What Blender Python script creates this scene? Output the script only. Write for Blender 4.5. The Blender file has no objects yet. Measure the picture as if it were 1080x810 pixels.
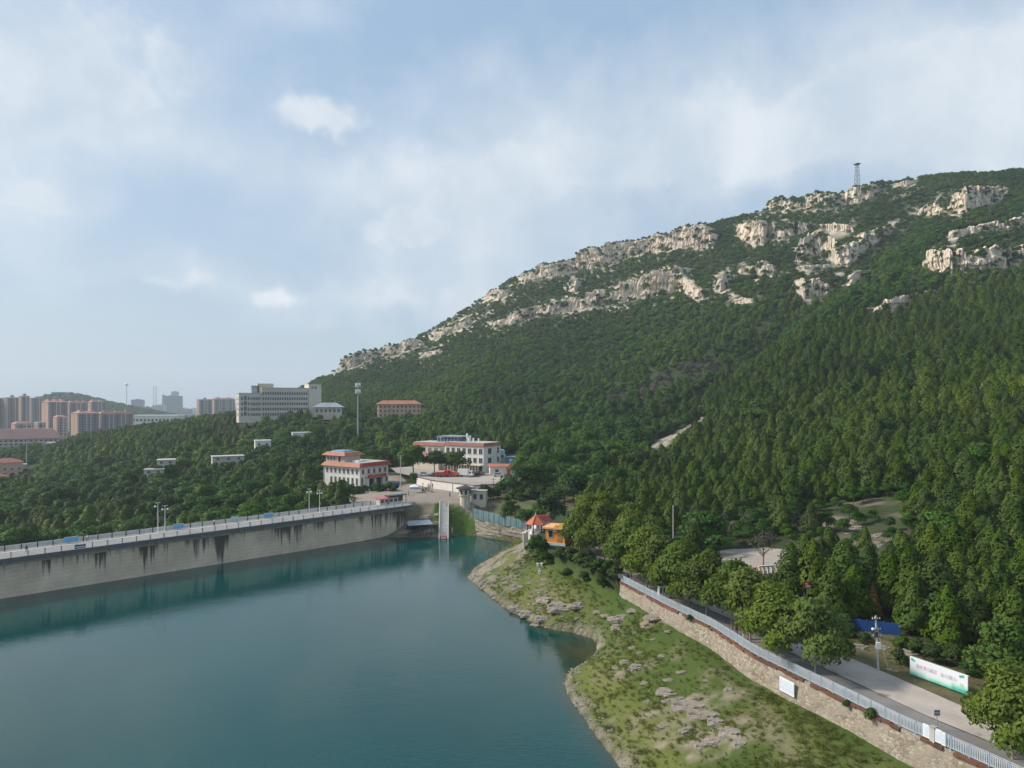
import bpy, math, random
import numpy as np
from mathutils import Vector, Matrix, geometry

# ---------------------------------------------------------------- camera, light, sky
S = bpy.context.scene
COL = S.collection
F, HZ, CAMZ = 720.0, 425.0, 40.0          # focal length and horizon of the 1080x810 photograph, eye height in metres

cam_d = bpy.data.cameras.new('camera')
cam = bpy.data.objects.new('camera', cam_d)
COL.objects.link(cam)
cam.location = (0, 0, CAMZ)
cam.rotation_euler = (math.pi / 2, 0, 0)
cam_d.sensor_width = 36.0
cam_d.lens = 36.0 * F / 1080.0
cam_d.shift_y = (HZ - 405.0) / 1080.0
cam_d.clip_start = 0.5
cam_d.clip_end = 20000
S.camera = cam

S.view_settings.view_transform = 'Standard'
S.view_settings.look = 'None'
S.view_settings.exposure = 0.78
S.view_settings.gamma = 1.0
S.view_settings.use_curve_mapping = False
S.cycles.volume_bounces = 1
S.cycles.max_bounces = 6
S.cycles.diffuse_bounces = 3
S.cycles.glossy_bounces = 3
S.cycles.transmission_bounces = 3
S.cycles.transparent_max_bounces = 6

SUN_AZ, SUN_EL = math.radians(-84), math.radians(38)   # azimuth from +Y, clockwise
sun_dir = Vector((math.sin(SUN_AZ) * math.cos(SUN_EL), math.cos(SUN_AZ) * math.cos(SUN_EL), math.sin(SUN_EL)))
sun_l = bpy.data.lights.new('sun', 'SUN')
sun_l.energy = 2.6
sun_l.angle = math.radians(9.0)
sun_l.color = (1.0, 0.93, 0.83)
sun = bpy.data.objects.new('sun', sun_l)
COL.objects.link(sun)
sun.rotation_euler = (-sun_dir).to_track_quat('-Z', 'Y').to_euler()
sun.location = (-300, 0, 400)

SKY_STRENGTH = 0.12
HAZE_DENSITY = 0.00014


class NT:
    """small helper for node trees"""
    def __init__(self, tree):
        self.t = tree
        self.t.nodes.clear()

    def n(self, kind, **kw):
        nd = self.t.nodes.new(kind)
        for k, v in kw.items():
            setattr(nd, k, v)
        return nd

    def link(self, a, b):
        self.t.links.new(a, b)

    def math(self, op, a, b=None, c=None, clamp=False):
        nd = self.n('ShaderNodeMath', operation=op, use_clamp=clamp)
        for i, v in enumerate((a, b, c)):
            if v is None:
                continue
            if isinstance(v, (int, float)):
                nd.inputs[i].default_value = v
            else:
                self.link(v, nd.inputs[i])
        return nd.outputs[0]

    def vmath(self, op, a, b=None, c=None, out=0):
        nd = self.n('ShaderNodeVectorMath', operation=op)
        for i, v in enumerate((a, b, c)):
            if v is None:
                continue
            if isinstance(v, (tuple, list)):
                nd.inputs[i].default_value = v
            else:
                self.link(v, nd.inputs[i])
        return nd.outputs[out]

    def noise(self, vec, scale, detail=4, rough=0.55, dist=0.0, out='Fac'):
        nd = self.n('ShaderNodeTexNoise')
        nd.inputs['Scale'].default_value = scale
        nd.inputs['Detail'].default_value = detail
        nd.inputs['Roughness'].default_value = rough
        nd.inputs['Distortion'].default_value = dist
        if vec is not None:
            self.link(vec, nd.inputs['Vector'])
        return nd.outputs[out]

    def ramp(self, fac, stops):
        nd = self.n('ShaderNodeValToRGB')
        el = nd.color_ramp.elements
        while len(el) < len(stops):
            el.new(0.5)
        for e, (p, c) in zip(el, stops):
            e.position = p
            e.color = (c, c, c, 1) if isinstance(c, (int, float)) else (*c, 1)
        self.link(fac, nd.inputs[0])
        return nd.outputs[0]

    def mix(self, fac, a, b, mode='MIX'):
        nd = self.n('ShaderNodeMix', data_type='RGBA', blend_type=mode)
        for s, v in ((0, fac), (6, a), (7, b)):
            if isinstance(v, (int, float)):
                nd.inputs[s].default_value = v
            elif isinstance(v, (tuple, list)):
                nd.inputs[s].default_value = (*v, 1)
            else:
                self.link(v, nd.inputs[s])
        return nd.outputs[2]


def px_dir(px, py):
    u, v = (px - 540) / F, (HZ - py) / F
    return math.atan2(u, 1.0), math.atan2(v, math.hypot(u, 1.0))


def build_world():
    w = bpy.data.worlds.new('World')
    S.world = w
    w.use_nodes = True
    t = NT(w.node_tree)
    sky = t.n('ShaderNodeTexSky', sky_type='NISHITA')
    sky.sun_disc = False
    sky.sun_elevation = SUN_EL
    sky.sun_rotation = SUN_AZ
    sky.altitude = 50
    sky.air_density = 1.0
    sky.dust_density = 3.0
    sky.ozone_density = 1.2
    bg = t.n('ShaderNodeBackground')
    bg.inputs[1].default_value = SKY_STRENGTH
    t.link(sky.outputs[0], bg.inputs[0])
    # clouds by direction: azimuth / elevation on the celestial sphere
    tc = t.n('ShaderNodeTexCoord')
    sep = t.n('ShaderNodeSeparateXYZ')
    t.link(tc.outputs['Generated'], sep.inputs[0])
    x, y, z = sep.outputs
    az = t.math('ARCTAN2', x, y)
    hyp = t.math('SQRT', t.math('ADD', t.math('MULTIPLY', x, x), t.math('MULTIPLY', y, y)))
    el = t.math('ARCTAN2', z, hyp)
    comb = t.n('ShaderNodeCombineXYZ')
    t.link(az, comb.inputs[0]); t.link(el, comb.inputs[1])
    base = comb.outputs[0]
    dirv = tc.outputs['Generated']
    w1 = t.noise(dirv, 3.2, 6, 0.6, 0.3, out='Color')
    w2 = t.noise(dirv, 11.0, 5, 0.6, 0.0, out='Color')
    warp = t.vmath('ADD', t.vmath('MULTIPLY', t.vmath('SUBTRACT', w1, (.5, .5, .5)), (.20, .13, 0)),
                   t.vmath('MULTIPLY', t.vmath('SUBTRACT', w2, (.5, .5, .5)), (.12, .09, 0)))
    p = t.vmath('ADD', base, warp)
    blobs = [  # px, py, rx, ry, strength
        (20, 80, 125, 48, .85), (120, 30, 110, 42, .6), (15, 222, 62, 34, .5),
        (455, 235, 95, 48, .5), (560, 255, 150, 48, .55), (420, 190, 120, 30, .5), (430, 316, 110, 18, .6), (210, 294, 55, 13, .4),
        (585, 125, 110, 44, .6), (330, 10, 60, 18, .4), (960, 40, 180, 50, .62), (880, 130, 150, 30, .72), (1010, 90, 110, 26, .6),
        (760, 175, 170, 24, .6), (1070, 130, 110, 40, .55), (640, 190, 120, 28, .45), (190, 150, 70, 22, .35), (520, 70, 60, 20, .25),
        (560, 330, 130, 30, .35), (95, 300, 50, 12, .3), (-160, 150, 120, 60, .8), (1300, 120, 200, 90, .9), (20, 140, 60, 18, .4)]
    tot = None
    for (bx, by, rx, ry, k) in blobs:
        a, e = px_dir(bx, by)
        sx, sy = F / rx, F / ry
        q = t.vmath('MULTIPLY_ADD', p, (sx, sy, 0), (-a * sx, -e * sy, 0))
        r2 = t.vmath('DOT_PRODUCT', q, q, out=1)
        g = t.math('MULTIPLY', t.math('POWER', 2.718, t.math('MULTIPLY', r2, -0.8)), k)
        tot = g if tot is None else t.math('ADD', tot, g)
    # small bright cumulus with firmer edges
    p2 = t.vmath('ADD', base, t.vmath('MULTIPLY', t.vmath('SUBTRACT', w2, (.5, .5, .5)), (.10, .07, 0)))
    puffs = [(340, 126, 40, 17, .72), (318, 116, 20, 12, .38), (365, 133, 24, 10, .36), (440, 236, 48, 24, .90), (415, 246, 24, 20, .42), (480, 232, 44, 18, .40),
             (225, 294, 26, 10, .85), (170, 294, 16, 6, .6), (292, 313, 22, 9, .9), (18, 222, 46, 24, .8), (30, 205, 20, 14, .3), (40, 78, 80, 32, .95), (150, 40, 70, 34, .7),
             (90, 100, 34, 16, .7), (630, 155, 36, 16, .7), (570, 122, 60, 16, .6), (400, 318, 60, 9, .6), (820, 110, 70, 12, .5), (760, 85, 30, 10, .5), (5, 145, 26, 12, .6)]
    pt = None
    for (bx, by, rx, ry, k) in puffs:
        a, e = px_dir(bx, by)
        sx, sy = F / rx, F / ry
        q = t.vmath('MULTIPLY_ADD', p2, (sx, sy, 0), (-a * sx, -e * sy, 0))
        g = t.math('MULTIPLY', t.math('POWER', 2.718, t.math('MULTIPLY', t.vmath('DOT_PRODUCT', q, q, out=1), -0.5)), k)
        pt = g if pt is None else t.math('ADD', pt, g)
    # generic cloud field elsewhere (behind and above the viewer) and fine structure
    flat = t.n('ShaderNodeCombineXYZ')
    zz = t.math('ADD', t.math('MAXIMUM', z, 0.0), 0.12)
    t.link(t.math('DIVIDE', x, zz), flat.inputs[0]); t.link(t.math('DIVIDE', y, zz), flat.inputs[1])
    field = t.noise(flat.outputs[0], 0.9, 8, 0.62, 0.4)
    fine = t.noise(dirv, 8.0, 9, 0.58, 0.1)
    behind = t.math('MULTIPLY', t.math('LESS_THAN', y, 0.0), 0.4)
    tot = t.math('ADD', t.math('ADD', tot, behind), t.math('MULTIPLY', t.math('SUBTRACT', field, 0.5), 0.55))
    tot = t.math('ADD', tot, t.math('MULTIPLY', t.math('SUBTRACT', fine, 0.5), 0.95))
    mask = t.ramp(tot, [(0.06, 0.03), (0.45, 0.34), (0.95, 0.80)])
    pm = t.ramp(t.math('ADD', pt, t.math('MULTIPLY', t.math('SUBTRACT', t.noise(dirv, 16.0, 9, 0.6, 0.3), 0.5), 1.5)), [(0.12, 0.0), (0.62, 0.30), (1.25, 0.85)])
    mask = t.math('MAXIMUM', mask, pm)
    shade = t.noise(dirv, 6.0, 8, 0.6, 0.2)
    ccol = t.ramp(shade, [(0.34, (0.38, 0.435, 0.495)), (0.50, (0.46, 0.50, 0.54)), (0.66, (0.55, 0.575, 0.60))])
    cb = t.n('ShaderNodeBackground')
    t.link(ccol, cb.inputs[0])
    cb.inputs[1].default_value = 0.96
    # thin veil: a milky layer over the whole sky
    veil = t.n('ShaderNodeBackground')
    t.link(t.ramp(el, [(0.08, (0.285, 0.37, 0.46)), (0.5, (0.225, 0.335, 0.465))]), veil.inputs[0])
    veil.inputs[1].default_value = 0.87
    m0 = t.n('ShaderNodeMixShader'); m0.inputs[0].default_value = 0.8
    t.link(bg.outputs[0], m0.inputs[1]); t.link(veil.outputs[0], m0.inputs[2])
    mx = t.n('ShaderNodeMixShader')
    t.link(mask, mx.inputs[0]); t.link(m0.outputs[0], mx.inputs[1]); t.link(cb.outputs[0], mx.inputs[2])
    out = t.n('ShaderNodeOutputWorld')
    t.link(mx.outputs[0], out.inputs[0])


build_world()

# ---------------------------------------------------------------- general helpers
RNG = np.random.default_rng(7)


def tag(o, label=None, cat=None, group=None, kind=None):
    if label: o['label'] = label
    if cat: o['category'] = cat
    if group: o['group'] = group
    if kind: o['kind'] = kind
    return o


def empty(name, loc, rz=0.0, label=None, cat=None, group=None):
    o = bpy.data.objects.new(name, None)
    COL.objects.link(o)
    o.empty_display_size = 0.3
    o.location = loc
    o.rotation_euler = (0, 0, rz)
    return tag(o, label, cat, group)


def link_mesh(name, me, mat=None, parent=None, loc=(0, 0, 0), rz=0.0):
    o = bpy.data.objects.new(name, me)
    COL.objects.link(o)
    if mat is not None and len(me.materials) == 0:
        for m in (mat if isinstance(mat, (list, tuple)) else [mat]):
            me.materials.append(m)
    o.location = loc
    o.rotation_euler = (0, 0, rz)
    if parent is not None:
        o.parent = parent
    return o


def np_mesh(name, verts, faces, smooth=False):
    """verts (n,3) array, faces (m,4) or (m,3) int array"""
    me = bpy.data.meshes.new(name)
    verts = np.asarray(verts, dtype=np.float32)
    faces = np.asarray(faces, dtype=np.int32)
    k = faces.shape[1]
    me.vertices.add(len(verts))
    me.vertices.foreach_set('co', verts.ravel())
    me.loops.add(faces.size)
    me.loops.foreach_set('vertex_index', faces.ravel())
    me.polygons.add(len(faces))
    me.polygons.foreach_set('loop_start', np.arange(0, faces.size, k, dtype=np.int32))
    me.polygons.foreach_set('use_smooth', np.full(len(faces), smooth, dtype=bool))
    me.update(calc_edges=True)
    me.validate()
    return me


def grid_faces(nx, ny):
    i, j = np.meshgrid(np.arange(nx - 1), np.arange(ny - 1), indexing='ij')
    a = i * ny + j
    return np.stack([a, a + ny, a + ny + 1, a + 1], axis=-1).reshape(-1, 4)


class MB:
    """collects simple solids into one mesh"""
    def __init__(self):
        self.v, self.f, self.m = [], [], []
        self.mi = 0

    def add(self, vs, fs):
        o = len(self.v)
        self.v += [tuple(p) for p in vs]
        self.f += [tuple(i + o for i in f) for f in fs]
        self.m += [self.mi] * len(fs)
        return self

    def box(self, x0, x1, y0, y1, z0, z1):
        vs = [(x, y, z) for z in (z0, z1) for y in (y0, y1) for x in (x0, x1)]
        fs = [(0, 2, 3, 1), (4, 5, 7, 6), (0, 1, 5, 4), (2, 6, 7, 3), (0, 4, 6, 2), (1, 3, 7, 5)]
        return self.add(vs, fs)

    def obox(self, p, q, w, z0, z1, off=0.0):
        """box along p->q (xy), width w centred on the line shifted by off to its left"""
        p, q = Vector(p[:2]), Vector(q[:2])
        d = (q - p).normalized(); n = Vector((-d.y, d.x))
        a, b = n * (off - w / 2), n * (off + w / 2)
        c = [p + a, q + a, q + b, p + b]
        zz0 = z0 if isinstance(z0, (tuple, list)) else (z0, z0)
        zz1 = z1 if isinstance(z1, (tuple, list)) else (z1, z1)
        k = (0, 1, 1, 0)
        vs = [(c[i].x, c[i].y, zz0[k[i]]) for i in range(4)] + [(c[i].x, c[i].y, zz1[k[i]]) for i in range(4)]
        return self.add(vs, [(3, 2, 1, 0), (4, 5, 6, 7), (0, 1, 5, 4), (1, 2, 6, 5), (2, 3, 7, 6), (3, 0, 4, 7)])

    def cyl(self, p, q, r0, r1=None, n=8, caps=True):
        r1 = r0 if r1 is None else r1
        p, q = Vector(p), Vector(q)
        d = (q - p).normalized()
        a = d.orthogonal().normalized(); b = d.cross(a)
        vs = []
        for c, r in ((p, r0), (q, r1)):
            for i in range(n):
                t = 2 * math.pi * i / n
                vs.append(c + (a * math.cos(t) + b * math.sin(t)) * r)
        fs = [(i, (i + 1) % n, n + (i + 1) % n, n + i) for i in range(n)]
        if caps:
            fs += [tuple(range(n - 1, -1, -1)), tuple(range(n, 2 * n))]
        return self.add(vs, fs)

    def prism(self, pts, z0, z1):
        n = len(pts)
        vs = [(x, y, z0) for x, y in pts] + [(x, y, z1) for x, y in pts]
        fs = [tuple(range(n - 1, -1, -1)), tuple(range(n, 2 * n))]
        fs += [(i, (i + 1) % n, n + (i + 1) % n, n + i) for i in range(n)]
        return self.add(vs, fs)

    def hip(self, x0, x1, y0, y1, z0, z1, inset):
        """hipped roof with flat ridge rectangle inset on all sides"""
        vs = [(x0, y0, z0), (x1, y0, z0), (x1, y1, z0), (x0, y1, z0),
              (x0 + inset, y0 + inset, z1), (x1 - inset, y0 + inset, z1), (x1 - inset, y1 - inset, z1), (x0 + inset, y1 - inset, z1)]
        return self.add(vs, [(3, 2, 1, 0), (4, 5, 6, 7), (0, 1, 5, 4), (1, 2, 6, 5), (2, 3, 7, 6), (3, 0, 4, 7)])

    def sphere(self, c, r, n=8, m=6, sz=1.0):
        vs = [(c[0], c[1], c[2] - r * sz)]
        for j in range(1, m):
            ph = -math.pi / 2 + math.pi * j / m
            for i in range(n):
                t = 2 * math.pi * i / n
                vs.append((c[0] + r * math.cos(ph) * math.cos(t), c[1] + r * math.cos(ph) * math.sin(t), c[2] + r * sz * math.sin(ph)))
        vs.append((c[0], c[1], c[2] + r * sz))
        fs = [(0, 1 + (i + 1) % n, 1 + i) for i in range(n)]
        for j in range(m - 2):
            for i in range(n):
                a = 1 + j * n
                fs.append((a + i, a + (i + 1) % n, a + n + (i + 1) % n, a + n + i))
        l = len(vs) - 1
        a = 1 + (m - 2) * n
        fs += [(a + i, a + (i + 1) % n, l) for i in range(n)]
        return self.add(vs, fs)

    def mesh(self, name, mats=None, smooth=False):
        me = bpy.data.meshes.new(name)
        me.from_pydata(self.v, [], self.f)
        if mats is not None:
            for m in (mats if isinstance(mats, (list, tuple)) else [mats]):
                me.materials.append(m)
        me.polygons.foreach_set('material_index', self.m)
        if smooth:
            me.polygons.foreach_set('use_smooth', [True] * len(me.polygons))
        me.update()
        return me

    def obj(self, name, mats, parent=None, loc=(0, 0, 0), rz=0.0, smooth=False):
        return link_mesh(name, self.mesh(name, mats, smooth), None, parent, loc, rz)


def bevel(o, w=0.03, seg=2):
    m = o.modifiers.new('bevel', 'BEVEL')
    m.width = w; m.segments = seg; m.limit_method = 'ANGLE'
    return o


# ------------------------------------------------ numpy value noise
def _h(ix, iy, iz, seed):
    n = (ix * 374761393 + iy * 668265263 + iz * 2147483647 + seed * 1274126177) & 0xFFFFFFFF
    n = ((n ^ (n >> 13)) * 1274126177) & 0xFFFFFFFF
    n = (n ^ (n >> 16)) & 0xFFFF
    return n / 65535.0


def vn2(x, y, seed=0):
    x = np.asarray(x, float); y = np.asarray(y, float)
    ix, iy = np.floor(x).astype(np.int64), np.floor(y).astype(np.int64)
    fx, fy = x - ix, y - iy
    fx, fy = fx * fx * (3 - 2 * fx), fy * fy * (3 - 2 * fy)
    z = np.zeros_like(ix)
    a, b = _h(ix, iy, z, seed), _h(ix + 1, iy, z, seed)
    c, d = _h(ix, iy + 1, z, seed), _h(ix + 1, iy + 1, z, seed)
    return (a * (1 - fx) + b * fx) * (1 - fy) + (c * (1 - fx) + d * fx) * fy


def fbm2(x, y, seed=0, oct=4):
    s, a, t = 0, 0.5, 0
    for o in range(oct):
        s = s + a * vn2(np.asarray(x) * 2 ** o + 17.3 * o, np.asarray(y) * 2 ** o - 9.1 * o, seed + o)
        t += a; a *= 0.5
    return s / t


def vn3(x, y, z, seed=0):
    k = np.floor(z)
    f = z - k
    f = f * f * (3 - 2 * f)
    ix, iy, iz = np.floor(x).astype(np.int64), np.floor(y).astype(np.int64), k.astype(np.int64)
    fx, fy = x - ix, y - iy
    fx, fy = fx * fx * (3 - 2 * fx), fy * fy * (3 - 2 * fy)

    def lay(q):
        a, b = _h(ix, iy, q, seed), _h(ix + 1, iy, q, seed)
        c, d = _h(ix, iy + 1, q, seed), _h(ix + 1, iy + 1, q, seed)
        return (a * (1 - fx) + b * fx) * (1 - fy) + (c * (1 - fx) + d * fx) * fy
    return lay(iz) * (1 - f) + lay(iz + 1) * f


# ------------------------------------------------ materials
MATS = {}


def mat(name, col, rough=0.7, var=0.12, scale=1.5, metal=0.0, spec=0.35, bump=0.0, streak=0.0):
    """procedural paint/plaster/metal: base colour broken up by two noises in object space"""
    if name in MATS:
        return MATS[name]
    m = bpy.data.materials.new(name)
    m.use_nodes = True
    t = NT(m.node_tree)
    bs = t.n('ShaderNodeBsdfPrincipled')
    out = t.n('ShaderNodeOutputMaterial')
    t.link(bs.outputs[0], out.inputs[0])
    tc = t.n('ShaderNodeTexCoord')
    n1 = t.noise(tc.outputs['Object'], scale, 5, 0.6)
    n2 = t.noise(tc.outputs['Object'], scale * 0.13, 3, 0.5)
    f = t.math('ADD', t.math('MULTIPLY', n1, 0.5), t.math('MULTIPLY', n2, 0.5))
    lo = tuple(c * (1 - 2.2 * var) for c in col)
    hi = tuple(min(1, c * (1 + 1.6 * var)) for c in col)
    c = t.ramp(f, [(0.32, lo), (0.68, hi)])
    if streak > 0:
        mp = t.n('ShaderNodeMapping'); mp.inputs['Scale'].default_value = (1.2, 1.2, 0.12)
        t.link(tc.outputs['Object'], mp.inputs[0])
        s = t.ramp(t.noise(mp.outputs[0], 1.4, 5, 0.65), [(0.52, 0.0), (0.7, streak)])
        c = t.mix(s, c, tuple(x * 0.35 for x in col))
    t.link(c, bs.inputs['Base Color'])
    bs.inputs['Roughness'].default_value = rough
    bs.inputs['Metallic'].default_value = metal
    bs.inputs['Specular IOR Level'].default_value = spec
    if bump > 0:
        b = t.n('ShaderNodeBump'); b.inputs['Strength'].default_value = bump; b.inputs['Distance'].default_value = 0.05
        t.link(n1, b.inputs['Height']); t.link(b.outputs[0], bs.inputs['Normal'])
    MATS[name] = m
    return m


def foliage(name, dark, light, transl=0.22, hue0=0.487):
    m = bpy.data.materials.new(name)
    m.use_nodes = True
    t = NT(m.node_tree)
    at = t.n('ShaderNodeAttribute', attribute_name='tint')
    oi = t.n('ShaderNodeObjectInfo')
    r = t.math('ADD', t.math('MULTIPLY', at.outputs['Fac'], 0.42), t.math('MULTIPLY', oi.outputs['Random'], 0.58))
    c = t.ramp(r, [(0.1, dark), (0.9, light)])
    hue = t.n('ShaderNodeHueSaturation')
    t.link(c, hue.inputs['Color'])
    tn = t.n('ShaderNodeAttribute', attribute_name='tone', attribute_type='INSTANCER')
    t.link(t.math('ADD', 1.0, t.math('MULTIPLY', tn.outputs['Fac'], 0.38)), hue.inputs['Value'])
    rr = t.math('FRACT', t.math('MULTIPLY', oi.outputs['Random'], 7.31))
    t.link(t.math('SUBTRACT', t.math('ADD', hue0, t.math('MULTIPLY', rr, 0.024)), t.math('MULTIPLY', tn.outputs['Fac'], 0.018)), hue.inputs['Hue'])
    t.link(t.math('ADD', 0.92, t.math('MULTIPLY', t.math('FRACT', t.math('MULTIPLY', oi.outputs['Random'], 13.7)), 0.22)), hue.inputs['Saturation'])
    df = t.n('ShaderNodeBsdfPrincipled')
    df.inputs['Roughness'].default_value = 0.62
    df.inputs['Specular IOR Level'].default_value = 0.18
    tr = t.n('ShaderNodeBsdfTranslucent')
    t.link(hue.outputs[0], df.inputs['Base Color'])
    br = t.n('ShaderNodeHueSaturation'); br.inputs['Value'].default_value = 1.3
    br.inputs['Hue'].default_value = 0.485
    t.link(hue.outputs[0], br.inputs['Color']); t.link(br.outputs[0], tr.inputs['Color'])
    mx = t.n('ShaderNodeMixShader'); mx.inputs[0].default_value = transl
    t.link(df.outputs[0], mx.inputs[1]); t.link(tr.outputs[0], mx.inputs[2])
    out = t.n('ShaderNodeOutputMaterial')
    t.link(mx.outputs[0], out.inputs[0])
    return m
# ---------------------------------------------------------------- the land
# cross-sections of the valley and the mountain: for each bearing, (distance north, height) pairs
SECTIONS = [
    (-700, [(0, -8), (700, -10), (6000, -12)]),
    (-200, [(0, -7), (300, -8), (700, -10), (6000, -12)]),
    (0, [(150, -8), (450, -9), (560, -4), (640, -5), (900, -10), (6000, -12)]),
    (100, [(150, -7), (350, -6), (430, -2), (500, 6), (580, 12), (680, 3), (800, -8), (6000, -12)]),
    (160, [(170, -6), (330, -4), (430, 5), (520, 15), (600, 19), (720, 8), (900, -8), (6000, -12)]),
    (230, [(200, -4), (330, -1), (430, 9), (520, 19), (600, 26), (720, 18), (900, 0), (1200, -10), (6000, -12)]),
    (296, [(220, 2), (320, 5), (400, 13), (450, 24), (480, 29), (560, 33), (700, 38), (850, 44), (1000, 36), (1500, -12)]),
    (320, [(225, 4), (310, 6), (400, 14), (480, 29), (540, 33), (700, 43), (900, 62), (1050, 56), (1600, -12)]),
    (345, [(225, 7), (310, 7.5), (400, 13), (480, 26), (540, 31), (700, 46), (890, 81), (1050, 74), (1600, -12)]),
    (400, [(215, 9), (300, 9.5), (350, 11), (450, 19), (550, 29), (700, 52), (800, 78), (880, 106), (1020, 98), (1700, -12)]),
    (440, [(215, 9), (290, 9.5), (350, 12), (450, 22), (550, 36), (700, 66), (800, 95), (880, 126), (1020, 118), (1800, -12)]),
    (500, [(210, 9), (230, 9), (250, 12), (300, 12.5), (350, 17), (450, 29), (550, 48), (650, 76), (750, 115), (870, 163), (1000, 155), (1900, -12)]),
    (540, [(205, 9), (235, 9), (252, 12.2), (300, 13), (350, 18), (450, 31), (550, 52), (650, 86), (750, 135), (860, 197), (1000, 188), (2000, -12)]),
    (620, [(150, 9), (230, 9.5), (260, 12.5), (300, 15), (350, 21), (450, 38), (550, 66), (650, 107), (750, 166), (830, 222), (980, 215), (2000, -12)]),
    (720, [(110, 9), (160, 9), (200, 10), (250, 12), (300, 20), (350, 32), (450, 59), (550, 94), (650, 145), (750, 210), (800, 242), (950, 236), (2000, -12)]),
    (820, [(90, 9), (130, 10), (180, 13), (220, 18), (270, 30), (330, 48), (400, 70), (500, 106), (600, 157), (700, 222), (775, 268), (920, 262), (2000, -12)]),
    (900, [(80, 9), (100, 9.5), (150, 14), (200, 20), (250, 31), (300, 46), (400, 84), (500, 125), (600, 176), (700, 244), (750, 280), (900, 272), (2000, -12)]),
    (1000, [(75, 9), (95, 10), (140, 16), (200, 27), (250, 42), (300, 58), (400, 96), (500, 142), (600, 200), (680, 258), (720, 284), (880, 276), (2000, -12)]),
    (1080, [(70, 9), (90, 11), (130, 18), (200, 33), (250, 47), (300, 66), (400, 105), (500, 152), (600, 212), (660, 258), (700, 282), (850, 276), (2000, -12)]),
    (1300, [(50, 9), (70, 11), (120, 20), (200, 38), (300, 74), (400, 118), (500, 165), (600, 225), (680, 275), (850, 270), (2000, -12)]),
    (1700, [(30, 9), (45, 11), (80, 18), (200, 55), (400, 135), (600, 235), (700, 262), (2000, -12)]),
    (2600, [(10, 9), (30, 14), (80, 35), (200, 95), (400, 200), (600, 250), (2000, -12)]),
]
UG = np.arange(-3.0, 3.0001, 0.02)
DG = np.concatenate([np.arange(0, 1100, 5.0), np.arange(1100, 6200, 40.0)])


def _tab():
    us = np.array([(s[0] - 540) / F for s in SECTIONS])
    rows = np.array([np.interp(DG, [p[0] for p in s[1]], [p[1] for p in s[1]]) for s in SECTIONS])
    T = np.empty((len(UG), len(DG)))
    for j in range(len(DG)):
        T[:, j] = np.interp(UG, us, rows[:, j])
    for _ in range(6):
        P = np.pad(T, ((0, 0), (1, 1)), mode='edge')
        T = 0.25 * P[:, :-2] + 0.5 * P[:, 1:-1] + 0.25 * P[:, 2:]
    for _ in range(3):
        P = np.pad(T, ((1, 1), (0, 0)), mode='edge')
        T = 0.25 * P[:-2] + 0.5 * P[1:-1] + 0.25 * P[2:]
    return T


TAB = _tab()


def h_sections(x, y):
    d = np.clip(y, 0, 6150)
    u = np.clip(x / np.maximum(y, 40.0), UG[0], UG[-1] - 1e-6)
    i = (u - UG[0]) / 0.02
    i0 = np.clip(np.floor(i).astype(int), 0, len(UG) - 2); fi = i - i0
    j0 = np.clip(np.searchsorted(DG, d, side='right') - 1, 0, len(DG) - 2)
    fj = (d - DG[j0]) / (DG[j0 + 1] - DG[j0])
    return (TAB[i0, j0] * (1 - fi) + TAB[i0 + 1, j0] * fi) * (1 - fj) + (TAB[i0, j0 + 1] * (1 - fi) + TAB[i0 + 1, j0 + 1] * fi) * fj


def W(px, py, z):
    """world point at height z seen at pixel px, py of the photograph"""
    d = F * (CAMZ - z) / (py - HZ)
    return ((px - 540) / F * d, d)


def seg_dist(x, y, pts, vals=None):
    """distance to a polyline; vals are interpolated along it at the nearest point"""
    best = np.full(np.shape(x), 1e18)
    out = None if vals is None else [np.zeros(np.shape(x)) for _ in vals]
    tpos = np.zeros(np.shape(x)); acc = 0.0
    for k in range(len(pts) - 1):
        (ax, ay), (bx, by) = pts[k], pts[k + 1]
        dx, dy = bx - ax, by - ay
        L2 = dx * dx + dy * dy
        t = np.clip(((x - ax) * dx + (y - ay) * dy) / L2, 0, 1)
        q = (x - ax - t * dx) ** 2 + (y - ay - t * dy) ** 2
        m = q < best
        best = np.where(m, q, best)
        tpos = np.where(m, acc + t * math.sqrt(L2), tpos)
        if vals is not None:
            for o, v in zip(out, vals):
                o[...] = np.where(m, v[k] * (1 - t) + v[k + 1] * t, o)
        acc += math.sqrt(L2)
    return np.sqrt(best), tpos, out


def inside(x, y, poly):
    r = np.zeros(np.shape(x), bool)
    n = len(poly)
    for k in range(n):
        (ax, ay), (bx, by) = poly[k], poly[(k + 1) % n]
        c = (ay > y) != (by > y)
        with np.errstate(divide='ignore', invalid='ignore'):
            xi = (bx - ax) * (y - ay) / (by - ay if by != ay else 1e-9) + ax
        r ^= c & (x < xi)
    return r


# waterline of the reservoir (z = 0) and the dam foot
SHORE_PX = [(655, 810), (640, 790), (625, 770), (612, 750), (600, 735), (596, 720), (601, 708), (618, 699), (631, 687), (628, 674),
            (606, 667), (580, 663), (560, 655), (540, 645), (520, 630), (503, 617), (494, 609), (500, 600), (515, 592), (532, 585),
            (549, 577), (548, 572), (530, 568), (508, 565), (490, 564), (468, 566), (440, 567), (420, 567), (405, 568)]
SHORE = [(7, 20), (10.5, 55)] + [W(px, py, 0) for px, py in SHORE_PX]
DAM_A, DAM_B = np.array((-103.4, 137.9)), np.array((-31.3, 206.5))   # lake-side edge of the deck
DAM_DIR = (DAM_B - DAM_A) / np.linalg.norm(DAM_B - DAM_A)
DAM_N = np.array((-DAM_DIR[1], DAM_DIR[0]))                           # away from the lake
DAM_LEN = float(np.linalg.norm(DAM_B - DAM_A))
DAM_BACK = 150.0                                                        # how far it runs on, out of the picture
DAM_W = 9.0


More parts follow.
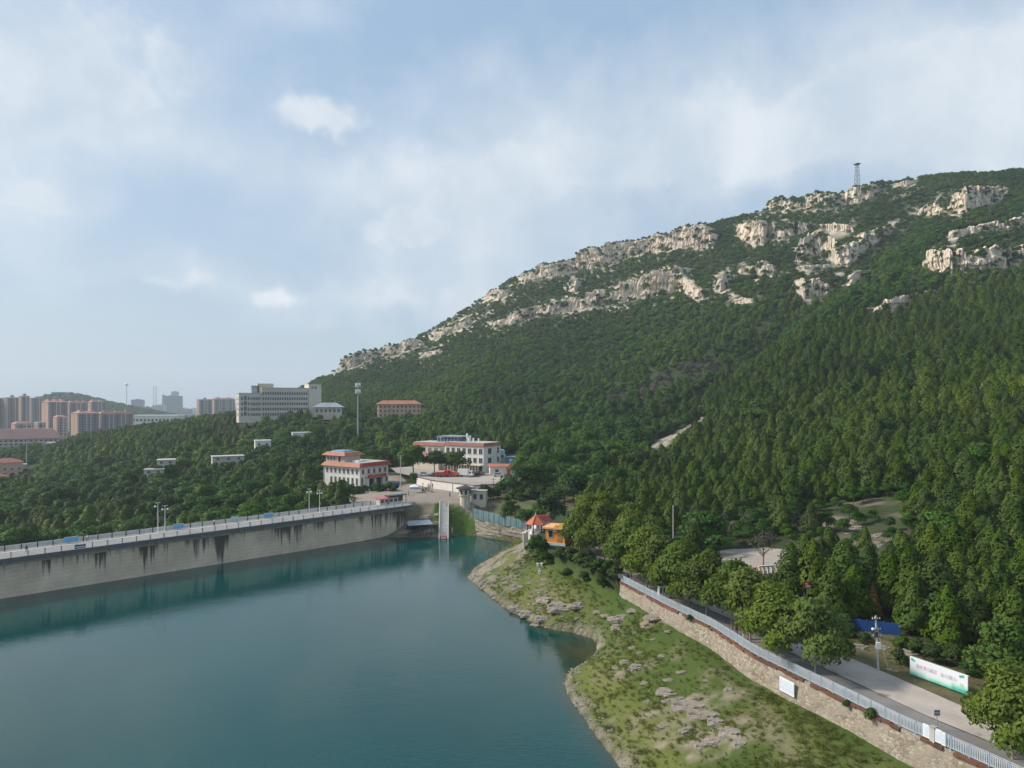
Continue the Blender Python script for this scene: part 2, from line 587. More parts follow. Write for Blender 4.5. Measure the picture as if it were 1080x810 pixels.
def dam_pt(s, off=0.0):
    p = DAM_A + DAM_DIR * s + DAM_N * off
    return (float(p[0]), float(p[1]))


def deck_z(s):
    return 8.4 + 0.6 * s / DAM_LEN


LAKE = SHORE + [dam_pt(60, 1.9), dam_pt(-DAM_BACK, 1.9), (-330, -60), (-300, -300), (0, -300), (5, -60)]
# edge between lake bank and the level ground: x, y, height below the edge, height above it
EDGE = [(-40, 207.5, 2.5, 9), (-31, 213.5, 8.2, 9), (-21.3, 213, 9, 9), (-16, 211.5, 8, 9), (-11.9, 209, 5, 5.2), (-4, 201, 4.2, 4.4), (4.3, 193, 3.8, 4),
        (9, 186, 4.5, 5), (8, 178, 5.5, 6.5), (4.5, 168, 7.2, 8), (4.5, 159, 7.6, 8.4), (6.0, 148, 7.4, 8.8), (9.2, 139, 7.4, 9), (14, 128, 7.4, 9), (19, 118.5, 7.3, 9),
        (24, 103.7, 6.7, 9), (27.7, 94.5, 6.3, 9), (29.9, 84.2, 6.1, 9), (32.4, 77.8, 6.1, 9), (35.3, 70.6, 6.2, 9), (37.2, 65.3, 6.2, 9), (39.2, 61.3, 6.2, 9),
        (40.6, 58.5, 6.2, 9), (48, 42, 6.2, 9), (58, 15, 6.2, 9), (64, -60, 6.2, 9), (66, -300, 6.2, 9)]
EDGE_XY = [(e[0], e[1]) for e in EDGE]
EDGE_LO = [e[2] for e in EDGE]
EDGE_HI = [e[3] for e in EDGE]
LOWPOLY = EDGE_XY + [(-330, -300), dam_pt(-DAM_BACK - 40, 4), dam_pt(60, 4.5)]
WALL = EDGE_XY[14:25]                 # the retaining wall along the road
GULLY = [((px - 540) / F * d, d) for px, d in [(960, 640), (905, 560), (850, 490), (800, 440), (755, 395), (700, 350), (655, 310), (600, 262)]]
SPUR = [((px - 540) / F * d, d) for px, d in [(1040, 560), (960, 470), (900, 410), (840, 360), (780, 310), (730, 265)]]


def lake_sd(x, y):
    d, _, _ = seg_dist(x, y, LAKE + [LAKE[0]])
    return np.where(inside(x, y, LAKE), -d, d)


def h_out(x, y):
    """the land away from the lake bank"""
    z = h_sections(x, y)
    amp = np.clip((z - 13) / 60, 0, 1)
    n = (fbm2(x / 130, y / 130, 3, 4) - 0.5) * 26 + (fbm2(x / 34, y / 34, 9, 3) - 0.5) * 8
    dg, _, _ = seg_dist(x, y, GULLY)
    ds, _, _ = seg_dist(x, y, SPUR)
    z = z + amp * n * 0.6 - np.clip((z - 14) / 30, 0, 1) * (15 * np.exp(-(dg / 26) ** 2) - 9 * np.exp(-(ds / 45) ** 2))
    # distant hill behind the apartment towers
    z = z + 68 * np.exp(-(((x + 1150) / 100) ** 2 + ((y - 1750) / 200) ** 2)) + 26 * np.exp(-(((x + 1010) / 80) ** 2 + ((y - 1800) / 200) ** 2))
    return z


def H(x, y):
    x = np.atleast_1d(np.asarray(x, float)); y = np.atleast_1d(np.asarray(y, float))
    z = h_out(x, y)
    near = (y < 330) & (x > -420) & (x < 220)
    if near.any():
        xn, yn = x[near], y[near]
        zn = z[near]
        se, _, (lo, hi) = seg_dist(xn, yn, EDGE_XY, [EDGE_LO, EDGE_HI])
        low = inside(xn, yn, LOWPOLY) | ((se < 1.15) & (hi - lo > 1.55) & (yn < 125) & (xn > 15))
        up = np.minimum(np.maximum(zn, np.where(xn > -40, hi, -99)), hi + 0.1 + 0.55 * np.maximum(se - 1.0, 0) + np.where(xn > 18, 9, 0))
        up = np.where(xn < -45, zn, up)
        sd = lake_sd(xn, yn)
        t = sd / (sd + se + 1e-6)
        n = (fbm2(xn / 9, yn / 9, 21, 4) - 0.5) * 1.5
        step = (fbm2(xn / 3.0 + yn / 14, yn / 4.5, 33, 3) - 0.5) * 0.55
        bank = lo * np.clip(t, 0, 1) ** np.where(yn > 196, 1.0, 0.85) + (n + step) * np.clip(sd / 4, 0, 1) * np.clip(se / 3, 0, 1)
        bed = np.maximum(-9, 0.32 * sd)
        zl = np.where(sd > 0, np.maximum(bank, 0.04 + 0.02 * sd), bed)
        zn = np.where(low, zl, up)
        dst, tst, _ = seg_dist(xn, yn, [(-21.2, 213.4), (-20.3, 202.0)])
        zn = np.where((dst < 1.9) & low, np.minimum(zn, 8.3 - 0.83 * tst), zn)
        z = z.copy(); z[near] = zn
    return z


def h1(x, y):
    return float(H(x, y)[0])


_DS = np.concatenate([np.arange(45, 300, 0.5), np.arange(300, 1300, 1.5), np.arange(1300, 5000, 10)])


def hit(px, py):
    """first ground point seen at a pixel of the photograph"""
    u, v = (px - 540) / F, (HZ - py) / F
    zz = CAMZ + v * _DS
    g = H(u * _DS, _DS) >= zz
    k = int(np.argmax(g)) if g.any() else len(_DS) - 1
    d = float(_DS[k])
    return (u * d, d, h1(u * d, d))


def at(px, d):
    x = (px - 540) / F * d
    return (x, d, h1(x, d))


def road_line(off):
    """polyline parallel to the road edge, shifted away from the lake"""
    pts = [Vector(p) for p in [EDGE_XY[k] for k in (25, 24, 23, 22, 20, 18, 17, 16, 15, 14)] + [(16.5, 130), (15.5, 150), (14, 172), (9, 196), (-2, 214), (-15, 222), (-28, 222)]]
    out = []
    for i, p in enumerate(pts):
        a, b = pts[max(i - 1, 0)], pts[min(i + 1, len(pts) - 1)]
        d = (b - a).normalized()
        out.append((p.x + d.y * off, p.y - d.x * off))
    return out


def resample(pts, step):
    p = np.array(pts, float)
    s = np.concatenate([[0], np.cumsum(np.hypot(*np.diff(p, axis=0).T))])
    n = max(2, int(s[-1] / step) + 1)
    q = np.linspace(0, s[-1], n)
    return np.stack([np.interp(q, s, p[:, 0]), np.interp(q, s, p[:, 1])], 1)


def grow(a, b, first, ratio):
    out, x, st = [], a, first
    sgn = 1 if b > a else -1
    while (b - x) * sgn > 0:
        x += sgn * st; st *= ratio
        out.append(x)
    return out


# ------------------------------------------------ terrain mesh
def terrain_material():
    m = bpy.data.materials.new('land_cover')
    m.use_nodes = True
    t = NT(m.node_tree)
    tc = t.n('ShaderNodeTexCoord')
    at_ = t.n('ShaderNodeAttribute', attribute_name='cover')
    P = tc.outputs['Object']
    n1 = t.noise(P, 0.9, 6, 0.65)
    n2 = t.noise(P, 4.5, 4, 0.6)
    val = t.math('ADD', t.math('MULTIPLY', n1, 0.7), t.math('MULTIPLY', n2, 0.5))
    hs = t.n('ShaderNodeHueSaturation')
    t.link(at_.outputs['Color'], hs.inputs['Color'])
    t.link(t.math('ADD', 0.42, t.math('MULTIPLY', val, 0.95)), hs.inputs['Value'])
    t.link(t.math('ADD', 0.485, t.math('MULTIPLY', n1, 0.03)), hs.inputs['Hue'])
    bs = t.n('ShaderNodeBsdfPrincipled')
    t.link(hs.outputs[0], bs.inputs['Base Color'])
    bs.inputs['Roughness'].default_value = 0.92
    bs.inputs['Specular IOR Level'].default_value = 0.1
    b = t.n('ShaderNodeBump'); b.inputs['Strength'].default_value = 0.7; b.inputs['Distance'].default_value = 0.25
    t.link(val, b.inputs['Height']); t.link(b.outputs[0], bs.inputs['Normal'])
    out = t.n('ShaderNodeOutputMaterial')
    t.link(bs.outputs[0], out.inputs[0])
    return m


PLAZA = (47.5, 131.0)
SCREE = [(742, 441), (728, 449), (712, 458), (698, 467), (690, 475)]


# cliff bands as seen on the mountain: bearing column, top, foot
CLIFFS = [
    [(602, 272, 285), (612, 264, 285), (620, 259, 284), (635, 256, 283), (655, 255, 273), (680, 251, 266), (705, 245, 264), (722, 238, 263), (748, 237, 262), (752, 247, 262)],
    [(546, 288, 294), (552, 284, 300), (565, 280, 297), (590, 277, 291), (612, 273, 285)],
    [(600, 296, 304), (606, 292, 309), (610, 297, 304)],
    [(512, 345, 347), (530, 335, 343), (545, 328, 341), (560, 324, 334), (580, 319, 334), (600, 314, 329), (620, 309, 326), (645, 302, 323), (665, 295, 318), (690, 286, 313), (715, 283, 306), (735, 297, 317), (742, 306, 316)],
    [(752, 300, 306), (760, 289, 309), (766, 290, 304)],
    [(774, 240, 247), (780, 235, 251), (795, 233, 258), (806, 234, 257), (810, 236, 248), (822, 231, 253), (840, 233, 248), (853, 236, 245)],
    [(838, 266, 277), (845, 252, 277), (862, 242, 271), (873, 245, 273), (885, 249, 282), (895, 252, 282), (905, 249, 271), (915, 244, 263), (930, 240, 254), (944, 235, 242)],
    [(858, 238, 243), (880, 235, 244), (902, 237, 248)],
    [(770, 224, 227), (790, 218, 224), (805, 214, 222), (828, 207, 221), (850, 203, 221), (875, 203, 220), (890, 199, 214), (905, 197, 214), (920, 193, 209), (936, 191, 200)],
    [(940, 195, 199), (955, 190, 197), (968, 187, 192)],
    [(966, 224, 229), (975, 216, 228), (985, 211, 228), (1000, 205, 227), (1020, 197, 225), (1045, 196, 216), (1062, 200, 206)],
    [(966, 274, 278), (975, 266, 283), (988, 262, 287), (1005, 263, 291), (1025, 264, 291), (1045, 262, 288), (1070, 258, 282), (1095, 256, 277), (1120, 256, 270)],
    [(1000, 245, 252), (1020, 240, 248), (1050, 234, 246), (1075, 230, 244), (1110, 228, 240)],
    [(920, 328, 335), (935, 317, 334), (955, 313, 326), (975, 307, 318), (990, 306, 312)],
    [(843, 300, 312), (848, 294, 316), (860, 292, 313), (870, 299, 312), (878, 303, 311)],
    [(890, 296, 309), (897, 288, 307), (912, 286, 296)],
    [(778, 281, 290), (795, 277, 289), (806, 276, 289), (818, 281, 287)],
    [(770, 316, 321), (780, 313, 321), (794, 314, 320)],
    [(838, 281, 285), (880, 279, 283)],
    [(508, 311, 316), (518, 306, 316), (532, 303, 314), (540, 300, 308)],
    [(330, 391, 397), (345, 384, 395), (360, 378, 390), (375, 373, 386), (392, 370, 381)],
    [(395, 368, 374), (415, 363, 374), (432, 359, 369), (447, 356, 364)],
    [(442, 372, 378), (455, 368, 376), (466, 366, 371)],
    [(455, 350, 357), (470, 345, 353), (486, 338, 348), (497, 333, 341)],
]


def near_cliff(px, py, up=1, down=5):
    r = np.zeros(px.shape, bool)
    for c in CLIFFS:
        a = np.array(c, float)
        t, b = np.interp(px, a[:, 0], a[:, 1]), np.interp(px, a[:, 0], a[:, 2])
        r |= (px > a[0, 0] - up) & (px < a[-1, 0] + up) & (py > t - up) & (py < b + down)
    return r


def cover_colour(x, y, z):
    c = np.empty((len(x), 3))
    c[:] = (0.040, 0.055, 0.024)
    f = fbm2(x / 16, y / 16, 5, 4)
    c = c * (0.75 + 0.5 * f[:, None])
    c[y > 650] = (0.034, 0.052, 0.026)
    near = (y < 330) & (x > -120) & (x < 120)
    xi, yi = x[near], y[near]
    low = inside(xi, yi, LOWPOLY)
    sd = lake_sd(xi, yi)
    se, ts, _ = seg_dist(xi, yi, EDGE_XY)
    cc = c[near]
    g = fbm2(xi / 7, yi / 7, 41, 4)[:, None]
    g2 = fbm2(xi / 2.4, yi / 2.4, 43, 4)[:, None]
    lush, dry, dirt, stone = np.array((0.074, 0.108, 0.026)), np.array((0.140, 0.145, 0.050)), np.array((0.21, 0.175, 0.125)), np.array((0.30, 0.265, 0.205))
    k = np.clip((g - 0.40) * 3.2, 0, 1)
    grass = lush * (1 - k) + dry * k
    # bare strips follow the bedding, roughly parallel to the shore
    strip = fbm2((sd + 2.5 * fbm2(xi / 12, yi / 12, 44, 2)) / 2.6, ts / 15, 51, 3)[:, None]
    k2 = np.clip((strip - 0.585) * 7, 0, 1) * np.clip((g2 - 0.36) * 4, 0, 1) * np.clip(se / 5, 0, 1)[:, None]
    grass = grass * (1 - k2 * .85) + dirt * k2 * .85
    k3 = np.clip((g2 - 0.62) * 5, 0, 1) * 0.6
    grass = grass * (1 - k3) + np.array((0.045, 0.075, 0.02)) * k3
    yel = (np.exp(-((sd - 4.5) / 3.0) ** 2) * (yi < 100) * 0.75)[:, None]
    grass = grass * (1 - yel) + np.array((0.155, 0.165, 0.045)) * yel
    lushnear = (np.exp(-(se / 2.2) ** 2) * 0.8)[:, None]
    grass = grass * (1 - lushnear) + np.array((0.05, 0.09, 0.02)) * lushnear
    rim = np.clip(1.0 - np.abs(sd - 0.2) / 0.9 + (g2[:, 0] - 0.5) * 1.2, 0, 1)[:, None]
    grass = grass * (1 - rim) + (stone * (0.45 + 0.6 * g2)) * rim
    # rocky north tip of the spit
    tip = (np.clip(1 - np.hypot(xi + 3, yi - 158) / 15, 0, 1)[:, None] * 2.2) * np.clip((g2 - 0.42) * 5, 0, 1)
    tip = np.clip(tip, 0, 0.9)
    grass = grass * (1 - tip) + stone * 0.85 * tip
    # embankment by the stairs stays lush
    grass = np.where(((yi > 196) & (xi > -20))[:, None], np.array((0.065, 0.12, 0.025)) * (0.7 + 0.6 * g2), grass)
    grass = np.where(((yi > 196) & (xi < -24))[:, None], np.array((0.17, 0.15, 0.10)) * (0.5 + g2), grass)
    bed = np.array((0.10, 0.085, 0.04)) * np.ones_like(grass)
    cc = np.where(low[:, None], np.where(sd[:, None] > 0, grass, bed), cc)
    # verge beside the road, plaza surroundings, rubble
    verge = (~low) & (se < 22) & (yi < 105)
    vcol = np.array((0.12, 0.105, 0.055)) * (0.6 + 0.8 * g2) * (1 - k3) + np.array((0.05, 0.075, 0.022)) * k3
    cc = np.where(verge[:, None], vcol, cc)
    earth = (~low) & (yi > 195) & (yi < 250) & (xi > -14) & (xi < 25)
    cc = np.where(earth[:, None], (np.array((0.15, 0.12, 0.085)) * (1 - k) + np.array((0.06, 0.095, 0.028)) * k) * (0.5 + g2), cc)
    plaza_yard = (~low) & (xi < -11 + 0.12 * (yi - 215)) & (xi > -62) & (yi > 205) & (yi < 300)
    cc = np.where(plaza_yard[:, None], np.array((0.29, 0.25, 0.205)) * (0.7 + 0.5 * g2), cc)
    rub = (xi > 58) & (xi < 98) & (yi > 124) & (yi < 167)
    kr = np.clip((g - 0.47) * 6, 0, 1)
    cc = np.where(rub[:, None], (np.array((0.20, 0.16, 0.12)) * kr + np.array((0.055, 0.068, 0.030)) * (1 - kr)) * (0.5 + g2), cc)
    c[near] = cc
    # bare worn patches low on the bank
    for (bx, by, ax, ay, k) in ((725, 742, 7.5, 2.6, 1.0), (758, 780, 6.0, 3.0, 1.0), (705, 775, 3.5, 2.0, .7), (668, 705, 4.5, 1.8, .8), (690, 655, 4.0, 2.5, .8), (760, 706, 4.0, 1.2, .6)):
        hx, hy, _ = hit(bx, by)
        w = np.clip(1.15 - np.hypot((x - hx + .35 * (y - hy)) / ax, (y - hy) / ay) + (fbm2(x / 1.6, y / 1.1, 95, 3) - .5) * 2.4, 0, 1)[:, None] * k
        c = c * (1 - w) + (np.array((0.27, 0.225, 0.165)) * (0.6 + 0.8 * fbm2(x / 1.2, y / .7, 96, 2))[:, None]) * w
    # bare limestone between the shrubs near the cliffs and down the ridge
    far = (y > 350) & (y < 950)
    pxx, pyy = 540 + F * x / np.maximum(y, 1), HZ - F * (z - CAMZ) / np.maximum(y, 1)
    nn = fbm2(x / 9, y / 9 + z / 6, 121, 4)
    ridge = (pxx > 322) & (pxx < 560) & (np.abs(pyy - np.interp(pxx, [325, 440, 520, 560], [394, 363, 322, 300])) < 10)
    rk = far & (near_cliff(pxx, pyy, 6, 9) | ridge)
    w = (np.clip((nn - 0.47) * 7, 0, 1) * rk)[:, None]
    c = c * (1 - w) + np.array((0.46, 0.40, 0.32)) * (0.5 + nn)[:, None] * w
    sp = [hit(px, py)[:2] for px, py in SCREE]
    dsc, _, _ = seg_dist(x, y, sp)
    k = np.clip(1.9 - dsc / 3.0 + (fbm2(x / 3, y / 3, 61, 3) - 0.5) * 1.6, 0, 1)[:, None]
    c = c * (1 - k) + np.array((0.36, 0.32, 0.26)) * k
    return c


def build_land():
    xs = sorted(set([round(v, 3) for v in grow(-700, -5800, 14, 1.16)] + list(np.arange(-700, -150, 9)) + list(np.arange(-150, -42, 3.0)) +
                    list(np.arange(-42, 66, 0.7)) + list(np.arange(66, 150, 2.5)) + list(np.arange(150, 900, 9)) + [round(v, 3) for v in grow(892, 5800, 14, 1.16)]))
    ys = sorted(set([round(v, 3) for v in grow(52, -500, 2.0, 1.2)] + list(np.arange(52, 226, 0.8)) + list(np.arange(226, 300, 2.5)) +
                    list(np.arange(300, 960, 6.5)) + [round(v, 3) for v in grow(954, 6050, 10, 1.07)]))
    X, Y = np.meshgrid(np.array(xs), np.array(ys), indexing='ij')
    x, y = X.ravel(), Y.ravel()
    z = H(x, y)
    me = np_mesh('ground', np.stack([x, y, z], 1), grid_faces(len(xs), len(ys)), True)
    a = me.attributes.new('cover', 'FLOAT_COLOR', 'POINT')
    c = cover_colour(x, y, z)
    a.data.foreach_set('color', np.concatenate([c, np.ones((len(c), 1))], 1).astype(np.float32).ravel())
    o = link_mesh('ground', me, terrain_material())
    tag(o, 'grassy lake bank, valley floor and wooded limestone mountain', kind='structure')




build_land()


# ------------------------------------------------ water
def build_water():
    m = bpy.data.materials.new('lake_water')
    m.use_nodes = True
    t = NT(m.node_tree)
    tc = t.n('ShaderNodeTexCoord')
    P = tc.outputs['Object']
    sh = t.n('ShaderNodeAttribute', attribute_name='shallow')
    n = t.noise(P, 0.035, 4, 0.5)
    deep = t.ramp(n, [(0.35, (0.001, 0.044, 0.041)), (0.65, (0.002, 0.055, 0.051))])
    c = t.mix(sh.outputs['Fac'], deep, (0.05, 0.052, 0.024))
    bs = t.n('ShaderNodeBsdfPrincipled')
    t.link(c, bs.inputs['Base Color'])
    bs.inputs['Roughness'].default_value = 0.04
    bs.inputs['IOR'].default_value = 1.42
    mp = t.n('ShaderNodeMapping'); mp.inputs['Scale'].default_value = (0.8, 1.5, 1.0); mp.inputs['Rotation'].default_value = (0, 0, 0.3)
    t.link(P, mp.inputs[0])
    r1 = t.noise(mp.outputs[0], 1.1, 3, 0.6, 0.2)
    r2 = t.noise(mp.outputs[0], 0.22, 2, 0.5, 0.0)
    calm = t.ramp(t.noise(P, 0.02, 3, 0.5, 0.6), [(0.36, 0.35), (0.62, 1.0)])
    hgt = t.math('MULTIPLY', t.math('ADD', r1, t.math('MULTIPLY', r2, 0.8)), calm)
    b = t.n('ShaderNodeBump'); b.inputs['Strength'].default_value = 0.2; b.inputs['Distance'].default_value = 0.14
    t.link(hgt, b.inputs['Height']); t.link(b.outputs[0], bs.inputs['Normal'])
    out = t.n('ShaderNodeOutputMaterial')
    t.link(bs.outputs[0], out.inputs[0])
    xs = np.array(sorted(set(list(np.arange(-330, -24, 6.0)) + list(np.arange(-24, 32, 1.0)))))
    ys = np.array(sorted(set(list(np.arange(-300, 56, 12.0)) + list(np.arange(56, 216, 1.0)))))
    X, Y = np.meshgrid(xs, ys, indexing='ij')
    x, y = X.ravel(), Y.ravel()
    sd = lake_sd(x, y)
    rel = np.stack([x, y], 1) - DAM_A
    s, off = rel @ DAM_DIR, rel @ DAM_N
    ok = (sd < 2.6) | ((off < 9) & (off > 0) & (s < 95))
    # snap what lies beyond the dam face to just inside the dam
    over = (off > 5.0) & (s < 96)
    x = np.where(over, x - DAM_N[0] * (off - 5.0), x); y = np.where(over, y - DAM_N[1] * (off - 5.0), y)
    f = grid_faces(len(xs), len(ys))
    keep = ok[f].all(1)
    f = f[keep]
    used, inv = np.unique(f, return_inverse=True)
    v = np.stack([x[used], y[used], np.zeros(len(used))], 1)
    me = np_mesh('water', v, inv.reshape(-1, 4), True)
    a = me.attributes.new('shallow', 'FLOAT', 'POINT')
    ss = np.clip(1.0 + sd[used] / 3.2, 0, 1) ** 1.6 * np.where(off[used] > -6, 0.15, 1.0)
    inlet = np.exp(-(np.hypot(v[:, 0] - 11, v[:, 1] - 109) / 6.5) ** 2) * 0.9
    a.data.foreach_set('value', np.clip(np.maximum(ss * 0.8, inlet), 0, 1).astype(np.float32))
    tag(link_mesh('water', me, m), 'green-blue water of the reservoir', kind='structure')


build_water()


# ------------------------------------------------ roads
def lane_material(name, col, patch, seed):
    m = bpy.data.materials.new(name)
    m.use_nodes = True
    t = NT(m.node_tree)
    tc = t.n('ShaderNodeTexCoord')
    P = tc.outputs['Object']
    n1 = t.noise(P, 0.35, 5, 0.6)
    n2 = t.noise(P, 6.0, 4, 0.6)
    f = t.math('ADD', t.math('MULTIPLY', n1, 0.65), t.math('MULTIPLY', n2, 0.35))
    c = t.ramp(f, [(0.3, tuple(v * 0.72 for v in col)), (0.7, tuple(v * 1.22 for v in col))])
    ed = t.n('ShaderNodeAttribute', attribute_name='edge')
    k = t.ramp(t.math('ADD', ed.outputs['Fac'], t.math('MULTIPLY', t.math('SUBTRACT', t.noise(P, 0.28, 6, 0.65), 0.5), 1.9)), [(0.72, 0.0), (0.86, 0.85)])
    c = t.mix(k, c, patch)
    bs = t.n('ShaderNodeBsdfPrincipled')
    t.link(c, bs.inputs['Base Color'])
    bs.inputs['Roughness'].default_value = 0.85
    bs.inputs['Specular IOR Level'].default_value = 0.2
    b = t.n('ShaderNodeBump'); b.inputs['Strength'].default_value = 0.3; b.inputs['Distance'].default_value = 0.02
    t.link(n2, b.inputs['Height']); t.link(b.outputs[0], bs.inputs['Normal'])
    out = t.n('ShaderNodeOutputMaterial')
    t.link(bs.outputs[0], out.inputs[0])
    return m


def lane(name, o0, o1, col, patch, edge_side, lift, label, part=1.0):
    a, b = road_line(o0), road_line(o1)
    n = 240
    A, B = resample(a, 1)[:], resample(b, 1)[:]
    ta = np.linspace(0, 1, n)
    ia = np.linspace(0, 1, len(A)); ib = np.linspace(0, 1, len(B))
    A = np.stack([np.interp(ta, ia, A[:, 0]), np.interp(ta, ia, A[:, 1])], 1)[: int(n * part)]
    B = np.stack([np.interp(ta, ib, B[:, 0]), np.interp(ta, ib, B[:, 1])], 1)[: int(n * part)]
    k = 8
    w = np.linspace(0, 1, k)[None, :, None]
    P = A[:, None, :] * (1 - w) + B[:, None, :] * w
    jag = (fbm2(np.arange(len(A)) / 5.0, np.zeros(len(A)), 77, 3) - 0.5) * 0.5
    d = (B - A) / np.linalg.norm(B - A, axis=1)[:, None]
    P[:, -1, :] += d * jag[:, None]
    x, y = P[..., 0].ravel(), P[..., 1].ravel()
    z = H(x, y).reshape(len(A), k)
    z = np.maximum(z, 8.9)
    z = np.maximum(z, np.median(z, axis=1)[:, None]) + lift
    me = np_mesh(name, np.stack([x, y, z.ravel()], 1), grid_faces(len(A), k)[:, ::-1], True)
    at_ = me.attributes.new('edge', 'FLOAT', 'POINT')
    ww = np.broadcast_to(np.linspace(0, 1, k)[None, :], (len(A), k))
    e = ww if edge_side > 0 else 1 - ww
    at_.data.foreach_set('value', np.clip(e * 1.5 - 0.75, -0.4, 0.62).astype(np.float32).ravel())
    tag(link_mesh(name, me, lane_material(name, col, patch, 1)), label, kind='structure')


lane('asphalt_road', 0.9, 4.3, (0.21, 0.195, 0.185), (0.16, 0.13, 0.09), 1, 0.06, 'grey asphalt lane beside the blue railing', 0.70)
lane('concrete_road', 4.2, 9.5, (0.42, 0.365, 0.315), (0.17, 0.14, 0.09), -1, 0.10, 'pale concrete lane beside the asphalt', 0.62)


def disc_sheet(name, cx, cy, rx, ry, m, lift, label, rot=0.0):
    n, rings = 48, 8
    vs, fs = [(cx, cy)], []
    for r in range(1, rings + 1):
        for i in range(n):
            t = 2 * math.pi * i / n
            k = r / rings * (1 + (0.08 * math.sin(3 * t + 1) + 0.05 * math.sin(7 * t)) * (r == rings))
            a, b = rx * k * math.cos(t), ry * k * math.sin(t)
            vs.append((cx + a * math.cos(rot) - b * math.sin(rot), cy + a * math.sin(rot) + b * math.cos(rot)))
    for i in range(n):
        fs.append((0, 1 + i, 1 + (i + 1) % n))
    for r in range(rings - 1):
        for i in range(n):
            a = 1 + r * n
            fs.append((a + i, a + n + i, a + n + (i + 1) % n, a + (i + 1) % n))
    z = H(np.array([v[0] for v in vs]), np.array([v[1] for v in vs])) + lift
    me = bpy.data.meshes.new(name)
    me.from_pydata([(v[0], v[1], zz) for v, zz in zip(vs, z)], [], fs)
    return tag(link_mesh(name, me, m), label, kind='structure')


disc_sheet('plaza', PLAZA[0], PLAZA[1], 8.5, 9.5, mat('plaza_concrete', (0.36, 0.31, 0.26), 0.9, 0.12, 0.6), 0.12, 'round pale paved clearing among the trees')


# ------------------------------------------------ haze: the air between here and the far city
def build_haze():
    m = bpy.data.materials.new('haze')
    m.use_nodes = True
    t = NT(m.node_tree)
    pv = t.n('ShaderNodeVolumePrincipled')
    pv.inputs['Color'].default_value = (0.82, 0.91, 1.0, 1)
    pv.inputs['Density'].default_value = HAZE_DENSITY
    pv.inputs['Anisotropy'].default_value = 0.15
    out = t.n('ShaderNodeOutputMaterial')
    t.link(pv.outputs[0], out.inputs['Volume'])
    mb = MB().box(-6000, 6000, -700, 6300, -40, 345)
    tag(mb.obj('haze', m), 'thin blue summer haze over the valley', kind='stuff')


build_haze()
# ---------------------------------------------------------------- limestone cliffs


def rock_material(name='limestone', pale=(0.78, 0.665, 0.53), grey=(0.48, 0.41, 0.33), sc=0.16):
    m = bpy.data.materials.new(name)
    m.use_nodes = True
    t = NT(m.node_tree)
    tc = t.n('ShaderNodeTexCoord')
    P = tc.outputs['Object']
    big = t.noise(P, sc * 0.5, 5, 0.6)
    mp = t.n('ShaderNodeMapping'); mp.inputs['Scale'].default_value = (1.0, 1.0, 0.22)
    t.link(P, mp.inputs[0])
    crack = t.noise(mp.outputs[0], sc * 3.2, 6, 0.7, 0.6)
    fine = t.noise(P, sc * 7, 5, 0.65)
    c = t.ramp(t.math('ADD', t.math('MULTIPLY', big, 0.5), t.math('MULTIPLY', fine, 0.5)), [(0.34, grey), (0.6, pale)])
    k = t.ramp(crack, [(0.35, 0.9), (0.46, 0.0)])
    c = t.mix(k, c, (0.075, 0.068, 0.055))
    g = t.ramp(t.noise(P, sc * 1.6, 5, 0.6), [(0.60, 0.0), (0.68, 0.7)])
    c = t.mix(g, c, (0.09, 0.10, 0.05))
    ox = t.ramp(t.noise(P, sc * 0.8, 3, 0.5), [(0.55, 0.0), (0.72, 0.45)])
    c = t.mix(ox, c, (0.45, 0.33, 0.22))
    bs = t.n('ShaderNodeBsdfPrincipled')
    t.link(c, bs.inputs['Base Color'])
    bs.inputs['Roughness'].default_value = 0.9
    bs.inputs['Specular IOR Level'].default_value = 0.15
    b = t.n('ShaderNodeBump'); b.inputs['Strength'].default_value = 0.8; b.inputs['Distance'].default_value = 0.9 if sc < 0.5 else 0.06
    t.link(t.math('ADD', crack, t.math('MULTIPLY', fine, 0.6)), b.inputs['Height']); t.link(b.outputs[0], bs.inputs['Normal'])
    out = t.n('ShaderNodeOutputMaterial')
    t.link(bs.outputs[0], out.inputs[0])
    return m


ROCK = rock_material()
LEDGE_TREES = []


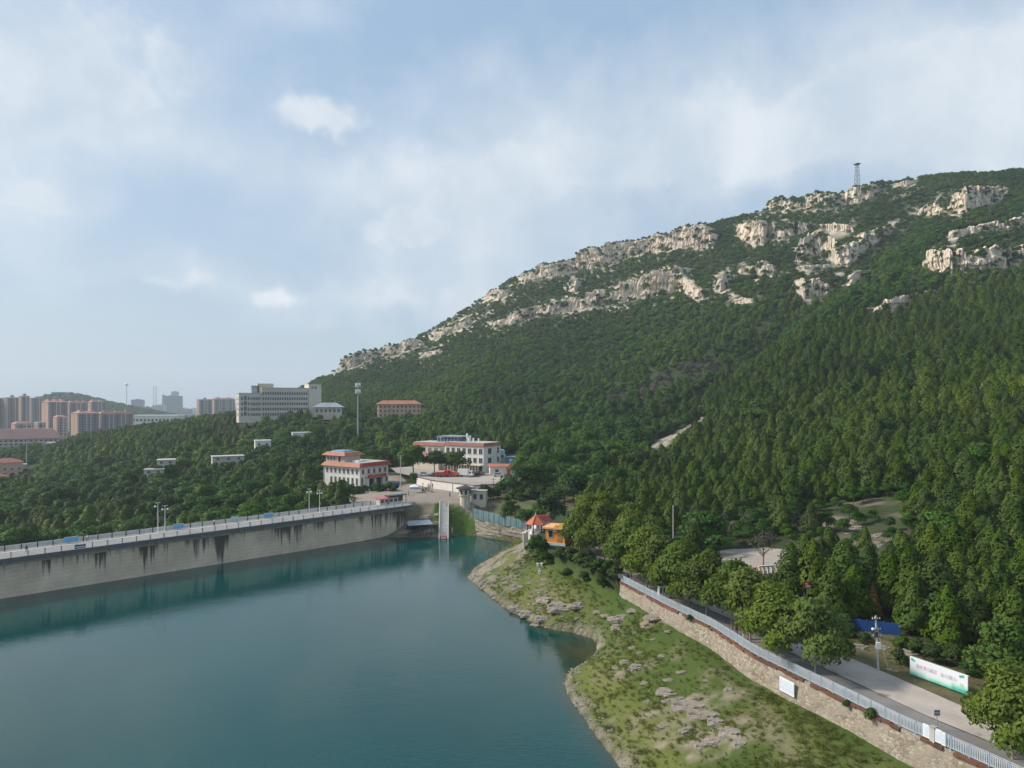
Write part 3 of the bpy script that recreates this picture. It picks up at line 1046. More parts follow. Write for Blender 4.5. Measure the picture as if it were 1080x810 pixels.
def build_cliff(pts, seed):
    a = np.array(pts, float)
    n = max(6, int((a[-1, 0] - a[0, 0]) / 0.7))
    pxs = np.linspace(a[0, 0], a[-1, 0], n)
    top, bot = np.interp(pxs, a[:, 0], a[:, 1]), np.interp(pxs, a[:, 0], a[:, 2])
    jag = vn2(pxs / 3.2, pxs * 0 + seed, seed) + 0.6 * vn2(pxs / 1.3, pxs * 0 + seed, seed + 1)
    end = np.clip(np.minimum(pxs - a[0, 0], a[-1, 0] - pxs) / 4.0, 0.15, 1)
    top = bot - (bot - top) * (0.84 + 0.2 * jag) * end
    base = np.array([hit(p, b) for p, b in zip(pxs, bot)])
    # smooth the foot line so that single columns do not jump away
    for _ in range(3):
        base[1:-1, :2] = 0.25 * base[:-2, :2] + 0.5 * base[1:-1, :2] + 0.25 * base[2:, :2]
    base[:, 2] = H(base[:, 0], base[:, 1])
    cut = np.clip((vn2(pxs / 9.0, pxs * 0 + 3, seed + 31) - 0.15) * 4.0, 0.72, 1)
    hc = (bot - top) / F * base[:, 1] * cut
    e = 6.0
    gx = H(base[:, 0] + e, base[:, 1]) - H(base[:, 0] - e, base[:, 1])
    gy = H(base[:, 0], base[:, 1] + e) - H(base[:, 0], base[:, 1] - e)
    inn = np.stack([gx, gy], 1) / (np.hypot(gx, gy)[:, None] + 1e-6)
    inn[:] = 0.5 * inn + 0.5 * inn.mean(0)
    inn /= np.linalg.norm(inn, axis=1)[:, None] + 1e-9
    s = np.concatenate([[0], np.cumsum(np.hypot(*np.diff(base[:, :2], axis=0).T))])
    nr = max(6, int(hc.max() / 0.95))
    rows = []
    ts = [-0.25] + list(np.linspace(0, 1, nr))
    for t in ts:
        z = base[:, 2] + hc * t - (2 if t < 0 else 0)
        col = np.floor(vn2(s / 4.5, s * 0 + 2, seed + 5) * 5) / 5.0
        blk = vn2(s / 2.6 + 31, z / 7.0, seed + 7)
        d = (col - 0.4) * 2.6 + (blk - 0.5) * 2.2 + (vn2(s / 0.9, z / 3.4, seed + 8) - 0.5) * 1.8
        d = d + np.where(vn2(s / 9.0, z / 3.2, seed + 12) > 0.62, 1.5, 0)       # ledges and overhangs
        cv = vn2(s / 3.4 + 0.25 * np.sin(z / 3.0), z / 26.0, seed + 21)
        d = d - 2.4 * np.exp(-((cv - 0.5) / 0.045) ** 2) - 1.1 * np.exp(-((vn2(s / 1.5, z / 14.0, seed + 23) - 0.5) / 0.06) ** 2)
        d = d * np.clip(hc / 8, 0.25, 1)
        back = 0.16 * hc * max(t, 0) - d * (0.4 + 0.6 * min(1, max(t, 0) * 3 + .4))
        rows.append(np.stack([base[:, 0] + inn[:, 0] * back, base[:, 1] + inn[:, 1] * back, z], 1))
    last = rows[-1]
    run = 1.9 * hc + 4
    for q in (0.06, 0.2, 0.45, 0.75, 1.0):
        r = run * q
        p = last.copy()
        p[:, 0] += inn[:, 0] * r; p[:, 1] += inn[:, 1] * r
        zt = H(p[:, 0], p[:, 1])
        p[:, 2] = np.maximum(last[:, 2] + (vn2(s / 2, s * 0 + q * 9, seed + 9) - 0.4) * 1.4 + 0.1 * r, zt - 2.0 * q - 0.5)
        if q == 1.0:
            p[:, 2] = np.minimum(p[:, 2], zt - 1.5)
        rows.append(p)
        if q in (0.2, 0.45, 0.75):
            for k in range(0, n, 3):
                if random.random() < 0.85 and hc[k] > 4:
                    LEDGE_TREES.append((p[k, 0], p[k, 1], p[k, 2] - 0.6))
    # bushes that cling to the face
    for k in range(2, n - 2, 3):
        for t in range(3, nr, 3):
            green = vn2(s[k] / 9.0, rows[t][k][2] / 5.0, seed + 41)
            if random.random() < (0.34 if green > 0.64 else 0.04):
                r = rows[t][k]
                LEDGE_TREES.append((r[0] - inn[k, 0] * 0.3, r[1] - inn[k, 1] * 0.3, r[2] - 2.5))
    V = np.stack(rows, 1)             # n x rows x 3
    me = np_mesh('cliff', V.reshape(-1, 3), grid_faces(n, len(rows)), False)
    tag(link_mesh('cliff', me, ROCK), 'pale limestone cliff band on the mountain side', kind='structure')


random.seed(5)
for i, c in enumerate(CLIFFS):
    build_cliff(c, 100 + 13 * i)


# ---------------------------------------------------------------- trees
FOL = {
    'conifer': foliage('conifer_needles', (0.030, 0.064, 0.007), (0.082, 0.132, 0.014), 0.18),
    'broad': foliage('broad_leaves', (0.020, 0.064, 0.010), (0.072, 0.150, 0.020), 0.24),
    'street': foliage('street_tree_leaves', (0.064, 0.112, 0.016), (0.165, 0.235, 0.046), 0.32, 0.478),
    'shrub': foliage('shrub_leaves', (0.026, 0.060, 0.012), (0.074, 0.130, 0.026), 0.22),
    'dead': foliage('dead_needles', (0.18, 0.075, 0.028), (0.34, 0.165, 0.07), 0.2),
    'bare': foliage('withered_leaves', (0.060, 0.056, 0.042), (0.12, 0.108, 0.082), 0.1),
    'grass': foliage('grass_blades', (0.16, 0.225, 0.050), (0.27, 0.31, 0.10), 0.5),
}
BARK = mat('bark', (0.16, 0.125, 0.095), 0.9, 0.2, 3.0, bump=0.6)
BARK_PALE = mat('pale_bark', (0.30, 0.26, 0.21), 0.9, 0.2, 3.0, bump=0.5)


def leaf_mesh(name, centers, outward, size, rng, material, aspect=1.25, jitter=0.6, soft=0.6, folded=True):
    n = len(centers)
    N = outward + rng.normal(0, jitter, (n, 3))
    N /= np.linalg.norm(N, axis=1)[:, None] + 1e-9
    T = np.cross(N, rng.normal(0, 1, (n, 3)))
    T /= np.linalg.norm(T, axis=1)[:, None] + 1e-9
    B = np.cross(N, T)
    s = (size * rng.uniform(0.65, 1.3, n))[:, None]
    a = T * s * aspect; b = B * s * 0.62
    c = centers
    droop = N * s * 0.25
    # a leaf spray: a rhombic quad, slightly folded
    V = np.stack([c - a * 0.9 - droop, c - b, c + a - droop, c + b], 1).reshape(-1, 3)
    Fc = np.arange(4 * n).reshape(n, 4)
    me = np_mesh(name, V, Fc, True)
    sn = outward * soft + N * (1 - soft) * 1.2
    sn = sn / (np.linalg.norm(sn, axis=1)[:, None] + 1e-9)
    me.normals_split_custom_set_from_vertices(np.repeat(sn, 4, axis=0).tolist())
    at_ = me.attributes.new('tint', 'FLOAT', 'POINT')
    at_.data.foreach_set('value', np.repeat(np.clip(rng.normal(0.5, 0.22, n), 0, 1), 4).astype(np.float32))
    me.materials.append(material)
    return me


def conifer_crown(name, n, size, seed, material, ratio=0.33, tip=0.85):
    """unit height; ratio is the radius"""
    rng = np.random.default_rng(seed)
    t = rng.uniform(0, 1, n) ** 1.25
    th = rng.uniform(0, 2 * np.pi, n)
    prof = ratio * (1 - t) ** tip * np.clip((t + 0.10) / 0.22, 0, 1) ** 0.5
    ph = rng.uniform(0, 6.28, 6)
    lump = 1 + 0.16 * np.sin(3 * th + 9 * t + ph[0]) + 0.12 * np.sin(5 * th - 14 * t + ph[1]) + 0.10 * np.sin(2 * th + 23 * t + ph[2])
    rad = prof * lump * (1 - 0.5 * rng.uniform(0, 1, n) ** 2.2)
    lean = np.array((rng.normal(0, .02), rng.normal(0, .02)))
    c = np.stack([rad * np.cos(th) + lean[0] * t, rad * np.sin(th) + lean[1] * t, 0.10 + 0.90 * t], 1)
    o = np.stack([np.cos(th), np.sin(th), 0.35 + 0.7 * t], 1)
    o /= np.linalg.norm(o, axis=1)[:, None]
    sz = size * (0.7 + 0.6 * (1 - t))
    rise = np.stack([np.zeros(n), np.zeros(n), np.ones(n)], 1)
    return leaf_mesh(name, c, o, sz, rng, material, 1.2, 0.3, 0.88)


def lobed_crown(name, n, size, seed, material, lobes=9, squash=0.78, base=0.30, spread=0.36, hollow=0.35):
    """unit height, unit-ish width; lobes of foliage round a fork"""
    rng = np.random.default_rng(seed)
    L = []
    for k in range(lobes):
        th = 2 * math.pi * (k / lobes * 1.0) + rng.uniform(-.4, .4)
        tier = rng.uniform(0, 1)
        rr = spread * (1.0 - 0.65 * tier) * rng.uniform(0.65, 1.1)
        r = rng.uniform(0.15, 0.25) * (1.15 - .35 * tier)
        zc = base + r * .7 + (1 - base - r * 1.6) * tier
        L.append((rr * math.cos(th), rr * math.sin(th), zc, r))
    L.append((0, 0, 0.74, 0.24)); L.append((rng.uniform(-.06, .06), rng.uniform(-.06, .06), 0.55, 0.29))
    L = np.array(L)
    w = L[:, 3] ** 2
    pick = rng.choice(len(L), n, p=w / w.sum())
    d = rng.normal(0, 1, (n, 3)); d /= np.linalg.norm(d, axis=1)[:, None]
    d[:, 2] = np.where(d[:, 2] < -0.35, -d[:, 2] * 0.6, d[:, 2])
    d /= np.linalg.norm(d, axis=1)[:, None]
    r = L[pick, 3] * (1 - hollow * rng.uniform(0, 1, n) ** 1.8) * (1 + 0.22 * (vn3(d[:, 0] * 3 + pick, d[:, 1] * 3, d[:, 2] * 3, seed) - .5) * 2)
    c = L[pick, :3] + d * r[:, None] * np.array((1, 1, squash))
    ctr = np.array((0, 0, 0.42))
    o = d * 0.75 + (c - ctr) / (np.linalg.norm(c - ctr, axis=1)[:, None] + 1e-6) * 0.5 + np.array((0, 0, .15))
    o /= np.linalg.norm(o, axis=1)[:, None]
    return leaf_mesh(name, c, o, np.full(n, size), rng, material, 1.15, 0.6)


def trunk_mesh(name, seed, h=0.45, r=0.022, limbs=5, reach=0.26, m=None):
    rng = random.Random(seed)
    mb = MB()
    mb.cyl((0, 0, -0.04), (0.01, 0, h * 0.6), r, r * 0.75, 7, False)
    mb.cyl((0.01, 0, h * 0.6), (0, 0.01, h * 1.5), r * 0.75, r * 0.3, 6, False)
    for k in range(limbs):
        th = 2 * math.pi * k / limbs + rng.uniform(-.3, .3)
        z0 = h * rng.uniform(0.6, 1.1)
        q = (reach * math.cos(th) * .5, reach * math.sin(th) * .5, z0 + 0.12)
        mb.cyl((0, 0, z0), q, r * 0.5, r * 0.3, 5, False)
        mb.cyl(q, (reach * math.cos(th), reach * math.sin(th), z0 + rng.uniform(.18, .3)), r * 0.3, r * 0.1, 4, False)
    return mb.mesh(name, m or BARK, True)


def conifer_trunk(name, m=None):
    return MB().cyl((0, 0, -0.05), (0, 0, 0.85), 0.018, 0.004, 6, False).mesh(name, m or BARK, True)


CON = [conifer_crown('crown', 2400, 0.028, 40 + i, FOL['conifer'], r, tp) for i, (r, tp) in enumerate([(0.35, .68), (0.38, .62), (0.32, .74), (0.40, .60)])]
CON_T = conifer_trunk('trunk')
BRO = [lobed_crown('crown', 1900, 0.036, 60 + i, FOL['broad'], lb, .8, .2, sp) for i, (lb, sp) in enumerate([(9, .36), (11, .42), (8, .32), (12, .45)])]
BRO_T = [trunk_mesh('trunk', 5 + i) for i in range(2)]
CON_FAR = [conifer_crown('far_crown', 1300, 0.035, 140 + i, FOL['conifer'], r, tp) for i, (r, tp) in enumerate([(0.38, .58), (0.42, .52), (0.35, .66)])]
BRO_FAR = [lobed_crown('far_crown', 900, 0.050, 160 + i, FOL['broad'], lb, .8, .15, sp) for i, (lb, sp) in enumerate([(9, .36), (11, .42), (12, .45)])]
STREET = [lobed_crown('crown', 7500, 0.027, 80 + i, FOL['street'], 14, .9, .16, .36, .4) for i in range(3)]
STREET_T = [trunk_mesh('trunk', 31 + i, 0.36, 0.016, 6, .24, BARK_PALE) for i in range(2)]
SHRUB = [lobed_crown('crown', 1500, 0.055, 95 + i, FOL['shrub'], 9, .8, .05, .40) for i in range(3)]


def plant(name, crown, trunk, loc, h, wid, rz, label, cat, group=None):
    o = empty(name, loc, rz, label, cat, group)
    o.scale = (h * wid, h * wid, h)
    c = link_mesh('crown', crown, None, o)
    if trunk is not None:
        link_mesh('trunk', trunk, None, o)
    return o


def instancer(name, pts, scl, rot, idx, sources, label, z_rot_only=True):
    """one object: vertices carry scale, turn and kind; geometry nodes puts a crown on each"""
    me = bpy.data.meshes.new(name)
    n = len(pts)
    me.vertices.add(n)
    me.vertices.foreach_set('co', np.asarray(pts, np.float32).ravel())
    a = me.attributes.new('size', 'FLOAT_VECTOR', 'POINT'); a.data.foreach_set('vector', np.asarray(scl, np.float32).ravel())
    a = me.attributes.new('turn', 'FLOAT', 'POINT'); a.data.foreach_set('value', np.asarray(rot, np.float32))
    q = np.asarray(pts)
    tone = (fbm2(q[:, 0] / 55, q[:, 1] / 75, 301, 3) - 0.5) * 2.6 + (fbm2(q[:, 0] / 14, q[:, 1] / 14, 305, 2) - 0.5) * 1.2
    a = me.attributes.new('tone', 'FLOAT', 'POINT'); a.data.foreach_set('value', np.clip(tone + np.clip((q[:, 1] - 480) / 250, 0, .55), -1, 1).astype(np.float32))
    a = me.attributes.new('which', 'INT', 'POINT'); a.data.foreach_set('value', np.asarray(idx, np.int32))
    me.update()
    o = link_mesh(name, me)
    g = bpy.data.node_groups.new(name, 'GeometryNodeTree')
    g.interface.new_socket('Geometry', in_out='INPUT', socket_type='NodeSocketGeometry')
    g.interface.new_socket('Geometry', in_out='OUTPUT', socket_type='NodeSocketGeometry')
    N, Lk = g.nodes, g.links
    gi, go = N.new('NodeGroupInput'), N.new('NodeGroupOutput')
    mp = N.new('GeometryNodeMeshToPoints')
    Lk.new(gi.outputs[0], mp.inputs[0])
    iop = N.new('GeometryNodeInstanceOnPoints')
    Lk.new(mp.outputs[0], iop.inputs['Points'])
    j = N.new('GeometryNodeJoinGeometry')
    for s in reversed(sources):
        oi = N.new('GeometryNodeObjectInfo')
        oi.transform_space = 'ORIGINAL'
        oi.inputs['Object'].default_value = s
        oi.inputs['As Instance'].default_value = True
        Lk.new(oi.outputs['Geometry'], j.inputs[0])
    Lk.new(j.outputs[0], iop.inputs['Instance'])
    iop.inputs['Pick Instance'].default_value = True

    def named(nm, ty):
        q = N.new('GeometryNodeInputNamedAttribute')
        q.data_type = ty
        q.inputs['Name'].default_value = nm
        return q.outputs['Attribute']
    Lk.new(named('which', 'INT'), iop.inputs['Instance Index'])
    Lk.new(named('size', 'FLOAT_VECTOR'), iop.inputs['Scale'])
    cx = N.new('ShaderNodeCombineXYZ')
    Lk.new(named('turn', 'FLOAT'), cx.inputs[2])
    er = N.new('FunctionNodeEulerToRotation')
    Lk.new(cx.outputs[0], er.inputs[0])
    Lk.new(er.outputs[0], iop.inputs['Rotation'])
    Lk.new(iop.outputs[0], go.inputs[0])
    md = o.modifiers.new('scatter', 'NODES')
    md.node_group = g
    return tag(o, label, kind='stuff')


# keep-out circles and corridors (x, y, radius) filled by the builders of roads and buildings
CLEAR = [(PLAZA[0], PLAZA[1], 10.5), (50.9, 95.4, 3.6)]


def clear_px(px0, px1, d0, d1):
    return ('wedge', px0, px1, d0, d1)


WEDGES = [  # px0, px1, d0, d1 : open ground in front of and under the buildings and yards
    (328, 440, 222, 292), (405, 520, 203, 322), (519, 548, 234, 322), (248, 300, 477, 525), (300, 345, 490, 530), (328, 372, 484, 520), (388, 450, 490, 530),
    (266, 289, 369, 380), (307, 328, 397, 410), (223, 259, 346, 360), (156, 188, 342, 353), (150, 176, 332, 343),
    (546, 602, 118, 182), (768, 834, 84, 142), (843, 860, 84, 104),
    (-40, 42, 395, 480), (-80, 70, 600, 760), (60, 160, 860, 960), (-80, 120, 1000, 1250), (200, 250, 1250, 1500), (40, 75, 560, 640), (128, 190, 1080, 1200),
]


def usable(x, y, px, py):
    ok = ~inside(x, y, LOWPOLY)
    rel = np.stack([x, y], 1) - DAM_A
    s, off = rel @ DAM_DIR, rel @ DAM_N
    ok &= ~((off > -3) & (off < DAM_W + 6.5) & (s < DAM_LEN + 8))
    dr, _, _ = seg_dist(x, y, road_line(5.6))
    ok &= dr > np.where(y < 100, 9.5, 7.0)
    for (cx, cy, r) in CLEAR:
        ok &= np.hypot(x - cx, y - cy) > r
    for (a, b, d0, d1) in WEDGES:
        ok &= ~((px > a) & (px < b) & (y > d0) & (y < d1))
    dsc, _, _ = seg_dist(x, y, [hit(*p)[:2] for p in SCREE])
    ok &= dsc > 4.6
    sx, sy = [q[0] for q in SCREE][::-1], [q[1] for q in SCREE][::-1]
    ok &= ~((px > 688) & (px < 746) & (py > np.interp(px, sx, sy) - 2) & (py < np.interp(px, sx, sy) + 17) & (y > 200))
    ok &= ~((near_cliff(px, py, 1, 4)) & (y > 350) & (RNG.random(x.shape) > 0.10))
    # bare rock between the trees on the low left shoulder of the ridge
    bare = (px > 325) & (px < 520) & (y > 640) & (np.abs(py - np.interp(px, [325, 440, 520], [393, 362, 318])) < 11)
    ok &= ~(bare & (RNG.random(x.shape) > 0.5))
    # rubble terraces
    ok &= ~((px > 842) & (px < 952) & (y > 111) & (y < 164) & (RNG.random(x.shape) > np.where(y < 130, 0.35, 0.55)))
    ok &= ~((px > 868) & (px < 960) & (y < 92))
    ok &= ~((px > 930) & (px < 1040) & (y < 84))
    return ok


def in_sight(x, y, z, margin=0.025):
    tz = (z - CAMZ) / np.maximum(y, 1)
    best = np.full(x.shape, -9.0)
    for k in np.linspace(0.12, 0.97, 42):
        best = np.maximum(best, (h_out(x * k, y * k) - CAMZ) / np.maximum(y * k, 1))
    return tz > best - margin


def scatter():
    pts = []
    # jittered rows, closer spacing for small far trees
    for (d0, d1, st) in [(60, 240, 5.0), (240, 480, 5.2), (480, 620, 4.9), (620, 960, 4.3)]:
        ys = np.arange(d0, d1, st * 0.9)
        for k, yy in enumerate(ys):
            x0, x1 = -0.93 * yy - 15, 0.93 * yy + 15
            xs = np.arange(x0, x1, st) + (k % 2) * st / 2
            pts.append(np.stack([xs + RNG.normal(0, st * .22, len(xs)), yy + RNG.normal(0, st * .22, len(xs))], 1))
    p = np.concatenate(pts)
    x, y = p[:, 0], p[:, 1]
    z = H(x, y)
    px, py = 540 + F * x / y, HZ - F * (z - CAMZ) / y
    ok = usable(x, y, px, py) & in_sight(x, y, z + 7)
    x, y, z, px, py = x[ok], y[ok], z[ok], px[ok], py[ok]
    # which kind grows where
    lim = np.interp(px, [560, 660, 700, 760, 860, 950, 1080, 1200], [470, 505, 480, 405, 350, 320, 300, 290])
    con_zone = (px > 640) & (py > lim) & (y > 147)
    con_zone |= (px > 862) & (py > lim) & (y > 84)
    con_zone |= (px > 840) & (y > 100) & (y < 125)
    patch = fbm2(x / 40, y / 40, 71, 3)
    pc = np.where(con_zone, 0.93, np.where(y > 520, 0.12 + 1.4 * (patch - 0.5), 0.10 + 1.2 * (patch - 0.5)))
    pc = np.where((px > 60) & (px < 260) & (y > 420), 0.45, pc)
    pc = np.where((px > 700) & (px < 860) & (y > 115) & (y < 147), 0.04, pc)
    pc = np.where((px > 690) & (px < 960) & (y > 118) & (y < 166), 0.06, pc)
    con = (RNG.random(x.shape) < pc) & ~((px > 500) & (px < 610) & (y < 260))
    r = RNG.random(x.shape)
    # broad crowns need more room
    keep = con | ((px > 688) & (px < 965) & (y > 118) & (y < 168)) | (r < np.where(y < 300, 0.46, np.where(y < 520, 0.62, 0.85)))
    return x[keep], y[keep], z[keep], px[keep], py[keep], con[keep]


def build_forest():
    x, y, z, px, py, con = scatter()
    n = len(x)
    grow_ = 0.75 + 0.5 * RNG.random(n)
    low_stunt = np.where(y > 620, 0.5, np.where(y > 520, 0.62, np.where(y > 430, 0.8, 1.0)))
    hgt = np.where(con, RNG.normal(8.0, 1.3, n).clip(5, 11), RNG.normal(7.2, 1.4, n).clip(4.2, 11)) * low_stunt
    hgt = np.where(con & (y < 135), hgt * 1.05, hgt)
    # the big old trees on the flat ground
    flat = (~con) & (y > 170) & (y < 360) & (px > 540) & (px < 720)
    hgt = np.where(flat, hgt * 1.2, hgt)
    valley = (~con) & (px < 440) & (y < 420)
    hgt = np.where(valley, hgt * 1.15, hgt)
    scrub = (~con) & (px > 688) & (px < 965) & (y > 100) & (y < 168)
    hgt = np.where(scrub, RNG.uniform(2.4, 4.6, n), hgt)
    wid = np.where(con, RNG.uniform(0.92, 1.22, n), RNG.uniform(0.95, 1.3, n) * np.where(y > 520, 1.35, 1.0))
    rot = RNG.uniform(0, 6.28, n)
    show = (px > -25) & (px < 1105) & (py < 850)
    order = np.argsort(y - 12 * hgt)
    ci = [k for k in order if con[k] and show[k]][:300]
    bi = [k for k in order if (not con[k]) and show[k]][:290]
    first_c, first_b = [], []
    for k in ci:
        v = int(RNG.integers(0, 4))
        lab, grp = ('dense green cypress on the wooded lower mountain slope', 'cypresses on the lower slope')
        o = plant('conifer_tree', CON[v], CON_T, (x[k], y[k], z[k] - 0.1), hgt[k], wid[k], rot[k], lab, 'conifer', grp)
    for k in bi:
        v = int(RNG.integers(0, 4))
        if px[k] < 470:
            lab, grp = 'bushy dark green tree in the valley behind the dam', 'trees behind the dam'
        else:
            lab, grp = 'round dark green tree at the foot of the mountain', 'trees at the mountain foot'
        plant('broadleaf_tree', BRO[v], BRO_T[v % 2], (x[k], y[k], z[k] - 0.1), hgt[k], wid[k], rot[k], lab, 'tree', grp)
    done = np.zeros(n, bool); done[ci] = True; done[bi] = True
    # prototypes for the far woods: ordinary trees standing among the others
    fc, fb = [], []
    far = np.where(~done & (y > 300) & (px > 500) & (px < 1000))[0]
    fi = iter(far)
    for me in CON_FAR:
        k = next(q for q in fi if con[q]); done[k] = True
        o = plant('conifer_tree', me, CON_T, (x[k], y[k], z[k]), hgt[k], wid[k], rot[k], 'small cypress within the far woods of the upper slope', 'conifer', 'trees within the far woods')
        fc.append(o.children[0])
    for me in BRO_FAR:
        k = next(q for q in fi if not con[q]); done[k] = True
        o = plant('broadleaf_tree', me, BRO_T[0], (x[k], y[k], z[k]), hgt[k], wid[k], rot[k], 'small bushy tree within the far woods of the upper slope', 'tree', 'bushy trees within the far woods')
        fb.append(o.children[0])
    k = next(q for q in fi if not con[q]); done[k] = True
    o = plant('withered_shrub', lobed_crown('crown', 700, .05, 333, FOL['bare'], 9, .8, .1, .4), BRO_T[1], (x[k], y[k], z[k]), 4.5, 1.2, 0, 'greyish withered shrub standing alone among the green hillside trees', 'shrub')
    fw = [o.children[0]]
    gz = 1 - ((px - 722) / 52) ** 2 - ((py - 397 + (px - 722) * .22) / 13) ** 2 + (fbm2(x / 12, y / 12, 207, 3) - .5) * 1.5
    gz2 = 1 - ((px - 655) / 40) ** 2 - ((py - 424 + (px - 655) * .25) / 9) ** 2 + (fbm2(x / 12, y / 12, 207, 3) - .5) * 1.6
    wit = ((gz > .35) | (gz2 > .5)) & (y > 250) & ~done
    instancer('withered_thicket', np.stack([x[wit], y[wit], z[wit] - .15], 1), np.stack([hgt[wit] * .75 * wid[wit], hgt[wit] * .75 * wid[wit], hgt[wit] * .6], 1), rot[wit], np.zeros(int(wit.sum()), int), fw, 'grey withered thicket on the middle of the wooded slope')
    done |= wit
    for sel, src, nm, lab in ((con & ~done, fc, 'cypress_forest', 'far cypress forest covering the mountain side'),
                              (~con & ~done, fb, 'broadleaf_forest', 'far leafy woods covering the mountain side and valley')):
        P = np.stack([x[sel], y[sel], z[sel] - 0.15], 1)
        Hh, Ww = hgt[sel], wid[sel]
        if nm == 'broadleaf_forest':
            # woods of the hill behind the apartment towers
            qx, qy = RNG.uniform(-1420, -700, 5200), RNG.uniform(1480, 2050, 5200)
            qz = H(qx, qy); kk = (qz > -4) & (np.hypot((qx - (62 - 540) / F * 1750) / 26, (qy - 1757) / 22) > 1)
            fh = RNG.uniform(5, 10, int(kk.sum()))
            P = np.concatenate([P, np.stack([qx[kk], qy[kk], qz[kk] - .3], 1)]); Hh = np.concatenate([Hh, fh]); Ww = np.concatenate([Ww, RNG.uniform(1.1, 1.6, len(fh))])
        if nm == 'broadleaf_forest' and LEDGE_TREES:
            q = np.array(LEDGE_TREES)
            P = np.concatenate([P, q]); hh = RNG.uniform(2.8, 5.2, len(q))
            Hh = np.concatenate([Hh, hh]); Ww = np.concatenate([Ww, RNG.uniform(.9, 1.3, len(q))])
        instancer(nm, P, np.stack([Hh * Ww, Hh * Ww, Hh], 1), RNG.uniform(0, 6.28, len(P)), RNG.integers(0, len(src), len(P)), src, lab)
    print('forest', n, 'conifers', int(con.sum()), 'ledge', len(LEDGE_TREES))


build_forest()
# ---------------------------------------------------------------- materials of built things
WHITE = mat('white_plaster', (0.72, 0.68, 0.62), 0.8, 0.07, 0.9, streak=0.25)
CREAM = mat('cream_plaster', (0.60, 0.52, 0.42), 0.85, 0.08, 0.7, streak=0.3)
GREYW = mat('grey_plaster', (0.46, 0.43, 0.40), 0.85, 0.09, 0.7, streak=0.3)
PINKW = mat('pink_plaster', (0.56, 0.36, 0.28), 0.85, 0.08, 0.5, streak=0.2)
ORANGEW = mat('orange_plaster', (0.80, 0.30, 0.06), 0.7, 0.07, 0.8, streak=0.2)
REDROOF = mat('red_roof_tiles', (0.30, 0.11, 0.08), 0.75, 0.16, 2.0, bump=0.4)
ORANGEROOF = mat('orange_roof_tiles', (0.42, 0.165, 0.105), 0.7, 0.14, 2.0, bump=0.4)
RED = mat('red_paint', (0.46, 0.02, 0.025), 0.45, 0.08)
DARKRED = mat('dark_red_paint', (0.24, 0.03, 0.03), 0.5, 0.1)
GREYROOF = mat('grey_sheet_roof', (0.30, 0.33, 0.36), 0.6, 0.09, 1.0)
DARK = mat('dark_opening', (0.03, 0.032, 0.035), 0.6, 0.1)
GLASS = mat('window_glass', (0.035, 0.045, 0.055), 0.12, 0.2, 0.4, spec=0.6)
BLUEGLASS = mat('blue_tinted_glass', (0.05, 0.085, 0.12), 0.15, 0.2, 0.4, spec=0.6)
FRAME = mat('window_frame', (0.55, 0.54, 0.52), 0.6, 0.05)
CONC = mat('concrete', (0.40, 0.375, 0.33), 0.9, 0.12, 0.8, bump=0.3, streak=0.3)
CONCP = mat('pale_concrete', (0.52, 0.49, 0.44), 0.9, 0.1, 1.2, bump=0.2)
STEEL = mat('galvanised_steel', (0.42, 0.44, 0.46), 0.45, 0.08, 2.0, metal=0.5)
DSTEEL = mat('dark_steel', (0.06, 0.062, 0.066), 0.5, 0.1, 2.0)
LWHITE = mat('white_enamel', (0.78, 0.78, 0.77), 0.4, 0.03)
BLUERAIL = mat('pale_blue_railing', (0.46, 0.51, 0.56), 0.5, 0.06, 2.0)
WRAIL = mat('white_grey_railing', (0.60, 0.63, 0.66), 0.5, 0.06, 2.0)
BLUE = mat('blue_sheet', (0.012, 0.06, 0.22), 0.5, 0.1, 1.0)
SKYBLUE = mat('bright_blue_board', (0.12, 0.36, 0.62), 0.5, 0.08, 1.0)
TEAL = mat('teal_sheet_metal', (0.22, 0.34, 0.36), 0.5, 0.1, 0.8)
RUST = mat('rusty_coping', (0.16, 0.075, 0.045), 0.9, 0.25, 1.4, bump=0.5)
RUBBER = mat('black_rubber', (0.02, 0.02, 0.02), 0.8, 0.1)
WOOD = mat('weathered_wood', (0.20, 0.15, 0.10), 0.85, 0.15, 2.0)


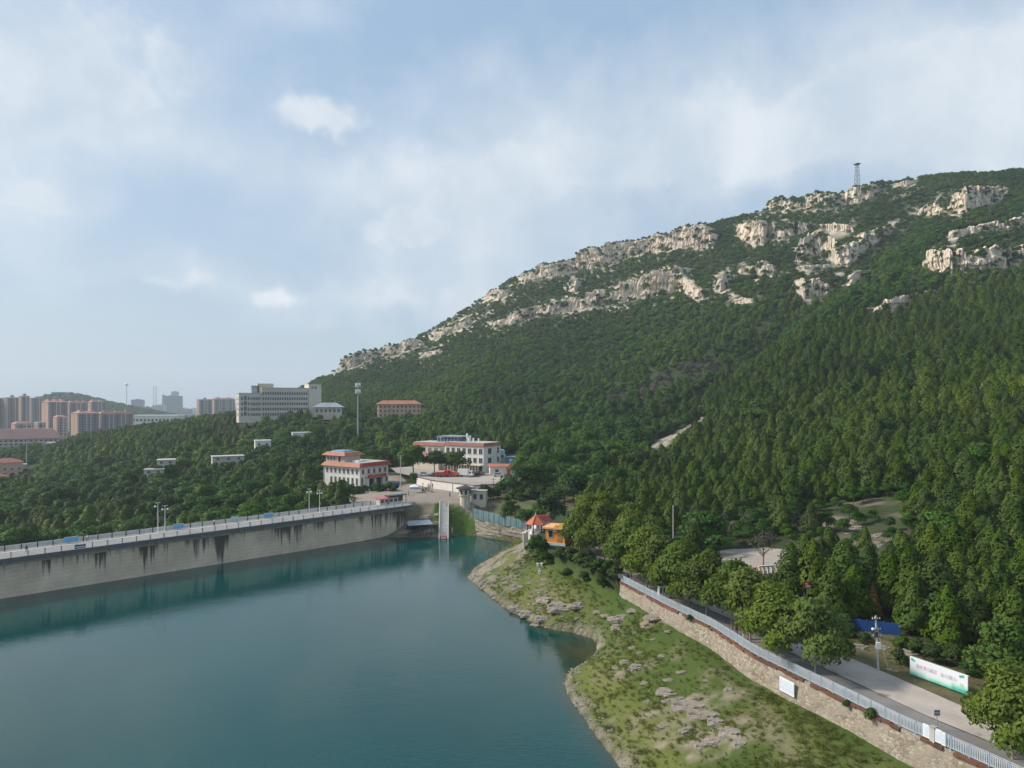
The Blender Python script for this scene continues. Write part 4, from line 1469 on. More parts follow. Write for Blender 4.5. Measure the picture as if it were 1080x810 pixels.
def stone_wall_material():
    m = bpy.data.materials.new('rubble_masonry')
    m.use_nodes = True
    t = NT(m.node_tree)
    tc = t.n('ShaderNodeTexCoord')
    P = tc.outputs['Object']
    mp = t.n('ShaderNodeMapping'); mp.inputs['Scale'].default_value = (1, 1, 1.5)
    t.link(P, mp.inputs[0])
    wv = t.vmath('ADD', mp.outputs[0], t.vmath('MULTIPLY', t.noise(P, 1.5, 3, .5, out='Color'), (.25, .25, .25)))
    v = t.n('ShaderNodeTexVoronoi', feature='DISTANCE_TO_EDGE'); v.inputs['Scale'].default_value = 2.3
    t.link(wv, v.inputs['Vector'])
    v2 = t.n('ShaderNodeTexVoronoi', feature='F1'); v2.inputs['Scale'].default_value = 2.3
    t.link(wv, v2.inputs['Vector'])
    joint = t.ramp(v.outputs['Distance'], [(0.015, 1.0), (0.07, 0.0)])
    sepc = t.n('ShaderNodeSeparateColor'); t.link(v2.outputs['Color'], sepc.inputs[0])
    c = t.ramp(sepc.outputs[0], [(0.1, (0.25, 0.195, 0.14)), (0.5, (0.335, 0.29, 0.23)), (0.95, (0.43, 0.38, 0.31))])
    c = t.mix(t.math('MULTIPLY', joint, 0.75), c, (0.13, 0.10, 0.075))
    mud = t.ramp(t.noise(P, 0.32, 6, 0.65), [(0.42, 0.0), (0.62, 0.8)])
    c = t.mix(mud, c, (0.32, 0.275, 0.215))
    moss = t.ramp(t.noise(P, 0.55, 5, 0.7), [(0.60, 0.0), (0.70, 0.55)])
    c = t.mix(moss, c, (0.085, 0.075, 0.045))
    bs = t.n('ShaderNodeBsdfPrincipled')
    t.link(c, bs.inputs['Base Color'])
    bs.inputs['Roughness'].default_value = 0.9
    bs.inputs['Specular IOR Level'].default_value = 0.15
    b = t.n('ShaderNodeBump'); b.inputs['Strength'].default_value = 0.8; b.inputs['Distance'].default_value = 0.08
    t.link(v.outputs['Distance'], b.inputs['Height']); t.link(b.outputs[0], bs.inputs['Normal'])
    out = t.n('ShaderNodeOutputMaterial')
    t.link(bs.outputs[0], out.inputs[0])
    return m


def dam_material():
    m = bpy.data.materials.new('stained_dam_concrete')
    m.use_nodes = True
    t = NT(m.node_tree)
    tc = t.n('ShaderNodeTexCoord')
    P = tc.outputs['Object']
    sep = t.n('ShaderNodeSeparateXYZ'); t.link(P, sep.inputs[0])
    n1 = t.noise(P, 0.22, 6, 0.65)
    n2 = t.noise(P, 3.0, 4, 0.6)
    c = t.ramp(t.math('ADD', t.math('MULTIPLY', n1, 0.7), t.math('MULTIPLY', n2, 0.3)), [(0.34, (0.52, 0.43, 0.325)), (0.66, (0.80, 0.68, 0.52))])
    # lift joints
    band = t.math('FRACT', t.math('MULTIPLY', t.math('ADD', sep.outputs[2], t.math('MULTIPLY', n1, 0.15)), 1.15))
    c = t.mix(t.ramp(band, [(0.02, 0.5), (0.09, 0.0)]), c, (0.17, 0.15, 0.12))
    # seepage streaks hanging from the crest
    mp = t.n('ShaderNodeMapping'); mp.inputs['Scale'].default_value = (1.0, 1.0, 0.035)
    t.link(P, mp.inputs[0])
    s1 = t.noise(mp.outputs[0], 0.19, 3, 0.5)
    s2 = t.noise(mp.outputs[0], 1.3, 4, 0.6)
    drop = t.math('MULTIPLY', t.math('SUBTRACT', sep.outputs[2], 3.5), 0.022)
    s = t.math('ADD', t.math('ADD', t.math('MULTIPLY', s1, 0.6), t.math('MULTIPLY', s2, 0.5)), drop)
    k = t.ramp(s, [(0.59, 0.0), (0.66, 0.88)])
    c = t.mix(k, c, (0.035, 0.033, 0.030))
    # upper soot band with ragged lower edge
    top = t.math('ADD', t.math('MULTIPLY', t.math('SUBTRACT', sep.outputs[2], 6.6), 0.9), t.math('MULTIPLY', t.math('SUBTRACT', t.noise(P, 0.5, 5, 0.65), 0.5), 2.4))
    c = t.mix(t.ramp(top, [(0.25, 0.0), (0.7, 0.45)]), c, (0.10, 0.09, 0.07))
    # damp line at the water
    wet = t.ramp(sep.outputs[2], [(0.0, 0.6), (0.05, 0.0)])
    c = t.mix(wet, c, (0.16, 0.14, 0.10))
    bs = t.n('ShaderNodeBsdfPrincipled')
    t.link(c, bs.inputs['Base Color'])
    bs.inputs['Roughness'].default_value = 0.9
    bs.inputs['Specular IOR Level'].default_value = 0.15
    b = t.n('ShaderNodeBump'); b.inputs['Strength'].default_value = 0.4; b.inputs['Distance'].default_value = 0.06
    t.link(t.math('ADD', n2, n1), b.inputs['Height']); t.link(b.outputs[0], bs.inputs['Normal'])
    out = t.n('ShaderNodeOutputMaterial')
    t.link(bs.outputs[0], out.inputs[0])
    return m


STONEWALL = stone_wall_material()


def lettering(txt, size, m, parent, loc, rz=0.0, width=None, name='lettering', facing=0.0):
    cu = bpy.data.curves.new('lettering', 'FONT')
    cu.body = txt; cu.size = size; cu.align_x = 'CENTER'; cu.align_y = 'CENTER'; cu.extrude = 0.012
    tmp = bpy.data.objects.new('lettering', cu)
    COL.objects.link(tmp)
    dg = bpy.context.evaluated_depsgraph_get()
    me = bpy.data.meshes.new_from_object(tmp.evaluated_get(dg))
    bpy.data.objects.remove(tmp)
    me.name = name
    me.materials.clear(); me.materials.append(m)
    n = len(me.vertices)
    co = np.empty(n * 3, np.float32); me.vertices.foreach_get('co', co); co = co.reshape(-1, 3)
    if width and n:
        w = co[:, 0].max() - co[:, 0].min()
        co[:, 0] *= width / w
    # stand upright, facing -y
    co = np.stack([co[:, 0], -co[:, 2], co[:, 1]], 1)
    me.vertices.foreach_set('co', co.ravel().astype(np.float32)); me.update()
    return link_mesh(name, me, None, parent, loc, rz)


# ---------------------------------------------------------------- dam
DAM_ANG = math.atan2(DAM_DIR[1], DAM_DIR[0])


def lz(s):
    return deck_z(s)


def build_dam():
    d = empty('dam', (*dam_pt(0), 0), DAM_ANG, 'long concrete dam with black seepage stains holding back the reservoir', 'dam')
    s0, s1 = -DAM_BACK, DAM_LEN + 1.5
    mb = MB()
    mb.obox((s0, 0), (s1 - 2, 0), 5.8, (-14, -14), (lz(s0) - 0.95, lz(s1) - 0.95), 4.6)
    mb.obj('wall', dam_material(), d)
    MB().obox((s0, 0), (s1, 0), DAM_W, (lz(s0) - 0.38, lz(s1) - 0.38), (lz(s0), lz(s1)), DAM_W / 2).obj('road_deck', mat('deck_paving', (0.47, 0.41, 0.345), 0.9, 0.1, 0.5, streak=0.0), d)
    # edge beam, dark and slightly proud of the deck
    MB().obox((s0, 0), (s1, 0), 0.34, (lz(s0) - 0.62, lz(s1) - 0.62), (lz(s0) + 0.05, lz(s1) + 0.05), -0.16).obj('edge_beam', mat('edge_beam_concrete', (0.11, 0.115, 0.125), 0.8, 0.12, 1.5), d)
    MB().obox((s0, 0), (s1 - 2, 0), 0.5, (lz(s0) - 1.7, lz(s1) - 1.7), (lz(s0) - 0.40, lz(s1) - 0.40), 1.75).obj('cap_beam', CONC, d)
    k = -28.0
    while k < s1 - 3:
        MB().add([(k - .35, 1.6, lz(k) - 1.5), (k + .35, 1.6, lz(k) - 1.5), (k + .35, 1.6, lz(k) - .40), (k - .35, 1.6, lz(k) - .40),
                  (k - .35, 0.05, lz(k) - .85), (k + .35, 0.05, lz(k) - .85), (k + .35, 0.05, lz(k) - .40), (k - .35, 0.05, lz(k) - .40)],
                 [(0, 1, 5, 4), (4, 5, 6, 7), (3, 2, 1, 0), (0, 4, 7, 3), (1, 2, 6, 5), (2, 3, 7, 6)]).obj('bracket', CONCP, d)
        k += 9.6
    # two painted reddish-tan lines on the paving
    for off, wd in ((3.1, .35), (6.3, .35)):
        MB().obox((s0, 0), (s1, 0), wd, (lz(s0) + .004, lz(s1) + .004), (lz(s0) + .008, lz(s1) + .008), off).obj('paving_band', mat('tan_paving_band', (0.38, 0.24, 0.15), 0.9, 0.1), d)
    for side, off in (('lake', 0.22), ('valley', DAM_W - 0.25)):
        mb = MB()
        for hgt in (0.12, 1.08):
            mb.obox((-34, 0), (s1, 0), 0.07, (lz(-34) + hgt - .05, lz(s1) + hgt - .05), (lz(-34) + hgt + .05, lz(s1) + hgt + .05), off)
        s = -34.0
        while s < s1 - .1:
            z = lz(s)
            mb.box(s - .05, s + .05, off - .018, off + .018, z + .17, z + 1.03)
            s += 0.19
        r = mb.obj('railing', WRAIL, d)
        s = -33.0
        while s < s1:
            z = lz(s)
            MB().box(s - .1, s + .1, off - .1, off + .1, z, z + 1.22).obj('post', DSTEEL if side == 'valley' else STEEL, r)
            s += 2.9


build_dam()


def on_dam(px, off):
    """arc length on the dam whose point at offset off is seen at column px"""
    lo, hi = -60.0, DAM_LEN
    for _ in range(50):
        m = (lo + hi) / 2
        x, y = dam_pt(m, off)
        if 540 + F * x / y < px: lo = m
        else: hi = m
    return lo


def deck_lamp(px, off, h, twin, label):
    s = on_dam(px, off)
    x, y = dam_pt(s, off)
    o = empty('street_lamp', (x, y, deck_z(s)), DAM_ANG, label, 'street lamp', 'lamps on the dam')
    MB().cyl((0, 0, 0), (0, 0, .35), .16, .14, 8).cyl((0, 0, .35), (0, 0, h), .085, .06, 8).obj('pole', LWHITE, o)
    MB().box(-.55, .55, -.3, .3, h, h + .07).obj('solar_panel', STEEL, o)
    for sx in ((-1, 1) if twin else (-1,)):
        MB().cyl((0, 0, h - .9), (sx * .55, 0, h - .75), .04, .03, 6).obj('arm', LWHITE, o)
        MB().sphere((sx * .62, 0, h - .78), .24, 10, 7).obj('lamp_head', LWHITE, o, smooth=True)
    MB().box(-.16, .16, -.22, -.06, h * .35, h * .35 + .5).obj('control_box', STEEL, o)
    return o


deck_lamp(166.5, 7.6, 7.2, False, 'taller of the two white lamp posts close together on the open middle of the dam')
deck_lamp(174, 7.6, 6.3, True, 'shorter of the two white lamp posts close together on the open middle of the dam')
deck_lamp(326, 7.6, 6.9, True, 'white lamp post on the dam, second nearest to the red-eaved building')
deck_lamp(337, 7.6, 6.2, True, 'white lamp post on the dam just before the red-eaved building')

for px, w, lab in ((75, 2.7, 'blue notice board on the dam railing nearest the left picture edge'), (188, 2.4, 'blue notice board on the dam railing beside the pair of lamp posts'),
                   (247, 1.7, 'smallest pale blue board on the dam railing'), (283, 2.4, 'blue notice board on the dam railing before the valley shrubs')):
    s = on_dam(px, DAM_W - .25)
    x, y = dam_pt(s, DAM_W - .42)
    o = empty('notice_board', (x, y, deck_z(s)), DAM_ANG, lab, 'notice board', 'blue boards on the dam railing')
    MB().box(-w / 2, w / 2, -.03, .03, .2, 1.35).obj('panel', SKYBLUE if px != 247 else mat('faded_blue_board', (0.32, 0.45, 0.58), 0.6, 0.06), o)
    MB().box(-w / 2 - .04, w / 2 + .04, -.045, .04, 1.35, 1.41).box(-w / 2 - .04, w / 2 + .04, -.045, .04, .14, .2).obj('frame', WRAIL, o)

s = on_dam(84, .05)
x, y = dam_pt(s, -.42)
o = empty('notice_board', (x, y, deck_z(s)), DAM_ANG, 'small navy and white notice on the lake side dam railing', 'notice board')
MB().box(-1.0, 1.0, -.03, .03, .2, 1.0).obj('panel', mat('navy_board', (0.06, 0.09, 0.16), 0.5), o)
MB().box(-.9, .9, -.05, -.035, .45, .62).obj('white_band', LWHITE, o)


# ---------------------------------------------------------------- retaining wall and railing along the road
def offset_line(pts, off):
    out = []
    for i in range(len(pts)):
        a, b = Vector(pts[max(i - 1, 0)]), Vector(pts[min(i + 1, len(pts) - 1)])
        d = (b - a).normalized()
        out.append((pts[i][0] - d.y * off, pts[i][1] + d.x * off))      # + is to the left of the walking direction
    return out


def build_wall():
    line = resample(WALL, 1.0)
    pts = [tuple(p) for p in line]
    front = offset_line(pts, -0.75)      # towards the lake
    back = offset_line(pts, 2.0)
    # WALL runs towards the viewer: its left is the road side
    n = len(pts)
    o = empty('retaining_wall', (pts[0][0], pts[0][1], 6), 0, 'long tan rubble stone retaining wall below the lakeside road', 'wall')
    ox, oy = pts[0][0], pts[0][1]
    rng = np.random.default_rng(4)
    rows = []
    zs = np.linspace(0, 1, 7)
    V = []
    for i in range(n):
        fx, fy = front[i]; bx, by = back[i]
        d = Vector((bx - fx, by - fy)).normalized()
        zb, zt = 4.2, 8.93
        for k in zs:
            j = (vn2(i * .9, k * 6, 3) - .5) * .16
            batter = 0.5 * k
            V.append((fx + d.x * (batter + j) - ox, fy + d.y * (batter + j) - oy, zb + (zt - zb) * k - 6))
        V.append((bx - ox, by - oy, zt - 6)); V.append((bx - ox, by - oy, zb - 6))
    m = len(zs) + 2
    Fc = []
    for i in range(n - 1):
        for k in range(m - 1):
            a = i * m + k
            Fc.append((a, a + 1, a + m + 1, a + m))
    me = np_mesh('stone_face', V, Fc, False)
    link_mesh('stone_face', me, STONEWALL, o)
    cm = MB()
    for i in range(n - 1):
        p, q = (front[i][0] - ox, front[i][1] - oy), (front[i + 1][0] - ox, front[i + 1][1] - oy)
        j = random.uniform(-.05, .05)
        if random.random() < 0.93:
            cm.obox(p, q, 0.42, (8.72 + j - 6, 8.72 + j - 6), (9.0 + j - 6, 9.0 + j - 6), .55 + j)
    cm.obj('coping', RUST, o)
    # railing
    rl = [tuple(p) for p in resample(offset_line(pts, -0.05), 1.6)]
    r = empty('railing', (rl[0][0], rl[0][1], 9.0), 0, 'long pale blue metal railing on top of the retaining wall', 'railing')
    ox, oy = rl[0]
    pm = MB()
    gap = None
    for i in range(len(rl) - 1):
        p, q = Vector((rl[i][0] - ox, rl[i][1] - oy)), Vector((rl[i + 1][0] - ox, rl[i + 1][1] - oy))
        for z in (.12, 1.02, 1.16):
            pm.obox(p, q, .06, z, z + .055)
        L = (q - p).length
        dd = (q - p).normalized()
        k = 0.07
        while k < L:
            c = p + dd * k
            pm.obox(c, c + dd * .075, .03, .17, 1.02)
            k += .145
        MB().obox(p - dd * .06, p + dd * .06, .11, -.05, 1.24).obj('post', mat('blue_grey_post', (0.30, 0.37, 0.45), 0.5, 0.08), r)
    pm.obj('rail_panel', BLUERAIL, r)
    return pts


random.seed(11)
WALL_PTS = build_wall()


def wall_at(px):
    """point and heading on the wall line nearest the bearing px"""
    best = min(range(len(WALL_PTS) - 1), key=lambda i: abs(540 + F * WALL_PTS[i][0] / WALL_PTS[i][1] - px) if WALL_PTS[i][1] > 50 else 1e9)
    p, q = Vector(WALL_PTS[best]), Vector(WALL_PTS[best + 1])
    d = (q - p).normalized()
    return p, d


def wall_board(px, w, z0, z1, out, label, rows, name='notice_board'):
    p, d = wall_at(px)
    n = Vector((d.y, -d.x))             # to the lake
    c = p + n * out
    ang = math.atan2(d.y, d.x)
    o = empty(name, (c.x, c.y, z0), ang, label, 'notice board')
    h = z1 - z0
    MB().box(-w / 2, w / 2, -.04, .04, 0, h).obj('panel', LWHITE, o)
    mb = MB()
    for k in range(rows):
        x = -w / 2 + (k + .5) * w / rows
        mb.box(x - w / rows * .42, x + w / rows * .42, -.052, -.041, .12 * h, .9 * h)
    mb.obj('sheet', mat('pale_blue_sheet', (0.60, 0.68, 0.76), 0.6, 0.08, 3.0), o)
    return o


wall_board(833, 2.25, 6.75, 8.35, .78, 'large white board of pale blue sheets mounted on the stone retaining wall', 6)
wall_board(988, 1.75, 9.15, 10.35, .12, 'wide white board hung on the blue railing above the stone wall', 1, 'sign_board')
wall_board(1000, .38, 9.1, 10.3, .12, 'narrow white board hung on the blue railing beside the wide one', 1, 'sign_board')
# grey end pillar of the blue railing
p, d = wall_at(979)
o = empty('gate_pillar', (p.x, p.y, 8.95), math.atan2(d.y, d.x), 'square grey concrete pillar breaking the blue railing beside the white boards', 'pillar')
MB().box(-.22, .22, -.22, .22, 0, 1.35).obj('shaft', CONCP, o)
MB().box(-.27, .27, -.27, .27, 1.35, 1.45).obj('cap', CONC, o)

# small sign on a thin post behind the railing
p, d = wall_at(978)
n = Vector((d.y, -d.x))
c = p - n * 2.2
o = empty('road_sign', (c.x, c.y, 9.05), 0, 'small grey square road sign on a thin post at the asphalt edge', 'sign')
MB().cyl((0, 0, 0), (0, 0, 1.9), .03, .03, 6).obj('post', STEEL, o)
MB().box(-.27, .27, -.02, .02, 1.45, 1.98).obj('plate', mat('grey_sign_plate', (0.22, 0.22, 0.25), 0.5), o)
MB().box(-.2, .2, -.03, -.021, 1.68, 1.76).obj('stripe', LWHITE, o)

# sign at the start of the wall
x, y, z = hit(657, 627)
o = empty('sign_board', (x, y, z), 0.1, 'small pale grey sign box on a dark post in the grass at the wall end', 'sign')
MB().cyl((0, 0, -.3), (0, 0, 2.6), .07, .06, 7).obj('post', DSTEEL, o)
MB().box(-.75, .75, -.12, .12, 2.5, 3.15).obj('panel', STEEL, o)

# white stand behind the railing
p, d = wall_at(692)
c = p + Vector((-d.y, d.x)) * 1.3
o = empty('ticket_booth', (c.x, c.y, 9.05), 0.15, 'slim white booth with two dark slots standing behind the blue railing', 'booth')
MB().box(-.55, .55, -.4, .4, 0, 2.0).obj('body', LWHITE, o)
MB().box(-.65, .65, -.5, .5, 2.0, 2.1).obj('roof', CONCP, o)
for sx in (-.26, .26):
    MB().box(sx - .13, sx + .13, -.42, -.4, .9, 1.7).obj('opening', DARK, o)

# lamp and camera pole on the bank
x, y, z = hit(569, 626)
o = empty('camera_pole', (x, y, z), 0, 'pale pole with floodlights and a camera box on the grassy bank', 'pole')
MB().cyl((0, 0, -.3), (0, 0, 5.6), .085, .06, 8).obj('pole', STEEL, o)
MB().box(-.22, .22, -.16, .16, 3.6, 4.3).obj('control_box', LWHITE, o)
MB().box(-.5, .5, -.04, .04, 5.05, 5.13).obj('crossarm', STEEL, o)
for sx in (-.38, .38):
    MB().box(sx - .2, sx + .2, -.3, .1, 5.15, 5.75).obj('floodlight', LWHITE, o)
MB().cyl((0, -.1, 4.75), (0, -.55, 4.7), .09, .1, 8).obj('camera', LWHITE, o)
MB().box(-.3, .3, -.3, .3, -.25, .08).obj('base', CONCP, o)


# ---------------------------------------------------------------- things beside the road
def billboard():
    a, b = Vector(W(960, 711, 9.3)), Vector(W(1021, 733.5, 9.3))
    d = (b - a)
    L = d.length
    ang = math.atan2(d.y, d.x)
    o = empty('billboard', (a.x, a.y, 9.3), ang, 'long white and green banner billboard standing in the verge of the concrete road', 'billboard')
    H_ = 2.0
    m = bpy.data.materials.new('banner_print')
    m.use_nodes = True
    t = NT(m.node_tree)
    tc = t.n('ShaderNodeTexCoord')
    sep = t.n('ShaderNodeSeparateXYZ'); t.link(tc.outputs['Object'], sep.inputs[0])
    wave = t.n('ShaderNodeTexNoise'); wave.inputs['Scale'].default_value = 0.8
    t.link(tc.outputs['Object'], wave.inputs['Vector'])
    hh = t.math('ADD', t.math('MULTIPLY', sep.outputs[2], 0.5), t.math('MULTIPLY', t.math('SUBTRACT', wave.outputs['Fac'], .5), .35))
    hh = t.math('SUBTRACT', hh, t.math('MULTIPLY', t.math('GREATER_THAN', sep.outputs[0], 4.6), 0.10))
    c = t.ramp(hh, [(0.02, (0.06, 0.42, 0.33)), (0.14, (0.30, 0.62, 0.50)), (0.32, (0.66, 0.76, 0.74)), (0.5, (0.72, 0.75, 0.78))])
    bs = t.n('ShaderNodeBsdfPrincipled'); t.link(c, bs.inputs['Base Color']); bs.inputs['Roughness'].default_value = 0.45
    out = t.n('ShaderNodeOutputMaterial'); t.link(bs.outputs[0], out.inputs[0])
    MB().box(0, L, -.05, .05, 0.05, H_ + .05).obj('panel', m, o)
    MB().box(-.05, L + .05, .051, .11, H_ - .05, H_ + .09).box(-.05, L + .05, .051, .11, .0, .12).obj('frame', STEEL, o)
    for x in (.2, L / 3, 2 * L / 3, L - .2):
        MB().cyl((x, .16, -.6), (x, .16, H_), .05, .05, 6).obj('post', STEEL, o)
    pink = mat('pink_print', (0.72, 0.52, 0.58), 0.5, 0.05)
    lettering('绿水青山就是', .5, pink, o, (L * .30, -.07, 1.22), width=2.3)
    lettering('金山银山', .5, mat('grey_pink_print', (0.62, 0.56, 0.62), 0.5, 0.05), o, (L * .68, -.07, 1.2), width=1.7)
    mb = MB()
    mb.mi = 0
    for (x, z, r) in ((.28, 1.78, .16), (.5, 1.7, .12), (L - .75, 1.72, .14), (L - .5, 1.8, .16)):
        mb.cyl((x, -.055, z), (x, -.072, z), r, r, 9)
    mb.obj('leaf_print', mat('green_print', (0.08, 0.40, 0.28), 0.5), o)
    MB().cyl((L - .62, -.055, .85), (L - .62, -.07, .85), .2, .2, 12).obj('emblem', mat('grey_green_print', (0.42, 0.56, 0.50), 0.5), o)


billboard()


def utility_pole(px, py, h, label, lean=-.05, gear=True, name='utility_pole', r=.13):
    x, y, z = hit(px, py)
    o = empty(name, (x, y, z), 0, label, 'utility pole')
    MB().cyl((0, 0, -.4), (lean * h, 0, h), r, r * .7, 9).obj('pole', CONCP, o)
    if gear:
        def at_h(k): return lean * h * k
        MB().box(at_h(.47) - .25, at_h(.47) + .2, -.42, -.14, h * .42, h * .42 + .75).obj('meter_box', LWHITE, o)
        for k in (.62, .74, .93):
            MB().box(at_h(k) - .5, at_h(k) + .5, -.1, .02, h * k, h * k + .09).obj('crossarm', DSTEEL, o)
            for sx in (-.42, -.2, .2, .42):
                MB().cyl((at_h(k) + sx, -.04, h * k + .09), (at_h(k) + sx, -.04, h * k + .3), .045, .03, 6).obj('insulator', LWHITE, o)
        MB().cyl((at_h(.78), -.1, h * .78), (at_h(.78) - .55, -.35, h * .80), .04, .03, 6).obj('lamp_arm', STEEL, o)
        MB().sphere((at_h(.78) - .6, -.38, h * .78), .17, 8, 6).obj('lamp_head', LWHITE, o, smooth=True)
        MB().box(at_h(.68) - .33, at_h(.68) + .05, -.3, -.1, h * .64, h * .72).obj('switch_box', DSTEEL, o)
        MB().cyl((at_h(.86), .05, h * .86), (1.75, 1.2, .1), .045, .045, 6).obj('stay', CONCP, o)
    return o


utility_pole(926.5, 709, 6.4, 'leaning grey utility pole with boxes and a stay at the concrete road')

# concrete pole among the trees, mast of the fence corner, pole in the plaza
def plain_pole(px, d, ztop, label, r=.14, arms=0, m=None):
    x, y, z = at(px, d)
    o = empty('utility_pole', (x, y, z), 0, label, 'utility pole')
    MB().cyl((0, 0, -.3), (0, 0, ztop - z), r, r * .7, 9).obj('pole', m or CONCP, o)
    for k in range(arms):
        zz = ztop - z - .5 - .9 * k
        MB().box(-.8, .8, -.06, .06, zz, zz + .1).obj('crossarm', DSTEEL, o)
        for sx in (-.7, -.3, .3, .7):
            MB().cyl((sx, 0, zz + .1), (sx, 0, zz + .32), .05, .04, 6).obj('insulator', LWHITE, o)
    return o


plain_pole(710, 132, 40 - (533 - HZ) / F * 132, 'plain white concrete pole rising out of the roadside trees', .13)
plain_pole(520.5, 219, 40 - (504 - HZ) / F * 219, 'thin dark pole standing at the plaza edge above the stairs', .1, 1, DSTEEL)
plain_pole(422.5, 236, 40 - (480 - HZ) / F * 236, 'tall grey concrete pole in the plaza beside the red-roofed kiosk', .17, 2)
plain_pole(67, 600, 24, 'slender pale pole rising from the far valley trees', .35, 0)
plain_pole(28, 470, 14.5, 'grey pole beside the pink house down in the valley', .25, 0)

# cables over the trees at the right
P0 = Vector((at(710, 132)[0], 132, 40 - (534 - HZ) / F * 132))
for k, (dz, dx) in enumerate(((0, 0), (-.9, .3))):
    A, B = P0 + Vector((0, 0, dz)), Vector((150, 175, 16.5 + dz * 1.5))
    mb = MB()
    prev = A
    for i in range(1, 25):
        t = i / 24
        q = A.lerp(B, t) + Vector((0, 0, -2.6 * 4 * t * (1 - t) * .5))
        mb.cyl(prev, q, .022, .022, 5, False)
        prev = q
    o = mb.obj('power_cable', mat('cable', (0.10, 0.12, 0.11), 0.6))
    tag(o, ('upper' if k == 0 else 'lower') + ' of the two thin cables strung over the trees towards the right', 'cable', 'cables over the trees')

# blue hoarding under the cypresses
a, b = Vector(W(880, 657, 10)), Vector(W(950, 667, 10))
for k, p in enumerate((a, b)):
    pass
ang = math.atan2((b - a).y, (b - a).x)
o = empty('hoarding', (a.x, a.y, h1(a.x, a.y)), ang, 'low bright blue sheet hoarding half hidden under the cypresses', 'hoarding')
L = (b - a).length
nseg = 8
for k in range(nseg):
    x0, x1 = L * k / nseg, L * (k + 1) / nseg
    wp = a + (b - a) * ((k + .5) / nseg)
    g = h1(wp.x, wp.y) - o.location.z
    MB().box(x0 + .02, x1 - .02, -.03, .03, g - .2, g + 1.55).obj('sheet', BLUE, o)
    MB().cyl((x0, .06, g - .3), (x0, .06, g + 1.6), .04, .04, 6).obj('post', STEEL, o)

# red and white sign in the shade
x, y, z = at(851.5, 103)
o = empty('warning_sign', (x, y, z), 0, 'small red and white sign glimpsed between the dark roadside trees', 'sign')
zc = 40 - (617 - HZ) / F * 103 - z
MB().cyl((0, .05, -.2), (0, .05, zc), .04, .04, 6).obj('post', STEEL, o)
MB().box(-.55, .55, -.03, .03, zc - .5, zc + .5).obj('panel', RED, o)
MB().box(-.3, .45, -.045, -.031, zc - .35, zc - .02).box(-.35, .1, -.045, -.031, zc + .08, zc + .3).obj('white_patch', LWHITE, o)

# frame and low walls on the plaza
x, y = W(808, 605, 10.3)
z = h1(x, y) + .1
o = empty('plaza_gateway', (x, y, z), .25, 'cream concrete gateway frame with square openings on the paved clearing', 'gateway')
fm = MB()
for k in range(4):
    fm.box(k * .85 - 1.4, k * .85 - 1.15, -.15, .15, 0, 1.7)
fm.box(-1.5, 1.5, -.18, .18, 1.7, 1.95).box(-1.15, 1.15, -.13, .13, 0, .35)
fm.obj('frame', mat('cream_concrete', (0.62, 0.56, 0.44), 0.85, 0.08), o)
MB().box(-1.1, 1.1, -.08, .08, .36, .5).obj('rail', REDROOF, o)
o = empty('plaza_platform', (x - 2.2, y + 2.6, z), .25, 'low platform with a reddish top on the paved clearing', 'platform')
MB().box(-2.6, 2.8, -1.4, 1.4, -.4, .55).obj('base', CONCP, o)
MB().box(-2.5, 2.7, -1.3, 1.3, .55, .6).obj('top', mat('brick_red_paving', (0.36, 0.17, 0.11), 0.9, 0.12), o)
o = empty('gate_post', (x + 4.2, y + 2.8, z), .25, 'single cream post standing at the far side of the paved clearing', 'post')
MB().box(-.25, .25, -.25, .25, 0, 2.3).obj('shaft', mat('cream_concrete', (0.62, 0.56, 0.44)), o)
MB().box(-.33, .33, -.33, .33, 2.3, 2.5).obj('cap', CONCP, o)


# ---------------------------------------------------------------- stairs, tower, fence and pavilion at the end of the dam
def stairway():
    top, bot = Vector((-21.2, 213.2, 9.0)), Vector((-20.3, 202.4, 0.1))
    d = (bot - top); run = math.hypot(d.x, d.y)
    ang = math.atan2(d.y, d.x)
    o = empty('stairway', (top.x, top.y, 9.0), ang, 'steep white concrete stairway running down the grass bank into the lake', 'stairway')
    n = 26
    mb = MB()
    for k in range(n + 3):
        x0 = run * k / n
        z = -8.9 * (k + 1) / n
        mb.box(x0, x0 + run / n + .002 * (k % 2), -1.15, 1.15, z - 1.2, z)
    mb.obj('steps', mat('pale_stair_concrete', (0.60, 0.575, 0.54), 0.9, 0.07, 1.0), o)
    for sy in (-1.33, 1.33):
        sl = MB()
        sl.add([(0, sy - .17, -1.2), (0, sy + .17, -1.2), (0, sy + .17, .25), (0, sy - .17, .25),
                (run + 1, sy - .17, -10.9), (run + 1, sy + .17, -10.9), (run + 1, sy + .17, -9.2), (run + 1, sy - .17, -9.2)],
               [(0, 1, 2, 3), (7, 6, 5, 4), (0, 4, 5, 1), (3, 2, 6, 7), (0, 3, 7, 4), (1, 5, 6, 2)])
        sl.obj('side_wall', CONCP, o)


